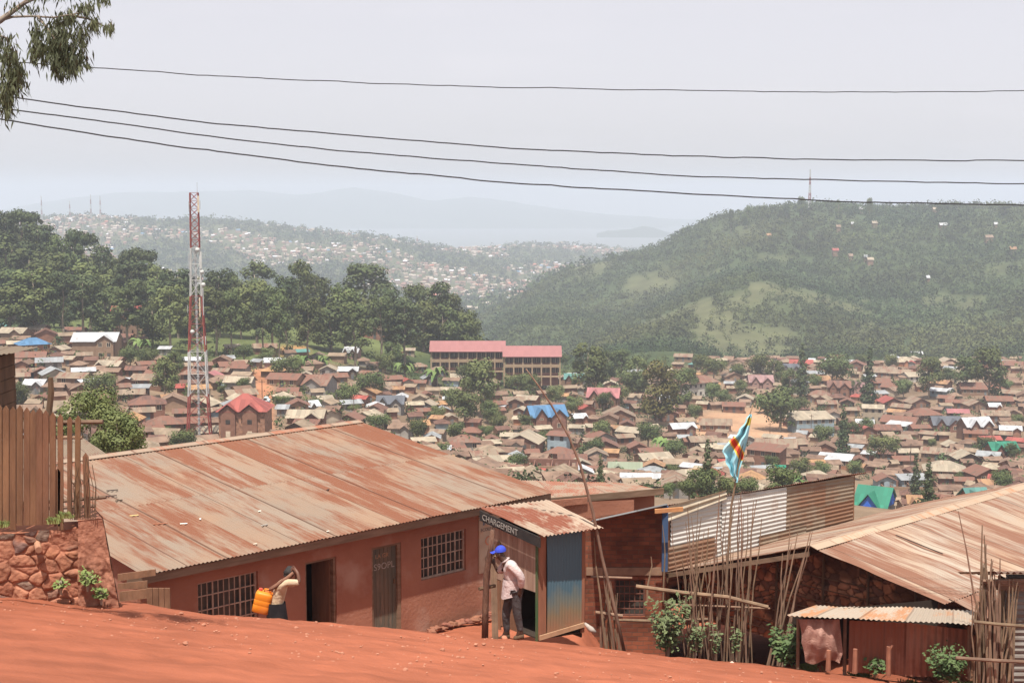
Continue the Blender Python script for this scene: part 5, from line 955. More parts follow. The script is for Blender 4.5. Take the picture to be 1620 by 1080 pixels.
mb = MB(); a, b = p(862, 842, 34.6), p(1003, 842, 36.0); mb.face([a - UP, b - UP, p(1003, 790, 36.0), p(862, 796, 34.6)]); mb.box(p(868, 802, 34.5), e_ * 1.2, Vector((0, .05, 0)), UP * .16); part('front_wall', mb, PLASTER, r2)
# ---------------------------------------------------------------- brick house with grille window
bh = thing('brick_shop', (2.6, 31.6, -9.6), 'dark brick house with an iron-grilled window and a thin tin roof edge', 'building')
BY = 31.4; bm = MB(); X0, X1 = ray(926, 900)[0] * BY, ray(1054, 900)[0] * BY; zt = ray(990, 812)[1] * BY; wx0, wx1, wz0, wz1 = ray(972, 950)[0] * BY, ray(1021, 950)[0] * BY, ray(1000, 975)[1] * BY, ray(1000, 916)[1] * BY
q = MB(); cellbox(q, X0, X1, -11.5, zt - .12, BY, [(wx0, wx1, wz0, wz1)]); q.face([(X0, BY, zt - .12), (X1, BY, zt - .12), (X1, BY, zt + .17), (X0, BY, zt - .11)]); q.cbox(X0, X0 + .25, BY + .26, BY + 1.2, -11.5, zt - .62); q.cbox(X1 - .25, X1, BY + .26, BY + 1.2, -11.5, zt - .4); q.cbox(X0, X1, BY + 1.2, BY + 1.4, -11.5, zt - .6)
part('wall', q, brickmat('dark_red_brick', (.25, .085, .045), (.15, .05, .03), (.14, .075, .05)), bh)
q = MB(); q.cbox(X0 + .02, X1 - .02, BY - .03, BY - .003, ray(1000, 909)[1] * BY, ray(1000, 897)[1] * BY); part('lintel', q, noisemat('lintel_concrete', (.27, .17, .11), (.2, .12, .08), scale=4), bh)
ironwin(bh, Vector((0, BY, 0)), Vector((1, 0, 0)), Vector((0, 1, 0)), wx0, wx1, wz0, wz1, 6, 5, mat=noisemat('rusty_iron', (.16, .07, .05), (.11, .05, .035), scale=8))
q = MB(); a, b = P(938, 824, 30.3), P(1056, 798, 30.9); q.slab(a, b, b + Vector((.1, 1.6, -.42)), a + Vector((0, 1.6, -.42)), .03); part('roof', q, ROOF['y'], bh)
q = MB(); q.box(P(1036, 812, 30.6), (.62, 0, .05), (0, .06, 0), (0, 0, .09)); part('eave_board', q, noisemat('orange_wood', (.5, .24, .1), (.36, .16, .07), scale=5), bh)
# ---------------------------------------------------------------- sheet metal building
SM = sheetmat('galvanised_sheet', (.52, .50, .465), (.33, .22, .15), amount=.22, tint=.12, seam=.15, su=.8, sv=2.1, streak=(.6, .7), fine=1)
SM2 = sheetmat('rusty_wall_sheet', (.26, .20, .145), (.22, .12, .075), amount=.55, tint=.15, seam=.3, su=.8, sv=2.1, streak=(.6, .5), fine=1)
so_ = Vector((ray(1056, 850)[0] * 32.2, 32.2, 0)); sb = thing('sheet_metal_building', so_ + UP * -9.6, 'building walled in horizontal corrugated sheets, silvery on the left and brown on the right', 'building')
zl, zr_ = ray(1056, 797)[1] * 32.2, ray(1355, 750)[1] * 37.5
def hsheet(s0, s1, z0a, z0b, z1a, z1b, y=0, pitch=.11, amp=.011):
    '''sheet laid sideways on the wall: corrugations run along the wall'''
    mb = MB(); nz_ = int(((z1a - z0a) / pitch) * 6); ns_ = 10; V = []; uv = []
    for j in range(nz_ + 1):
        t = j / nz_
        for i in range(ns_ + 1):
            s = s0 + (s1 - s0) * i / ns_; z = (z0a + (z0b - z0a) * i / ns_) * (1 - t) + (z1a + (z1b - z1a) * i / ns_) * t; V.append(tuple(so_ + EV * s - NV * (y + amp * math.cos(2 * math.pi * t * (z1a - z0a) / pitch)) + UP * z)); uv.append((t * (z1a - z0a) + y * 50, s))
    for j in range(nz_):
        for i in range(ns_): a = j * (ns_ + 1) + i; f = (a, a + 1, a + ns_ + 2, a + ns_ + 1); mb.f.append(f); mb.uv += [uv[k] for k in f]
    mb.v = V; mb.c = [(1, 1, 1)] * len(V); return mb
zs_ = lambda s: zl + (zr_ - zl) * s / 7.6
for (s0, s1, b0, t0, y, mt) in ((.1, 2.1, -8.8, None, .01, SM), (1.95, 4.55, -8.9, None, .035, SM), (4.45, 7.6, -9.3, None, .01, SM2), (.0, 1.7, -9.0, -8.05, .045, SM2), (3.4, 5.4, -8.9, -8.35, .06, SM2)):
    ta, tb = (t0, t0 - .05) if t0 else (zs_(s0) - .03, zs_(s1) - .03); part('sheet_panel', hsheet(s0, s1, b0, b0, ta, tb, y), mt, sb)
q = MB()
for s_, zt_ in ((7.6, zr_), (.02, zl)):
    for d_ in (0, .1): q.face([so_ + EV * (s_ + d_) + NV * y_ + UP * z_ for y_, z_ in ((.02, -11), (3.2, -11), (3.2, zt_ - 1.25), (.02, zt_ - .04))][::1 if d_ else -1])
    q.face([so_ + EV * s_ + NV * .02 - UP * 11, so_ + EV * (s_ + .1) + NV * .02 - UP * 11, so_ + EV * (s_ + .1) + NV * .02 + UP * (zt_ - .04), so_ + EV * s_ + NV * .02 + UP * (zt_ - .04)])
q.box(so_ + NV * 3.2 - UP * 11, EV * 7.6, NV * .1, UP * 2.4); part('side_wall', q, PLANK, sb)
a, b = so_ - NV * .06 - EV * .1 + UP * (zl + .0), so_ - NV * .10 + EV * 8.1 + UP * (zr_ + .03); part('roof', corr(a, b, b + NV * 3.6 + UP * -1.3, a + NV * 3.6 + UP * -1.3, pitch=.09, ny=3, wave=.02), ROOF['d'], sb)
q = MB(); q.box(P(1047, 904, 31.0), (.13, 0, 0), (0, .1, 0), (0, 0, ray(1050, 801)[1] * 31 - ray(1050, 904)[1] * 31)); part('corner_post', q, noisemat('blue_painted_wood', (.035, .07, .15), (.05, .09, .17), scale=4), sb, label='dark blue painted corner post')
q = hsheet(-.12, 2.05, zl - .36, zl - .16, zl - .02, zl + .06, .085, pitch=.17, amp=.022); part('bent_sheet', q, noisemat('pale_tarp', (.46, .40, .31), (.36, .29, .21), scale=3), sb)
# ---------------------------------------------------------------- long low stone and pole building with the big pale roof
AP = Vector((6.19, 29.0, -7.28)); GD = Vector((.686, -.728, 0)); RD = EV
def stonegrid(name, parent, O, e, up_n, w, z0, ztop, nx, nz, cell, depth, pal, out, mortar=(.30, .12, .07), gap=.13):
    '''rubble wall face: stones bulge out of the mortar; stone and mortar colours are their own'''
    ncell = int(w / cell * ((ztop(0) if callable(ztop) else ztop) - z0 + .4) / cell); zmx = max(ztop(w * k / 10) for k in range(11)); pts = np.stack([rng.uniform(-.1, w + .1, ncell), rng.uniform(z0 - .1, zmx + .1, ncell)], 1); pc = [random.choice(pal) for _ in range(ncell)]; ht = rng.uniform(.3, 1, ncell)
    mb = MB(); ids = {}
    for j in range(nz + 1):
        for i in range(nx + 1):
            s = w * i / nx; zt = ztop(s); z = z0 + (zt - z0) * j / nz; d = np.hypot(pts[:, 0] - s + .03 * mnoise.noise((s * 8, z * 8, 0)), (pts[:, 1] - z) * 1.25); o = np.argsort(d)[:2]; g = (d[o[1]] - d[o[0]]) / cell
            m_ = min(1, max(0, (g - gap * .3) / gap)); k = min(1, g / .5) ** .5
            cov = mnoise.noise((s * 1.1, z * 1.6, 7)) + .5 * mnoise.noise((s * 4, z * 4, 8)); m_ *= 1 - .8 * min(1, max(0, (cov - .08) / .25))
            hgt = depth * (m_ * (.35 + .65 * k) * ht[o[0]]) + .012 * mnoise.noise((s * 14, z * 14, 1)); colr = tuple(mortar[q_] * (1 - m_) + pc[o[0]][q_] * m_ for q_ in range(3))
            mb.v.append(tuple(O + e * s + out * hgt + UP * z)); mb.c.append(colr)
    for j in range(nz):
        for i in range(nx): a = j * (nx + 1) + i; mb.f.append((a, a + 1, a + nx + 2, a + nx + 1)); mb.uv += [(0, 0)] * 4
    return part(name, mb, STONEM, parent, smooth=True, attr=True)
STONEM = attrmat('rubble_stone', nscale=4., namp=.3, bump=.5, bscale=18)
lh = thing('stone_and_pole_house', AP + GD * .2 + UP * -2.2, 'low rubble-and-pole house under a broad pale roof streaked with rust', 'building')
LZ, RZ = -8.62, -7.92; Lp = AP - GD * 4.06; Rp = AP + GD * 3.56; Lp.z = LZ; Rp.z = RZ
gz = lambda s: (-7.36 + (s - 4.0) * (1.34 / 4.0) if s < 4 else -7.36 - (s - 4.0) * (.60 / 3.5)) - .12
WOg = AP - GD * 4.0 + RD * .75; WOg.z = 0
stonegrid('gable_wall', lh, WOg, GD, None, 7.4, -9.7, gz, 260, 90, .125, .05, [(.26, .10, .05), (.33, .15, .08), (.22, .10, .06), (.38, .19, .11), (.16, .08, .055)], -RD, mortar=(.075, .035, .022), gap=.2)
mb = MB()
for k in range(9):
    z = -9.5 + k * .24
    for seg in range(3):
        s0, s1 = seg * 2.4 + random.uniform(0, .3), seg * 2.4 + 2.6
        if z < gz(s0) - .1 and z < gz(min(s1, 7.3)) - .05: mb.tube([WOg + GD * s0 - RD * .10 + UP * (z + random.uniform(-.03, .03)), WOg + GD * min(s1, 7.35) - RD * .10 + UP * (z + random.uniform(-.03, .03))], .014, 5)
for s in (.5, 1.6, 2.7, 3.9, 5.0, 6.1, 7.1): mb.tube([WOg + GD * s - RD * .085 + UP * -9.8, WOg + GD * s - RD * .085 + UP * (gz(s) - .05)], .028, 6)
part('pole_lattice', mb, WOODD, lh)
mb = MB(); RL = 10.5
for s in (0, 7.4): a = WOg + GD * s; mb.face([a + UP * -10, a + RD * RL + UP * -11, a + RD * RL + UP * gz(s), a + UP * gz(s)])
a = WOg + RD * RL; mb.face([a + UP * -11, a + GD * 7.4 + UP * -11, a + GD * 7.4 + UP * gz(7.4), a + GD * 4 + UP * gz(4), a + UP * gz(0)]); part('wall', mb, PLASTER, lh)
PALE = sheetmat('pale_streaked_roof', (.33, .275, .22), (.19, .09, .056), amount=.50, tint=.20, seam=.5, su=.78, sv=3.3, streak=(2.2, .22), fine=.6, dust=(.34, .235, .16), soft=.09)
APr = AP + UP * .02; far_ = RD * RL
eR = Rp + GD * .1; eR2 = AP + GD * 3.1; eR2.z = RZ + .10
m1 = corr(eR2, eR2 + far_, APr + far_, APr, pitch=.10, ny=10, wave=.035); 
lowA = AP + GD * 3.0 + UP * 0; lowA.z = RZ + .17; lowB = AP + GD * 5.1; lowB.z = RZ - .52
m2 = corr(lowB + RD * .5, lowB + far_, lowA + far_ - UP * .05, lowA + RD * .35 - UP * .05, pitch=.10, ny=5, wave=.03)
m3 = corr(APr + far_, APr, Lp - RD * 0, Lp + far_, pitch=.10, ny=8, wave=.02)
r_ = part('roof', merge(m1, m2, m3), PALE, lh)
mb = MB(); o1 = APr + UP * .03; mb.slab(o1 + GD * .2 - UP * .06, o1 + GD * .2 + far_ - UP * .06, o1 + far_, o1, .012); mb.slab(o1 - GD * .35 + far_ - UP * .12, o1 - GD * .35 - UP * .12, o1, o1 + far_, .012); part('ridge_cap', mb, sheetmat('pale_ridge', (.38, .28, .20), (.36, .18, .1), amount=.35, tint=.1, seam=.4, su=1.7), r_)
mb = MB(); mb.box(Lp - UP * .12 - RD * .02, GD * 4.05 + UP * 1.28, RD * .04, UP * .10); part('fascia', mb, FASCIA, lh)
mb = MB(); pz = AP + GD * .9 + RD * 2.3; sl_ = (eR2 - APr); sl_ = Vector((sl_.x, sl_.y, sl_.z)).normalized()
for t0, t1, w_ in ((.0, 1.15, .05), (2.45, 3.0, .09)): q0 = APr + RD * (2.4 + t0 * .0) + sl_ * (t0 + .55) + UP * .045; mb.box(q0, sl_ * (t1 - t0), RD * w_, UP * .006)
part('sheet_gap', mb, DARKIN, r_)
# low animal shed with sacking
sh = thing('animal_shed', P(1400, 1056, 26), 'low shed of reddish tin sheets with a flat corrugated roof and hanging sacking', 'shed')
a, b, c_, d = P(1245, 973, 25.2), P(1545, 987, 24.3), P(1540, 964, 25.9), P(1292, 957, 26.9); part('roof', corr(a, b, c_, d, pitch=.09, ny=4, wave=.03, amp=.012), sheetmat('shed_roof', (.38, .31, .24), (.40, .2, .1), amount=.4, tint=.15, su=.8), sh)
RT = sheetmat('red_dusty_tin', (.28, .135, .095), (.21, .085, .055), amount=.5, tint=.1, seam=.3, su=.8, streak=(.8, .6), fine=1.2, dust=(.31, .155, .10))
def vsheet(p0, p1, h0, h1, pitch=.12, amp=.012):
    e = (p1 - p0); w = e.length; e.normalize(); n = e.cross(UP); mb = MB(); nx = int(w / pitch * 6); 
    for j in range(5):
        for i in range(nx + 1): s = i / nx; z = (h0 + (h1 - h0) * s) * j / 4; mb.v.append(tuple(p0 + e * s * w + UP * z + n * (amp * math.cos(2 * math.pi * s * w / pitch) + .02 * mnoise.noise((s * w * 2, z * 3, 0)))))
    uvv = [((i % (nx + 1)) / nx * w, (i // (nx + 1)) * h0 / 4) for i in range(len(mb.v))]
    for j in range(4):
        for i in range(nx): q = j * (nx + 1) + i; f = (q, q + 1, q + nx + 2, q + nx + 1); mb.f.append(f); mb.uv += [uvv[k] for k in f]
    mb.c = [(1, 1, 1)] * len(mb.v); return mb
p0, p1, p2 = P(1342, 1062, 25.4), P(1433, 1068, 25.1), P(1534, 1070, 24.8)
part('tin_wall', vsheet(p0, p1, .97, .98), RT, sh); part('tin_wall', vsheet(p1 + Vector((-.02, -.03, 0)), p2, 1.0, .86), RT, sh)
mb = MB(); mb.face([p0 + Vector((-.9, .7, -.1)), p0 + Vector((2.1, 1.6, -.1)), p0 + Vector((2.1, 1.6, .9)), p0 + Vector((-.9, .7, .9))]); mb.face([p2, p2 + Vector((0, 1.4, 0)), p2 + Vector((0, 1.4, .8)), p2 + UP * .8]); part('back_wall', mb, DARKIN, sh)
for (x, y0, y1, D_) in ((1336, 975, 1062, 25.5), (1262, 975, 1052, 25.6), (1533, 985, 1068, 24.7)): mb = MB(); mb.tube([P(x, y1 + 5, D_), P(x + 1, y0 + 3, D_)], .035, 7); part('post', mb, STICK, sh)
# sacking
nx, ny = 30, 30; mb = MB()
for j in range(ny + 1):
    for i in range(nx + 1):
        s, t = i / nx, j / ny; wl = 1263 + 8 * math.sin(t * 3.1) - 6 * t + 26 * max(0, t - .55) * 1.4; wr = 1328 + 7 * t - 22 * max(0, t - .8) * 1.5
        x = wl + (wr - wl) * s; y = 979 + (1046 - 979) * t + (4 * math.sin(s * 7) if j == ny else 0); D_ = 25.25 - .18 * math.sin(math.pi * t) * math.sin(math.pi * s) + .035 * math.sin(s * 19 + t * 5) + .03 * mnoise.noise((s * 5, t * 5, 0)); mb.v.append(tuple(P(x, y, D_))); mb.c.append((1, 1, 1))
for j in range(ny):
    for i in range(nx): q = j * (nx + 1) + i; mb.f.append((q, q + 1, q + nx + 2, q + nx + 1)); mb.uv += [(0, 0)] * 4
part('sacking', mb, noisemat('dusty_sackcloth', (.36, .21, .165), (.28, .14, .11), scale=6, bump=.6, bscale=40), sh, smooth=True)
# corrugated hut at the right edge
ch = thing('tin_hut', P(1625, 1070, 24.5), 'grey corrugated tin hut with a ragged dark roof at the right edge', 'hut')
a = P(1586, 1062, 24.4); b = P(1720, 1070, 24.4); q = MB(); 
def vface(z0, z1):
    mb = MB(); n_z = 60
    for j in range(n_z + 1):
        z = z0 + (z1 - z0) * j / n_z
        for x in (a.x, (a.x + b.x) / 2, b.x): mb.v.append((x, a.y + .016 * math.cos(2 * math.pi * z / .11), z)); mb.c.append((1, 1, 1))
    for j in range(n_z):
        for i in range(2): k = j * 3 + i; mb.f.append((k, k + 1, k + 4, k + 3)); mb.uv += [(z0, i), (z0, i + 1), (z1, i + 1), (z1, i)]
    return mb
zt_ = ray(1600, 908)[1] * 24.4; part('wall', merge(vface(a.z - .2, zt_)), noisemat('tin_grey_wall', (.22, .20, .18), (.15, .12, .10), scale=2), ch)
mb = MB(); mb.cbox(a.x, a.x + .05, a.y + .03, a.y + .4, a.z - .2, zt_ - .12); part('side_wall', mb, WOODD, ch)
e0, e1 = P(1574, 905, 24.0), P(1730, 903, 24.0); part('roof', corr(e0, e1, e1 + Vector((0, 2.0, -.55)), e0 + Vector((0, 2.0, -.55)), pitch=.11, ny=4, amp=.02, wave=.05), sheetmat('dark_ragged_roof', (.20, .13, .09), (.12, .05, .035), amount=.5, su=.8), ch)
mb = MB()
for k in range(6): z = zt_ - .05 - k * .035; mb.tube([(e0.x - .1 + random.uniform(-.08, .08), 24.15 + k * .04, z), (e0.x + 1.6, 24.2, z + random.uniform(-.03, .03))], .03, 6)
part('rafters', mb, STICK, ch)
# ---------------------------------------------------------------- kiosk
kf = [P(858, 848, 26.55), P(955, 834, 27.15), P(868, 790, 28.75), P(757, 803, 28.15)]
ki = thing('kiosk', (kf[0] + kf[2]) / 2 * 1.0 - UP * 1.9, 'small wooden kiosk with a blue front sheet, rusty tin roof and a painted name board', 'kiosk')
ki.location = Vector((.7, 27.7, -8.9))
part('roof', corr(kf[0], kf[1], kf[2], kf[3], pitch=.086, amp=.016, ny=9, wave=.012), KROOF, ki)
fe = (kf[1] - kf[0]); fe.z = 0; fe.normalize(); fn = Vector((-fe.y, fe.x, 0)); le = (kf[3] - kf[0]); le.z = 0; le.normalize(); ln_ = Vector((-le.y, le.x, 0))
C0 = P(851, 1011, 26.95); zt0 = ray(851, 848)[1] * 26.95; C1 = C0 + fe * 1.00; C2 = C0 + le * 1.38; C3 = C2 + fe * 1.0
KW = noisemat('kiosk_planks', (.34, .225, .165), (.25, .155, .11), scale=2.5, stretch=(4, 4, .35), c3=(.5, .36, .28), s3=2)
def zroof(pt):
    n = (kf[1] - kf[0]).cross(kf[3] - kf[0]).normalized(); return kf[0].z - ((pt.x - kf[0].x) * n.x + (pt.y - kf[0].y) * n.y) / n.z - .05
# front blue sheet
mb = MB(); a = C0 + fe * .17 - fn * .03; b = C0 + fe * .95 - fn * .03; nx = 40
for j in range(13):
    for i in range(nx + 1):
        s, t = i / nx, j / 12; zb_ = a.z + .04 + .10 * s; pt = a.lerp(b, s); bow = .05 * t * (1 - t) * 4 * (1 - s); z = zb_ + (zroof(pt) - .03 - zb_) * t; mb.v.append(tuple(Vector((pt.x, pt.y, z)) - fn * (.006 * math.cos(s * 2 * math.pi * 12) + bow * .6))); mb.c.append((1, 1, 1))
for j in range(12):
    for i in range(nx): q = j * (nx + 1) + i; mb.f.append((q, q + 1, q + nx + 2, q + nx + 1)); mb.uv += [((i) / nx, j / 12), ((i + 1) / nx, j / 12), ((i + 1) / nx, (j + 1) / 12), (i / nx, (j + 1) / 12)]
m, n, bs = newmat('blue_painted_tin'); l = n.links.new; uv = nd(n, 'ShaderNodeUVMap'); sp = nd(n, 'ShaderNodeSeparateXYZ'); l(uv.outputs[0], sp.inputs[0]); no = nd(n, 'ShaderNodeTexNoise', i_Scale=3.5, i_Detail=7); l(uv.outputs[0], no.inputs['Vector'])
ad = nd(n, 'ShaderNodeMath', operation='MULTIPLY_ADD'); ad.inputs[1].default_value = .35; l(no.outputs['Fac'], ad.inputs[0]); l(sp.outputs[1], ad.inputs[2]); rp = nd(n, 'ShaderNodeValToRGB'); l(ad.outputs[0], rp.inputs[0])
rp.color_ramp.elements[0].position = .20; rp.color_ramp.elements[0].color = (.27, .14, .08, 1); rp.color_ramp.elements[1].position = .62; rp.color_ramp.elements[1].color = (.06, .12, .155, 1)
e = rp.color_ramp.elements.new(.36); e.color = (.20, .15, .09, 1); e = rp.color_ramp.elements.new(.48); e.color = (.13, .15, .13, 1); l(rp.outputs[0], bs.inputs['Base Color']); bs.inputs['Roughness'].default_value = .55
part('front_sheet', mb, m, ki, smooth=True, label='blue painted tin sheet, paint worn to rust at the foot')
mb = MB(); mb.box(C0 - fn * .02, fe * .17, fn * .05, UP * (zroof(C0) - C0.z - .02)); mb.box(C0 + fe * .955 - fn * .04, fe * .06, fn * .06, UP * (zroof(C1) - C0.z - .02)); part('post', mb, noisemat('red_brown_post', (.30, .13, .075), (.2, .085, .05), scale=3, stretch=(2, 2, .4)), ki)
mb = MB(); mb.box(C0 + fe * .0 - fn * .075 + UP * .0, fe * 1.0 + UP * .13, fn * .03, UP * .09); part('sill_board', mb, noisemat('weathered_board', (.45, .28, .17), (.33, .19, .11), scale=4), ki)
mb = MB(); o_ = C0 + ln_ * .012 - le * .02; mb.box(o_ - UP * .05, le * .05, ln_ * .03, UP * (zroof(C0) - C0.z)); part('door_jamb', mb, noisemat('green_trim', (.05, .11, .045), (.11, .10, .05), scale=3), ki, label='green painted edge strip of the opening')
# left side: upper plank panel, opening below, lower planks at the back
up_ = MB(); L1 = .05; L2 = 1.37
for i in range(9): s0 = L1 + (L2 - L1) * i / 9; s1 = L1 + (L2 - L1) * (i + 1) / 9; pt = C0 + le * s0; up_.box(pt + ln_ * .02 + UP * .93, le * (s1 - s0 - .006), -ln_ * .03, UP * (zroof(pt) - C0.z - .93 - .16))
part('side_panel', up_, KW, ki)
lo_ = MB()
for i in range(5): s0 = .62 + i * .11; pt = C0 + le * s0; lo_.box(pt + ln_ * .025, le * .1, -ln_ * .03, UP * (.92 + .05 * (i % 2)))
part('lower_planks', lo_, PLANK, ki)
mb = MB()
for s0, s1 in ((1.19, 1.37),):
    for i in range(2): a_ = s0 + (s1 - s0) * i / 2; pt = C0 + le * a_; mb.box(pt + ln_ * .015 - UP * .1, le * ((s1 - s0) / 2 - .006), -ln_ * .03, UP * (1.015))
part('back_planks', mb, PLANK, ki)
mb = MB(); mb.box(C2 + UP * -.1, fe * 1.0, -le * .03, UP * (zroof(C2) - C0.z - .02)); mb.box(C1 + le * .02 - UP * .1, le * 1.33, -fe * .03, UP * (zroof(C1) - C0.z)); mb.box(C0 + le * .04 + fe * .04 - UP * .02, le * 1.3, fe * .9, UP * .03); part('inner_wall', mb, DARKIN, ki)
# sign board under the left verge
sa, sb_ = kf[3] + (kf[0] - kf[3]) * .03, kf[0] - (kf[0] - kf[3]) * .03; sd_ = (sb_ - sa); sg = MB(); off_ = ln_ * .0; sg.box(sa - UP * .235 + ln_ * .02, sd_, -ln_ * .03, UP * .20); sgn = part('sign_board', sg, noisemat('black_board', (.022, .02, .02), (.04, .032, .028), scale=5), ki)
tx = text_mb('CHARGEMENT', .172, sa - UP * .195 + ln_ * .028 + sd_ * .05, sd_.normalized() * 1.02, UP); part('lettering', tx, noisemat('white_brush_paint', (.34, .31, .28), (.20, .18, .16), scale=20), sgn)
mb = MB(); t_ = C2 + ln_ * .03; mb.tube([t_ + UP * 1.40, t_ + le * -.18 + UP * 1.72], .03, 5); mb.tube([t_ + le * -.36 + UP * 1.40, t_ + le * -.18 + UP * 1.72], .03, 5); mb.tube([t_ + UP * 1.40, t_ + le * -.5 + UP * 1.38], .035, 5); part('gable_struts', mb, FASCIA, ki)
mb = MB(); mb.tube([P(942, 1000, 26.9), P(935, 995, 26.9), P(925, 985, 26.9)], [.03, .06, .02], 8); solo('white_rag', mb, noisemat('rag_white', (.45, .41, .36), (.33, .27, .23), scale=14), 'dirty white rag caught on the lower right corner of the kiosk', 'rag', smooth=True)
# rough post with a cross piece in front of the poster
mb = MB(); mb.tube([P(767, 1018, 25.9), P(768, 960, 25.9), P(770, 905, 25.9), P(776, 870, 25.85), P(779, 838, 25.8)], [.065, .06, .06, .055, .035], 8); po_ = solo('leaning_post', mb, noisemat('dark_post', (.16, .085, .055), (.1, .05, .035), scale=5, stretch=(2, 2, .4), bump=.5), 'rough dark upright post at which the man in the blue cap stands', 'post', smooth=True, loc=tuple(P(767, 1013, 25.9)))
mb = MB(); mb.tube([P(758, 931, 25.85), P(783, 926, 26.1)], .035, 6); part('cross_piece', mb, WOODD, po_, off=Vector(po_.location))
mb = MB()
for x in (781, 786): mb.tube([P(x, 1010, 26.9), P(x - 3, 890, 27.0)], .035, 6)
solo('plank_pair', mb, STICK, 'pair of thin grey uprights behind the man at the kiosk opening', 'planks')
# ---------------------------------------------------------------- retaining wall, fence, hut on the left
rw = thing('stone_retaining_wall', P(90, 945, 21.9), 'thick rubble retaining wall of dark and red-dusted stones', 'wall')
wl, wr = P(-60, 900, 21.3), P(127, 900, 21.7); e_ = (wr - wl); e_.z = 0; W_ = e_.length; e_.normalize(); O_ = Vector((wl.x, wl.y, 0)); zt_ = lambda s: -5.18 + .05 * s / W_ + .03 * mnoise.noise((s * 3, 0, 0)); on = e_.cross(UP)
stonegrid('stone_face', rw, O_, e_, None, W_, -6.75, zt_, 260, 150, .21, .055, [(.15, .09, .075), (.18, .12, .09), (.28, .115, .07), (.32, .14, .08), (.29, .125, .075), (.34, .155, .095), (.22, .12, .085), (.30, .13, .08)], on, mortar=(.31, .13, .08), gap=.12)
mb = MB(); mb.box(O_ - on * .9 - UP * 6.8, e_ * W_, on * .88, UP * 1.58); 
for j in range(20):
    t0, t1 = j / 20, (j + 1) / 20; f = lambda t: (Vector(P(127, 900, 21.7)) * 1.0)
part('core', mb, noisemat('wall_earth', (.40, .15, .08), (.30, .11, .06), scale=2), rw)
# battered plaster end
q = MB(); nx, nz = 40, 60; bl, br = P(125, 822, 21.68), P(163, 818, 21.85); cl_, cr2 = P(125, 955, 21.62), P(190, 960, 21.8)
for j in range(nz + 1):
    for i in range(nx + 1):
        s, t = i / nx, j / nz; p_ = cl_.lerp(cr2, s).lerp(bl.lerp(br, s), t); rough = .05 * (1 - t) ** .8; d_ = .05 + rough * mnoise.noise((s * 3, t * 5, 0)) * 1.6 + rough * .8 * mnoise.noise((s * 9, t * 14, 3)); q.v.append(tuple(p_ + Vector((0, -d_, 0)))); q.c.append((1, 1, 1))
for j in range(nz):
    for i in range(nx): k = j * (nx + 1) + i; q.f.append((k, k + 1, k + nx + 2, k + nx + 1)); q.uv += [(0, 0)] * 4
i0 = len(q.v)
for pt in (br, br + Vector((.1, 1.1, 0)), cr2 + Vector((.2, 1.1, 0)), cr2): pass
q.face([cr2, cr2 + Vector((-.6, 1.2, 0)), br + Vector((-.6, 1.2, 0)), br]); q.face([bl + Vector((0, -.06, -.0)), br + Vector((0, -.06, 0)), br + Vector((-.6, 1.2, 0)), bl + Vector((-.6, 1.2, 0))]); part('plaster_end', q, noisemat('wall_plaster', (.33, .145, .09), (.25, .105, .065), scale=3, bump=.6, bscale=14), rw)
mb = MB(); pc_ = P(54, 870, 21.25); mb.tube([pc_ + Vector((-.06, .32, .03)), pc_ + Vector((.05, .06, -.01))], .05, 12); 
part('drain_pipe', mb, noisemat('clay_pipe', (.42, .22, .13), (.32, .16, .1), scale=4), rw)
fe_ = thing('picket_fence', P(70, 830, 21.8), 'brown pointed picket fence standing on the stone wall', 'fence')
def picket(xa, ytop, ybot, w, dy=0, point=True, lean=0):
    D_ = 21.75 + dy; a = P(xa - w / 2, ybot, D_); b = P(xa + w / 2, ybot, D_); t1 = P(xa - w / 2 + lean, ytop + (w * .7 if point else 0), D_); t2 = P(xa + w / 2 + lean, ytop + (w * .7 if point else 2), D_); tp = P(xa + lean, ytop, D_); th = Vector((0, .025, 0)); mb = MB()
    fr_ = [a, b, t2, tp, t1]; mb.face(fr_); mb.face([q + th for q in fr_[::-1]])
    for i in range(5): u, v = fr_[i], fr_[(i + 1) % 5]; mb.face([v, u, u + th, v + th])
    part('picket', mb, PICKET, fe_)
xs_p = [-34, -23, -12, -2, 9, 20, 31, 42, 52, 62, 72, 83]
for i, x in enumerate(xs_p): picket(x, 639 + (i % 3) * 2 + max(0, i - 5) * 1.5, 832 - .3 * x * .1 if x != 20 else 838, 9.7, dy=.01 * (i % 3))
for x, yt, yb, w_, ln2 in ((96, 655, 838, 8.5, -1), (110, 659, 820, 7.5, 0), (122, 657, 822, 8.5, 1), (138, 716, 818, 9, -3), (90, 740, 832, 9, 1)): picket(x, yt, yb, w_, dy=.05, lean=ln2)
for (x0, x1, y0, y1) in ((-40, 150, 808, 800), (-40, 130, 688, 692), (20, 168, 797, 786)): mb = MB(); mb.tube([P(x0, y0, 21.83), P((x0 + x1) / 2, (y0 + y1) / 2 + 1, 21.84), P(x1, y1, 21.83)], .03, 7); part('rail', mb, STICK, fe_)
mb = MB(); mb.tube([P(100, 668, 21.95), P(163, 667, 21.95)], .035, 7); part('rail', mb, STICK, fe_)
mb = MB(); mb.tube([P(80, 700, 21.95), P(78, 650, 21.95), P(81, 620, 21.95), P(80, 597, 21.95)], [.06, .05, .05, .04], 7); part('post', mb, WOODD, fe_)
mb = MB()
for k in range(16): x = 112 + k * 2.6; mb.tube([P(x, 822, 21.7), P(x - 4 + 8 * random.random(), 770, 21.72), P(x - 9 + 16 * random.random(), 715 + 60 * random.random(), 21.7)], .006, 4, False)
part('wire_mesh', mb, WOODD, fe_)
hu = thing('wooden_hut', P(0, 900, 24.5), 'dark wooden hut with a tan tin roof behind the fence at the left edge', 'hut')
mb = MB(); a = P(-90, 900, 24.5); b = P(10, 900, 24.5)
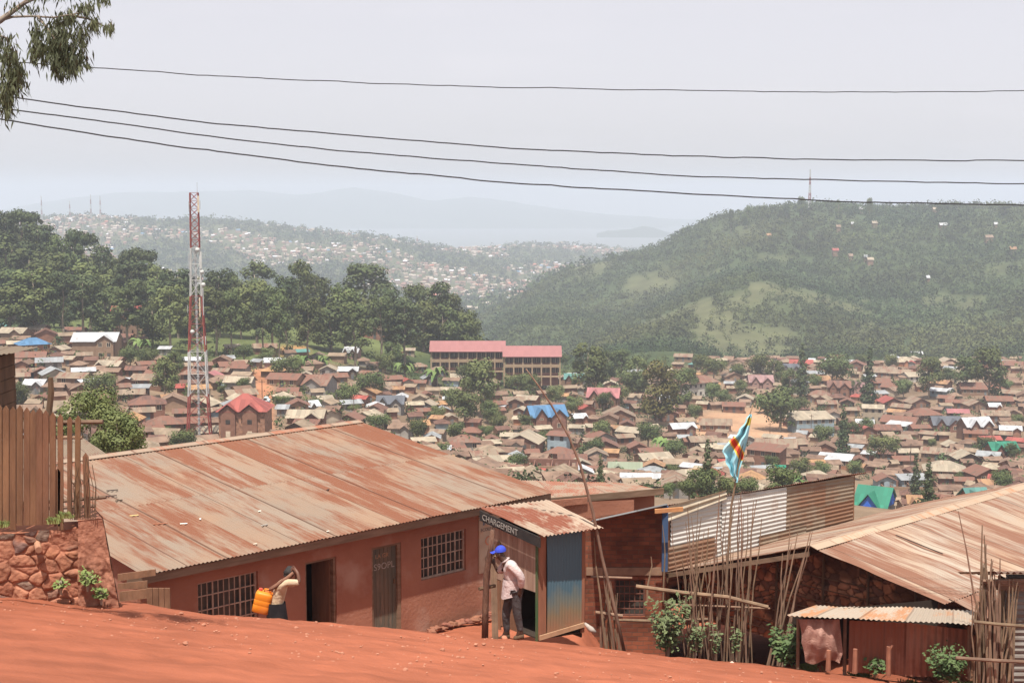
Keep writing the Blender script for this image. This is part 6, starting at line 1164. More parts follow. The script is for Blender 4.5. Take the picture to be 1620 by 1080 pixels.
for k in range(14): z0_ = ray(0, 564)[1] * 24.5 - (k + 1) * .22; mb.box(Vector((a.x, 24.5 + .01 * (k % 2), z0_)), (b.x - a.x, 0, 0), (0, .8, 0), (0, 0, .21))
part('plank_wall', mb, WOODD, hu); mb = MB(); e0, e1 = P(-110, 572, 24.0), P(17, 559, 24.0); part('roof', corr(e0, e1, P(60, 549, 25.6), P(-60, 545, 25.6), pitch=.09, ny=4, wave=.01), ROOF['t'], hu)
# low plank fence by the building corner
pf = thing('plank_fence', P(230, 962, 24.3), 'low weathered plank barrier at the left corner of the long building', 'fence')
for (x0, x1, y0, y1, y2, y3, D_) in ((186, 246, 908, 900, 919, 910, 24.4), (186, 233, 923, 918, 932, 930, 24.4), (189, 233, 936, 931, 951, 946, 24.3)):
    mb = MB(); a, b, c_, d = P(x0, y2, D_), P(x1, y3, D_), P(x1, y1, D_), P(x0, y0, D_); t_ = Vector((0, .03, 0)); mb.face([a, b, c_, d]); mb.face([d + t_, c_ + t_, b + t_, a + t_]); mb.face([a, a + t_, b + t_, b]); mb.face([d, c_, c_ + t_, d + t_]); mb.face([b, b + t_, c_ + t_, c_]); part('board', mb, PLANK, pf)
for i in range(4): x = 233 + i * 9.3; mb = MB(); a = P(x, 968, 24.2); mb.box(a, (.095, 0, 0), (0, .03, 0), (0, 0, ray(x, 930)[1] * 24.2 - a.z)); part('board', mb, PLANK, pf)
# ---------------------------------------------------------------- stick fences
def stickfence(name, label, sticks, rails, stubs=()):
    xm = sum(s[0] for s in sticks) / len(sticks); r = thing(name, P(xm, 1040, 27), label, 'fence')
    for (x0, y0, x1, y1, D_, rr) in sticks:
        m_ = P((x0 + x1) / 2 + random.uniform(-4, 4), (y0 + y1) / 2, D_); mb = MB(); q = P(x0 + (x0 - x1) * .12, y0 + 26, D_); q2 = P(x1, y1, D_); mm = q.lerp(q2, .3) + Vector((random.uniform(-.03, .03), 0, 0)); mb.tube([q, mm, m_, q.lerp(q2, .8) + Vector((random.uniform(-.04, .04), 0, 0)), q2], [rr, rr * .95, rr * .8, rr * .6, rr * .35], 6); part('stick', mb, STICK, r)
    for (pts, rr) in rails: mb = MB(); mb.tube([P(*p_) for p_ in pts], rr, 7); part('rail', mb, STICK, r)
R_ = random.uniform
st = []
for k in range(24):
    x0 = R_(1082, 1135); x1 = x0 + R_(-34, 30); st.append((x0, R_(1030, 1040), x1, R_(775, 900), R_(26.6, 27.3), R_(.013, .022)))
for x0, x1, yt in ((1158, 1172, 782), (1165, 1168, 790), (1170, 1183, 800), (1150, 1155, 812), (1160, 1137, 810), (1172, 1197, 790), (1176, 1192, 792), (1185, 1205, 820), (1146, 1160, 868), (1190, 1186, 878), (1156, 1148, 850), (1168, 1176, 812), (1180, 1172, 780), (1143, 1133, 860)): st.append((x0, 1038, x1, yt, R_(26.6, 27.2), R_(.015, .021)))
for x0, x1, yt in ((1216, 1262, 842), (1218, 1252, 860), (1235, 1251, 810), (1240, 1282, 840), (1236, 1285, 840), (1230, 1238, 875), (1225, 1280, 850)): st.append((x0, 1040, x1, yt, R_(26.4, 27.0), R_(.018, .024)))
stickfence('stick_fence', 'fence of tall thin uneven sticks lashed in front of the metal-sheet building', st, [([(1006, 927, 26.9), (1080, 937, 26.8), (1150, 944, 26.75), (1215, 960, 26.7)], .04), ([(1030, 980, 26.9), (1120, 979, 26.9)], .03), ([(1050, 955, 27.0), (1218, 962, 27.0)], .02)])
st = [(x, 1032, 960 + (x - 950) * .35 + R_(-10, 8), R_(915, 960), 27.6, R_(.018, .025)) for x in (946, 951, 956, 961, 965, 970, 975, 979, 983, 986)]
st += [(960, 1028, 940, 850, 27.4, .026), (972, 1028, 947, 842, 27.3, .024), (1025, 925, 1030, 880, 27.6, .022), (1049, 925, 1048, 830, 27.6, .018)]
stickfence('stick_fence', 'bundle of short sticks tied upright in front of the brick house', st, [([(942, 968, 27.5), (985, 974, 27.5)], .035), ([(975, 980, 27.5), (1035, 982, 27.5)], .03), ([(935, 912, 27.8), (1000, 914, 27.8)], .025)])
st = []
for k in range(34): x0 = R_(1540, 1604); x1 = x0 + R_(-12, 16) * (.6 if k % 3 else 1.4); st.append((x0, R_(1062, 1078), x1, R_(880, 960), R_(24.0, 24.4), R_(.018, .028)))
st += [(1568, 1070, 1516, 808, 24.2, .022), (1560, 1070, 1554, 830, 24.2, .026), (1556, 1070, 1557, 846, 24.2, .026), (1566, 1070, 1560, 860, 24.2, .024), (1548, 1070, 1552, 880, 24.2, .024), (1590, 1070, 1570, 912, 24.1, .022), (1585, 1060, 1597, 915, 24.1, .02)]
stickfence('stick_fence', 'dense stick fence with two long crooked sticks near the right edge', st, [([(1540, 983, 23.9), (1580, 987, 23.9), (1700, 996, 23.9)], .03), ([(1512, 1040, 23.9), (1570, 1044, 23.9), (1700, 1050, 23.9)], .032)])
mb = MB(); mb.tube([P(*q) for q in ((992, 1050, 27.2), (972, 960, 27.2), (952, 880, 27.2), (938, 810, 27.15), (918, 735, 27.1), (900, 690, 27.1), (872, 640, 27.05), (852, 610, 27.0), (832, 583, 27.0))], [.034, .033, .032, .031, .027, .023, .019, .015, .009], 7); solo('long_pole', mb, STICK, 'very long thin crooked pole leaning left above the kiosk roof', 'pole', smooth=True)
for x, y0, y1, lb_ in ((1310, 1052, 1028, 'short dark stake in front of the hanging sacking'), (1352, 1056, 1026, 'straight stake before the left end of the red tin wall'), (1405, 1060, 1022, 'forked stake standing before the middle of the red tin wall')):
    mb = MB(); D_ = 24.9; mb.tube([P(x, y0 + 8, D_), P(x + 1, y1, D_)], [.05, .04], 7)
    if x == 1405: mb.tube([P(x + 1, y1 + 9, D_), P(x + 7, y1 - 2, D_)], .025, 5)
    solo('stake', mb, noisemat('stake_wood' + str(x), (.30, .13, .08), (.2, .08, .05), scale=4), lb_, 'stake', 'stakes in front of the shed')
# ---------------------------------------------------------------- flag
FD = 28.2
mb = MB(); mb.tube([P(*q) for q in ((1148, 1030, FD), (1150, 900, FD), (1157, 800, FD), (1164, 760, FD), (1172, 715, FD), (1182, 670, FD), (1191, 640, FD))], [.03, .028, .024, .02, .018, .016, .012], 7); fp = solo('flag_pole', mb, STICK, 'thin bent pole carrying the light blue flag', 'pole', smooth=True)
# outline: left edge / right edge by height, folds in depth; colours are painted cloth
rows = [(655, 1186, 1190), (662, 1181, 1189), (672, 1175, 1187), (688, 1164, 1184), (697, 1155, 1182), (706, 1145, 1180), (715, 1144, 1178), (728, 1148, 1175), (740, 1152, 1171), (752, 1158, 1169), (758, 1163, 1168), (763, 1164, 1167)]
nx, ny = 36, 70; mb = MB()
for j in range(ny + 1):
    y = 655 + 108 * j / ny; xl = np.interp(y, [r[0] for r in rows], [r[1] for r in rows]) + 1.2 * math.sin(y * .35); xr = np.interp(y, [r[0] for r in rows], [r[2] for r in rows])
    for i in range(nx + 1):
        s = i / nx; x = xl + (xr - xl) * s; D_ = FD - .05 + .10 * math.sin(s * 11 + y * .05) * min(1, (xr - xl) / 14) + .05 * mnoise.noise((s * 4, y * .06, 0))
        c_ = (.36, .66, .74); ds = (x - 1156) - (y - 693) * .56
        dist = abs(ds - 1.5) * .87
        if 690 < y < 728 and dist < 6.2: c_ = (.85, .6, .08)
        if 692 < y < 727 and dist < 3.8: c_ = (.75, .10, .05)
        if 661 < y < 673 and s > .25: c_ = (.6, .52, .08)
        mb.v.append(tuple(P(x, y, D_))); mb.c.append(c_)
for j in range(ny):
    for i in range(nx): q = j * (nx + 1) + i; mb.f.append((q, q + 1, q + nx + 2, q + nx + 1)); mb.uv += [(0, 0)] * 4
solo('flag', mb, attrmat('flag_cloth', nscale=6, namp=.12, rough=.8), 'light blue flag with a yellow-edged red stripe hanging limp on the bent pole', 'flag', smooth=True, attr=True)
# ---------------------------------------------------------------- wires
WIRE = noisemat('cable_black', (.03, .03, .033), (.05, .05, .055), scale=2, rough=.6)
WL = [('highest thin wire, crossing alone above the other three', .008, (-200, 92), (40, 99), (143, 107), (320, 119), (500, 128), (700, 136), (940, 141), (1200, 145), (1420, 146), (1620, 144), (1850, 139)),
      ('second wire from the top, upper cable of the lower three', .011, (-200, 122), (40, 157), (200, 178), (330, 195), (520, 211), (700, 226), (860, 238), (1000, 244), (1200, 250), (1420, 254), (1620, 254), (1850, 251)),
      ('third wire from the top, middle cable of the lower three', .011, (-200, 142), (0, 172), (150, 190), (330, 216), (540, 239), (700, 252), (900, 266), (1080, 279), (1280, 284), (1450, 288), (1620, 291), (1850, 292)),
      ('lowest wire, touching the crest of the wooded hill', .012, (-200, 152), (0, 189), (100, 204), (230, 225), (330, 238), (450, 253), (600, 270), (700, 279), (800, 289), (980, 300), (1120, 308), (1320, 319), (1450, 321), (1620, 325), (1850, 327))]
for lb_, rr, *pts in WL:
    mb = MB(); xs2 = np.arange(-200, 1851, 16.); ys2 = np.interp(xs2, [q[0] for q in pts], [q[1] for q in pts]); k = np.ones(7) / 7; y2 = ys2.copy(); y2[3:-3] = np.convolve(ys2, k, 'valid')
    sd = random.random() * 50; mb.tube([P(x, y + 1.3 * mnoise.noise((x * .018, sd, 0)) + .7 * mnoise.noise((x * .05, sd, 4)), 20 + 5 * (x + 200) / 2050) for x, y in zip(xs2, y2)], rr, 6); solo('power_cable', mb, WIRE, lb_, 'cable', 'cables overhead', smooth=True)
# ---------------------------------------------------------------- near plants
def leafmass(name, cen, nr, ln, wd, mat, up=None): return leafquads(np.array(cen), np.array(nr), np.array(ln), wd, up)
def narrow(cens, dirs, length, width):
    '''long narrow leaves, each a folded diamond of two quads'''
    V = []
    for c_, d, L_ in zip(cens, dirs, length):
        d = d / np.linalg.norm(d); r = rng.normal(size=3); a = np.cross(d, r); a /= np.linalg.norm(a); w = width * L_; dr_ = np.array([0, 0, -.12 * L_])
        V.append([c_, c_ + d * L_ * .4 + a * w + dr_ * .3, c_ + d * L_ + dr_, c_ + d * L_ * .4 - a * w + dr_ * .3])
    return np.array(V)
EL = noisemat('eucalyptus_leaf', (.055, .062, .032), (.105, .11, .05), scale=1.5, rough=.6, lo=.3, hi=.7)
eu = thing('eucalyptus_tree', (-10.5, 17.5, -6.2), 'eucalyptus branch with drooping narrow leaves hanging in from the upper left corner', 'tree')
ED = 17.8; tk = MB(); tk.tube([(-10.5, 17.5, -7.5), (-10.4, 17.6, -3), (-10.0, 17.7, 1), (-9.6, 17.8, 5), (-9.0, 18, 8)], [.3, .26, .22, .16, .08], 10); part('trunk', tk, BARK, eu, smooth=True)
br = MB(); brs = [[(-220, 120), (-80, 80), (0, 33), (22, 17), (45, 0), (70, -30)], [(0, 33), (20, 27), (50, 26), (85, 28), (120, 22), (150, 15)], [(30, 10), (60, -4), (110, -2), (160, -6)], [(-60, 70), (-20, 50), (10, 60), (20, 95)], [(60, 26), (72, 42), (85, 60), (100, 85)], [(110, 24), (140, 30), (165, 42)]]
for k, b_ in enumerate(brs): br.tube([P(x, y, ED + .15 * math.sin(x * .05)) for x, y in b_], [(.05 if k == 0 else .018) * (1 - .75 * i / len(b_)) for i in range(len(b_))], 6)
br.tube([(-9.95, 17.7, 1.2), P(-220, 120, ED)], [.08, .05], 6); part('branch', br, BARK, eu, smooth=True)
cl = [(95, 55, 18, 30, 260), (105, 85, 18, 26, 330), (88, 62, 12, 30, 170), (60, 45, 12, 20, 70), (72, 78, 14, 18, 130), (55, 70, 10, 18, 80), (115, 100, 12, 14, 100), (92, 105, 10, 14, 80), (130, 50, 12, 18, 100), (135, 8, 14, 8, 80), (150, 35, 10, 12, 70), (172, 40, 7, 8, 40), (108, 20, 16, 12, 60), (15, 85, 14, 20, 160), (20, 125, 18, 26, 330), (8, 150, 14, 18, 160), (12, 172, 8, 12, 60), (30, 105, 10, 12, 60), (0, 60, 20, 14, 60), (-30, 120, 30, 40, 200), (-80, 60, 40, 40, 200), (55, 85, 8, 14, 40), (40, 10, 30, 8, 40), (160, -6, 14, 10, 50), (80, -14, 40, 10, 120), (130, 85, 8, 14, 40), (138, 98, 5, 8, 16)]
cen, dr2, lnn = [], [], []; tw = MB()
for (x, y, sx, sy, n) in cl:
    for _ in range(int(n * 1.45)):
        u, v = rng.normal() * sx * .55, rng.normal() * sy * .55; cen.append(np.array(P(x + u, y + v, ED + rng.normal() * .22))); dr2.append(np.array([rng.normal() * .45, rng.normal() * .35, -1])); lnn.append(rng.uniform(.07, .14))
    for _ in range(max(2, n // 25)):
        u, v = rng.normal() * sx * .4, rng.normal() * sy * .3; tw.tube([P(x + u, y + v - sy * .6, ED), P(x + u + 2, y + v, ED + .05), P(x + u + rng.normal() * 3, y + v + sy * .6, ED)], .004, 4, False)
o = link('leaves', quadmesh('leaves', narrow(cen, dr2, lnn, .10) - np.array(eu.location), EL), eu); part('twigs', tw, BARK, eu)
def shrub(name, label, x, ybase, D_, w, hgt, n, mat, leaf=.075, cat='shrub', stems=7, kind=None):
    b_ = P(x, ybase, D_); r = thing(name, b_, label, cat); sm_ = MB(); cen, nr = [], []
    ww, hh = w * D_ / F, hgt * D_ / F; tips = []
    for k in range(stems):
        a = k * 2.4; tip = Vector((math.cos(a) * ww * .42 * R_(.3, 1), math.sin(a) * ww * .3, hh * R_(.5, .98))); tips.append(tip); sm_.tube([(0, 0, -.1), tip * .5 + Vector((0, 0, .08)), tip], [.016, .011, .005], 5)
    for i in range(n):
        t = random.choice(tips); s_ = R_(.25, 1.05); p_ = t * s_ + Vector((R_(-1, 1), R_(-1, 1), R_(-1, 1))) * (.05 + .10 * ww); p_.z = max(p_.z, .02); cen.append(p_); nr.append((p_.x * .6 + R_(-.5, .5), p_.y * .6 + R_(-.5, .5) - .2, .8))
    link('leaves', quadmesh('leaves', leafquads(np.array([tuple(c_) for c_ in cen]), np.array(nr), leaf * (.6 + .8 * rng.random(n)), 1.7), mat), r); link('stems', sm_.mesh('stems', mat=BARK), r); return r
SH1 = noisemat('shrub_leaf_light', (.085, .11, .045), (.13, .155, .065), scale=4, rough=.6, lo=.3, hi=.7); SH2 = noisemat('shrub_leaf_dark', (.05, .09, .03), (.09, .13, .045), scale=4, rough=.7)
shrub('shrub', 'tallest light-leaved shrub before the stick fence, left of centre', 1057, 1032, 26.3, 75, 92, 1100, SH1, .052, stems=14)
shrub('shrub', 'small sprig of light leaves beside the tall shrub', 1100, 1034, 26.4, 34, 52, 260, SH1, .045, stems=6); shrub('shrub', 'slim low green sprig in the middle of the stick fence', 1132, 1036, 26.4, 20, 50, 120, SH1, .042, stems=4); shrub('shrub', 'sprig with yellow-green leaves halfway up the stick fence', 1165, 1036, 26.3, 24, 48, 140, SH1, .045, stems=4)
shrub('shrub', 'dark broad-leaved shrub left of the hanging sacking', 1242, 1046, 25.9, 70, 52, 700, SH2, .06, stems=12); shrub('shrub', 'low dark green shrub at the foot of the red tin wall', 1498, 1074, 24.4, 80, 48, 1200, SH2, .04, stems=16)
shrub('weed', 'low weeds beside the base of the red tin wall', 1385, 1060, 25.1, 60, 14, 160, SH2, .05, 'weeds', stems=7)
def tuft(x, yb, D_, w, hgt, n, label, mat=None, ground=True):
    b_ = P(x, yb, D_)
    if ground: a_ = ray(x, yb)[0]; ds = np.linspace(16, 27, 300); z_ = H(a_ * ds, ds); k = int(np.argmin(abs(z_ - ray(x, yb)[1] * ds))); b_ = Vector((a_ * ds[k], ds[k], z_[k])); D_ = ds[k]
    V = []; ww, hh = w * D_ / F, hgt * D_ / F
    for _ in range(n):
        x_, y_ = rng.normal() * ww * .25, rng.normal() * ww * .2; l_ = hh * rng.uniform(.5, 1.1); dx, dy = rng.normal() * .45 * l_, rng.normal() * .4 * l_; q = .006
        V.append([(x_ - q, y_, -.01), (x_ + q, y_, -.01), (x_ + dx * .5 + q, y_ + dy * .5, l_ * .7), (x_ + dx * .5 - q + dx * .5, y_ + dy, l_)])
    tag(link('grass_tuft', quadmesh('grass_tuft', np.array(V), mat or GR), None, b_), label, 'grass tuft', 'grass tufts by the road')
GR = noisemat('grass_blade', (.16, .20, .06), (.24, .26, .09), scale=5)
for a in ((1278, 1049, 25.6, 26, 12, 260, 'grass tuft at the road edge below the hanging sacking'), (1362, 1067, 25, 34, 13, 300, 'grass tuft on bare earth between two stakes'), (1540, 1078, 25, 40, 12, 280, 'grass tuft at the road edge under the right stick fence'), (1612, 1066, 25, 26, 12, 160, 'grass tuft in the far lower right corner'), (1440, 1072, 25, 30, 6, 80, 'sparse grass tuft by the red tin wall')): tuft(*a)
for x, yb, w_, hp, n_l, lb_ in ((138, 925, 34, 24, 170, 'leafy weed growing from the cracks of the stone wall end'), (160, 946, 22, 16, 120, 'lower leafy weed at the foot of the stone wall end'), (96, 930, 24, 10, 70, 'dull weed at the base of the rubble face')): shrub('weed', lb_, x, yb, 21.45, w_, hp, n_l, noisemat('weed_leaf' + str(x), (.13, .18, .05), (.2, .24, .08), scale=5), .04, 'weeds', stems=6)
for x, yb, lb_ in ((4, 832, 'grass tuft on the wall top at the very left'), (104, 818, 'grass tuft on the wall top below the tall pickets'), (86, 826, 'grass tuft peeping out at the broken picket')): tuft(x, yb, 21.6, 22, 9, 110, lb_, ground=False)
# leafy trees close behind the fence (finer leaves)
def neartree(x, ytop, ybot, w, D_, label, n=5200):
    a_ = ray(x, ytop)[0]; g_ = h(a_ * D_, D_); top = ray(x, ytop)[1] * D_; H_ = top - g_; Wd = w * D_ / F; r = thing('leafy_tree', (a_ * D_, D_, g_), label, 'tree'); lob = []
    for i in range(26): t = random.random(); z = H_ * (.42 + .5 * t); R = Wd * .42 * math.sin(math.pi * (.25 + .6 * t)); a = i * 2.4; lob.append((R * math.cos(a) * R_(.4, 1), R * math.sin(a) * R_(.4, 1), z, R_(.10, .19) * Wd))
    cm = crown_mesh('crown', lob, n, .085, noisemat('near_leaf' + str(x), (.085, .11, .034), (.14, .155, .05), scale=1.2, rough=.7)); link('crown', cm, r); link('trunk', trunk_mesh('trunk', H_ * .85, .16, lob[::3]), r)
neartree(140, 600, 710, 150, 62, 'bright leafy tree behind the pickets, the taller of two', 13000); neartree(188, 648, 715, 130, 60, 'bright leafy tree behind the roof ridge, the lower of two', 11000)
# pebbles and crumbs on the road
mb = MB()
for _ in range(900):
    D_ = R_(16.5, 25); x = R_(-.37, .40) * D_; rock(mb, (x, D_, h(x, D_) + .003), R_(.006, .022) if random.random() < .93 else R_(.025, .04), (1, 1, .6))
tag(part('pebbles', mb, noisemat('pebble', (.42, .19, .12), (.3, .13, .08), scale=3), None, off=(0, 0, 0)), 'small stones and crumbs of earth strewn over the road', 'pebbles', kind='stuff')
for x, y, rr, cl_, lb_, nm in ((1158, 1050, .05, (.6, .42, .33), 'pale stone lying alone on the road below the stick fence', 'stone'), (798, 1008, .06, (.5, .2, .12), 'reddish stone at the feet of the man', 'stone'), (78, 945, .12, (.4, .17, .1), 'rounded stone at the foot of the rubble wall', 'stone'), (128, 938, .16, (.52, .23, .13), 'orange rubble lump against the rubble wall', 'stone'), (145, 945, .14, (.45, .19, .11), 'flat red stone right of the orange rubble lump', 'stone')):
    a_ = ray(x, y)[0]; ds = np.linspace(16, 27, 400); z_ = H(a_ * ds, ds); k = int(np.argmin(abs(z_ - ray(x, y)[1] * ds))); mb = MB(); rock(mb, (a_ * ds[k], ds[k], z_[k] + rr * .3), rr); solo(nm, mb, noisemat('stone_' + str(x), cl_, tuple(q * .7 for q in cl_), scale=5, bump=.5), lb_, 'stone', smooth=True)
# ---------------------------------------------------------------- people
def skinned(name, verts, edges, mat, parent, off, sub=2, root=0):
    me = bpy.data.meshes.new(name); me.from_pydata([tuple(Vector(v[0]) - off) for v in verts], edges, []); o = bpy.data.objects.new(name, me); COL.objects.link(o); sk = o.modifiers.new('skin', 'SKIN'); sk.use_smooth_shade = True
    for i, v in enumerate(verts): q = me.skin_vertices[0].data[i]; q.radius = v[1] if isinstance(v[1], tuple) else (v[1], v[1]); q.use_root = (i == root)
    o.modifiers.new('sub', 'SUBSURF').levels = sub; o.modifiers['sub'].render_levels = sub; dg = bpy.context.evaluated_depsgraph_get(); m2 = bpy.data.meshes.new_from_object(o.evaluated_get(dg)); bpy.data.objects.remove(o); m2.name = name; m2.materials.clear(); m2.materials.append(mat); m2.polygons.foreach_set('use_smooth', [True] * len(m2.polygons)); return link(name, m2, parent)
def figure(label, D0, J, body_e, parts_, hand_pts, skin, loc):
    r = thing('person', loc, label, 'person'); V = {k: (P(v[0], v[1], D0 + v[2]), v[3]) for k, v in J.items()}
    ks = list(V); cover = ('pelvis', 'waist', 'chest', 'upper', 'shN', 'shF', 'hipN', 'hipF', 'elN', 'elF', 'knN', 'knF'); BV = [(V[k][0], tuple(x * .82 for x in (V[k][1] if isinstance(V[k][1], tuple) else (V[k][1],) * 2)) if k in cover else V[k][1]) for k in ks]; ed = [(ks.index(a), ks.index(b)) for a, b in body_e]; skinned('body', BV, ed, skin, r, Vector(loc), 2, ks.index('pelvis')); 
    for nm, names, edges, grow, mt, rt in parts_:
        vv = [(V[k][0], tuple(x + grow for x in (V[k][1] if isinstance(V[k][1], tuple) else (V[k][1],) * 2))) for k in names]; skinned(nm, vv, [(names.index(a), names.index(b)) for a, b in edges], mt, r, Vector(loc), 2, names.index(rt))
    return r, V
SKIN = noisemat('dark_skin', (.055, .028, .019), (.07, .036, .024), scale=6, rough=.5)
SHIRT = noisemat('pale_pink_shirt', (.56, .47, .45), (.47, .37, .35), scale=5, rough=.9, bump=.9, bscale=9); TROUS = noisemat('dark_trousers', (.075, .065, .065), (.05, .042, .042), scale=6, rough=.9, bump=.8, bscale=10)
J = dict(pelvis=(812, 935, 0, (.125, .11)), waist=(811, 920, 0, (.13, .12)), chest=(808, 902, 0, (.15, .135)), upper=(803, 891, 0, (.10, .095)), neck=(797, 885, 0, .062), jaw=(792, 881, 0, .072), face=(789, 875, 0, .088), crown=(790, 868, 0, .082), brow=(787, 871, 0, .07),
         shN=(808, 892, -.17, .065), elN=(825, 912, -.27, .05), wrN=(824, 930, -.20, .034), haN=(821, 938, -.17, .034), shF=(800, 891, .16, .06), elF=(789, 906, .24, .045), wrF=(783, 894, .26, .032), haF=(781, 889, .26, .032),
         hipN=(816, 940, -.09, .10), knN=(818, 970, -.11, .07), anN=(824, 1000, -.10, .045), heN=(827, 1006, -.10, .04), toN=(815, 1009, -.12, .03), hipF=(808, 940, .09, .10), knF=(800, 970, .08, .07), anF=(802, 1001, .08, .045), heF=(805, 1006, .08, .04), toF=(793, 1009, .06, .03))
for hnd, s in (('N', 1), ('F', 1)):
    bx, by, bz, _ = J['ha' + hnd]; wx, wy, wz, _ = J['wr' + hnd]; dx, dy = (bx - wx), (by - wy); L_ = math.hypot(dx, dy) or 1; dx, dy = dx / L_, dy / L_
    for i in range(4): J[f'f{hnd}{i}a'] = (bx + dx * 4 - dy * (i - 1.5) * 1.9, by + dy * 4 + dx * (i - 1.5) * 1.9, bz + .008 * i, .0105); J[f'f{hnd}{i}b'] = (bx + dx * (7.5 - .5 * abs(i - 1)) - dy * (i - 1.5) * 2.1, by + dy * (7.5 - .5 * abs(i - 1)) + dx * (i - 1.5) * 2.1, bz + .02, .0085)
    J[f't{hnd}a'] = (bx + dx * 1 + dy * 4, by + dy * 1 - dx * 4, bz - .02, .012); J[f't{hnd}b'] = (bx + dx * 4 + dy * 5.5, by + dy * 4 - dx * 5.5, bz - .03, .0095)
BE = [('pelvis', 'waist'), ('waist', 'chest'), ('chest', 'upper'), ('upper', 'neck'), ('neck', 'jaw'), ('jaw', 'face'), ('face', 'crown'), ('face', 'brow'), ('upper', 'shN'), ('shN', 'elN'), ('elN', 'wrN'), ('wrN', 'haN'), ('upper', 'shF'), ('shF', 'elF'), ('elF', 'wrF'), ('wrF', 'haF'),
      ('pelvis', 'hipN'), ('hipN', 'knN'), ('knN', 'anN'), ('anN', 'heN'), ('anN', 'toN'), ('pelvis', 'hipF'), ('hipF', 'knF'), ('knF', 'anF'), ('anF', 'heF'), ('anF', 'toF')]
for q in 'NF':
    for i in range(4): BE += [('ha' + q, f'f{q}{i}a'), (f'f{q}{i}a', f'f{q}{i}b')]
    BE += [('ha' + q, f't{q}a'), (f't{q}a', f't{q}b')]
MD = 25.75; loc = tuple(P(810, 1010, MD))
man, MV = figure('man in a blue cap, pale shirt and dark trousers leaning forward beside the kiosk', MD, J, BE, [
    ('shirt', ['pelvis', 'waist', 'chest', 'upper', 'shN', 'elN', 'shF', 'elF', 'wrN'], [('pelvis', 'waist'), ('waist', 'chest'), ('chest', 'upper'), ('upper', 'shN'), ('shN', 'elN'), ('upper', 'shF'), ('shF', 'elF'), ('elN', 'wrN')], .028, SHIRT, 'pelvis'),
    ('trousers', ['pelvis', 'hipN', 'knN', 'anN', 'hipF', 'knF', 'anF'], [('pelvis', 'hipN'), ('hipN', 'knN'), ('knN', 'anN'), ('pelvis', 'hipF'), ('hipF', 'knF'), ('knF', 'anF')], .014, TROUS, 'pelvis')], None, SKIN, loc)
def local(mb, root, name, mat, smooth=True): return part(name, mb, mat, root, smooth=smooth)
# shirt tail and collar
mb = MB(); nx, ny = 28, 8; cp = P(812, 928, MD)
for j in range(ny + 1):
    for i in range(nx + 1):
        a = 2 * math.pi * i / nx; t = j / ny; rx, ry = .172 + .022 * t, .162 + .022 * t; c0 = P(811 - 1.5 * t, 915 + 24 * t + 3 * math.sin(a * 2 + 1) * t + (-5 if math.cos(a) > .3 else 4) * t, MD); mb.v.append((c0.x + rx * math.cos(a) * (1 + .05 * math.sin(a * 5)), c0.y + ry * math.sin(a), c0.z)); mb.c.append((1, 1, 1))
for j in range(ny):
    for i in range(nx): q = j * (nx + 1) + i; mb.f.append((q, q + 1, q + nx + 2, q + nx + 1)); mb.uv += [(0, 0)] * 4
local(mb, man, 'shirt_tail', SHIRT)
mb = MB(); c0 = P(799, 886, MD); mb.tube([c0 + Vector((-.05, -.07, -.03)), c0 + Vector((.02, -.085, .02)), c0 + Vector((.07, 0, .045)), c0 + Vector((.02, .085, .02)), c0 + Vector((-.05, .07, -.03))], .018, 6); local(mb, man, 'collar', SHIRT)
# cap
CAPB = noisemat('cap_blue', (.03, .055, .42), (.035, .065, .48), scale=8, rough=.8); mb = MB(); cc_ = P(790.5, 871, MD); nu, nv = 18, 7
for j in range(nv + 1):
    for i in range(nu): ph = 2 * math.pi * i / nu; th = (math.pi * .52) * j / nv; mb.v.append((cc_.x + .108 * math.sin(th) * math.cos(ph) + .012, cc_.y + .1 * math.sin(th) * math.sin(ph), cc_.z + .105 * math.cos(th) + .0 + .10 * .12 * math.sin(th) * math.cos(ph))); mb.c.append((1, 1, 1))
for j in range(nv):
    for i in range(nu): a = j * nu + i; b = j * nu + (i + 1) % nu; mb.f.append((a, a + nu, b + nu, b)); mb.uv += [(0, 0)] * 4
cap = local(mb, man, 'cap', CAPB); mb = MB()
for j in range(5):
    for i in range(9): a = (i - 4) / 4; s = j / 4; mb.v.append((cc_.x - .08 - .10 * s * math.sqrt(max(.05, 1 - a * a * .8)), cc_.y + a * .08 * (1 - .15 * s), cc_.z + .005 - .03 * s - .015 * a * a)); mb.c.append((1, 1, 1))
for j in range(4):
    for i in range(8): q = j * 9 + i; mb.f.append((q, q + 1, q + 10, q + 9)); mb.uv += [(0, 0)] * 4
part('brim', mb, CAPB, cap)
# face details, ear and shoes
mb = MB(); fc = P(789, 876, MD); rock(mb, fc + Vector((-.093, 0, -.012)), .018, (1.1, .8, 1.1)); rock(mb, fc + Vector((-.075, 0, -.055)), .02, (.8, 1.3, .5)); rock(mb, fc + Vector((.012, -.088, .0)), .024, (.8, .45, 1.2)); local(mb, man, 'nose_mouth_ear', SKIN)
mb = MB(); rock(mb, fc + Vector((-.078, -.035, .012)), .009); rock(mb, fc + Vector((-.078, .035, .012)), .009); local(mb, man, 'eyes', noisemat('eye_white', (.4, .38, .35), (.3, .28, .26), scale=9))
for k in ('N', 'F'): mb = MB(); a, b = MV['he' + k][0], MV['to' + k][0]; mb.tube([a + Vector((.02, 0, 0)), a.lerp(b, .4) + UP * .015, b, b + Vector((-.03, 0, -.005))], [.045, .052, .045, .025], 9); local(mb, man, 'shoe', WOODD)
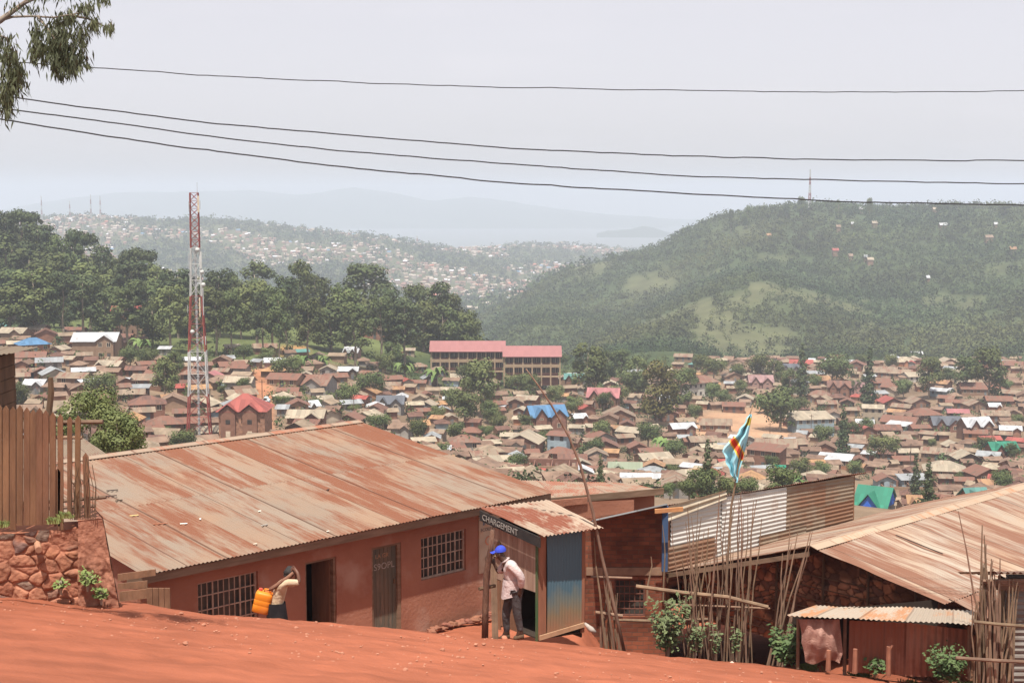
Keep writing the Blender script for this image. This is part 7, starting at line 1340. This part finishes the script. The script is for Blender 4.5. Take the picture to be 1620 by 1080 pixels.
# woman carrying the jerrycan
WD = 25.0; gz_ = h(P(440, 1000, WD).x, WD); ft = proj((P(440, 1000, WD).x, WD, gz_))[1]
JW = dict(pelvis=(437, 966, 0, (.13, .12)), waist=(439, 950, 0, (.11, .10)), chest=(443, 934, 0, (.125, .115)), upper=(449, 922, 0, (.10, .09)), neck=(454, 915, 0, .05), jaw=(459, 913, 0, .06), face=(462, 909, 0, .08), crown=(460, 904, 0, .082), back=(456, 905, 0, .075),
          shN=(452, 921, -.15, .055), elN=(474, 921, -.22, .042), wrN=(471, 906, -.16, .03), haN=(466, 899, -.10, .03), shF=(447, 921, .15, .055), elF=(468, 924, .24, .042), wrF=(469, 908, .16, .03), haF=(465, 901, .09, .03),
          hipN=(438, 975, -.07, .085), knN=(441, (975 + ft) / 2, -.08, .06), anN=(440, ft - 6, -.1, .045), toN=(450, ft, -.1, .03), hipF=(437, 975, .07, .085), knF=(438, (975 + ft) / 2, .08, .06), anF=(430, ft - 6, .1, .045), toF=(440, ft, .1, .03))
for hnd in 'NF':
    bx, by, bz, _ = JW['ha' + hnd]
    for i in range(4): JW[f'f{hnd}{i}a'] = (bx - 3.2, by - 1.8 + i * 1.6, bz, .009); JW[f'f{hnd}{i}b'] = (bx - 6, by - 1 + i * 1.6, bz + .01, .0075)
    JW[f't{hnd}a'] = (bx - 1, by - 3.5, bz - .02, .01); JW[f't{hnd}b'] = (bx - 3.5, by - 4.5, bz - .02, .008)
BW = [e for e in BE if e not in (('face', 'brow'), ('anN', 'heN'), ('anF', 'heF'))] + [('face', 'back')]
BLOUSE = noisemat('cream_blouse', (.58, .47, .33), (.46, .33, .21), scale=5, rough=.9, bump=.8, bscale=9); SKIRT = noisemat('black_skirt', (.010, .009, .011), (.018, .015, .017), scale=6, rough=.9)
wom, WV = figure('bent woman in a cream top and black skirt with hands behind her head', WD, JW, BW, [
    ('blouse', ['pelvis', 'waist', 'chest', 'upper', 'shN', 'elN', 'shF', 'elF'], [('pelvis', 'waist'), ('waist', 'chest'), ('chest', 'upper'), ('upper', 'shN'), ('shN', 'elN'), ('upper', 'shF'), ('shF', 'elF')], .016, BLOUSE, 'pelvis')], None, noisemat('brown_skin', (.13, .06, .038), (.16, .075, .05), scale=6, rough=.5), tuple(P(440, ft, WD)))
mb = MB(); a = P(437, 952, WD); b = P(441, min(ft - 12, 1030), WD); ny = 10
for j in range(ny + 1):
    t = j / ny; c0 = a.lerp(b, t); 
    for i in range(24): an = 2 * math.pi * i / 24; rr = .165 + .07 * t; mb.v.append((c0.x + rr * math.cos(an) * (1 + .05 * t * math.sin(an * 6)), c0.y + rr * .92 * math.sin(an), c0.z)); mb.c.append((1, 1, 1))
for j in range(ny):
    for i in range(24): q = j * 24 + i; q2 = j * 24 + (i + 1) % 24; mb.f.append((q, q + 24, q2 + 24, q2)); mb.uv += [(0, 0)] * 4
local(mb, wom, 'skirt', SKIRT)
mb = MB(); rock(mb, P(459, 903.5, WD), .098, (1.1, 1, .9)); rock(mb, P(455, 909, WD), .075); local(mb, wom, 'hair', noisemat('black_hair', (.02, .018, .017), (.035, .03, .028), scale=20, rough=.8))
mb = MB(); fcw = P(465, 911, WD); rock(mb, fcw + Vector((.06, 0, -.02)), .016); rock(mb, fcw + Vector((.045, 0, -.055)), .017, (.8, 1.3, .5)); local(mb, wom, 'nose_mouth', noisemat('brown_skin_face', (.13, .06, .038), (.16, .075, .05), scale=6))
mb = MB(); st_ = [P(464, 905, WD - .10), P(455, 913, WD - .13), P(445, 920, WD - .15), P(434, 929, WD - .13), P(426, 933, WD - .08)]; mb.tube(st_, [.028, .034, .036, .03, .02], 7); mb.tube([P(464, 905, WD + .10), P(450, 915, WD + .12), P(440, 922, WD + .13), P(426, 931, WD + .08)], [.022] * 4, 7); mb.tube([P(466, 904, WD - .09), P(469, 905, WD), P(466, 904, WD + .09)], .025, 6)
solo('carrying_strap', mb, noisemat('brown_cloth', (.24, .12, .08), (.17, .08, .05), scale=9), 'brown cloth strap from the woman\'s head down to the jerrycan', 'strap', smooth=True)
# jerrycan on her back
jc = thing('jerrycan', P(413, 968, WD + .0), 'bright orange-yellow plastic jerrycan carried on the woman\'s back', 'jerrycan'); rot = Matrix.Rotation(math.radians(14), 3, 'Y'); cj = P(416, 951.5, WD); hx, hy, hz = .158, .125, .195; mb = MB(); ns = 28; lv = [(-1, .80), (-.97, .93), (-.9, 1), (-.3, 1), (-.27, .985), (-.22, .985), (-.19, 1), (.2, 1), (.23, .985), (.28, .985), (.31, 1), (.75, 1), (.9, .95), (1.0, .72)]
for (t, k) in lv:
    for i in range(ns):
        a = 2 * math.pi * i / ns; ca_, sa_ = math.cos(a), math.sin(a); r4 = (abs(ca_) ** 5 + abs(sa_) ** 5) ** (-1 / 5); mb.v.append(tuple(cj + rot @ Vector((hx * k * r4 * ca_, hy * k * r4 * sa_, hz * t)))); mb.c.append((1, 1, 1))
for j in range(len(lv) - 1):
    for i in range(ns): q = j * ns + i; q2 = j * ns + (i + 1) % ns; mb.f.append((q, q2, q2 + ns, q + ns)); mb.uv += [(0, 0)] * 4
mb.f.append(tuple(range(ns))[::-1]); mb.uv += [(0, 0)] * ns; mb.f.append(tuple(range((len(lv) - 1) * ns, len(lv) * ns))); mb.uv += [(0, 0)] * ns
YEL = noisemat('jerrycan_yellow', (.70, .23, .02), (.62, .17, .015), scale=3, rough=.45, c3=(.60, .18, .04), s3=2.5); part('body', mb, YEL, jc, smooth=True)
mb = MB(); q = lambda x, y, z: cj + rot @ Vector((x, y, z)); mb.tube([q(-.02, 0, hz * .98), q(-.02, 0, hz + .045), q(.05, 0, hz + .055), q(.11, 0, hz * .98)], .016, 8); part('handle', mb, YEL, jc, smooth=True); mb = MB(); mb.tube([q(-.09, 0, hz * .97), q(-.09, 0, hz + .04)], .032, 12); part('cap', mb, noisemat('jerrycan_cap', (.7, .1, .06), (.6, .08, .05), scale=9), jc)
# thin service poles in the town
for x, yt, yb, lb_ in ((1283, 655, 690, 'thin service pole in the bare yard of the town'), (415, 600, 640, 'thin pole beside the red dirt street'), (1218, 668, 690, 'short thin pole at the edge of the bare yard'), (1547, 640, 676, 'thin service pole among roofs near the right edge'), (700, 640, 668, 'thin pole among the roofs right of the dark steep-gabled house'), (1440, 700, 745, 'thin pole between tan roofs below the white zigzag roof'), (560, 628, 660, 'thin pole among rusty roofs left of the dark steep-gabled house')):
    g_ = ground_at(x, yb, 220, 900); hp_ = (yb - yt) * g_.y / F; mb = MB(); mb.tube([(g_.x, g_.y, g_.z - 1), (g_.x, g_.y, g_.z + hp_)], .09, 6); mb.box((g_.x - .7, g_.y - .12, g_.z + hp_ - .5), (1.4, 0, 0), (0, .08, 0), (0, 0, .1)); solo('utility_pole', mb, WOODD, lb_, 'pole', 'service poles in the town', loc=tuple(g_))
assign()
# ---------------------------------------------------------------- haze
mb = MB(); mb.cbox(-6400, 6400, -60, 12600, -262, 92); hz_ = part('haze', mb, None, None, off=(0, 0, 0)); tag(hz_, 'pale humid haze thickening with distance', kind='stuff')
m = bpy.data.materials.new('haze_air'); m.use_nodes = True; n = m.node_tree; n.nodes.clear(); ou = n.nodes.new('ShaderNodeOutputMaterial'); pv = n.nodes.new('ShaderNodeVolumePrincipled'); pv.inputs['Color'].default_value = (.745, .815, .93, 1); pv.inputs['Density'].default_value = .00023; pv.inputs['Anisotropy'].default_value = .1; n.links.new(pv.outputs[0], ou.inputs['Volume']); hz_.data.materials.append(m)
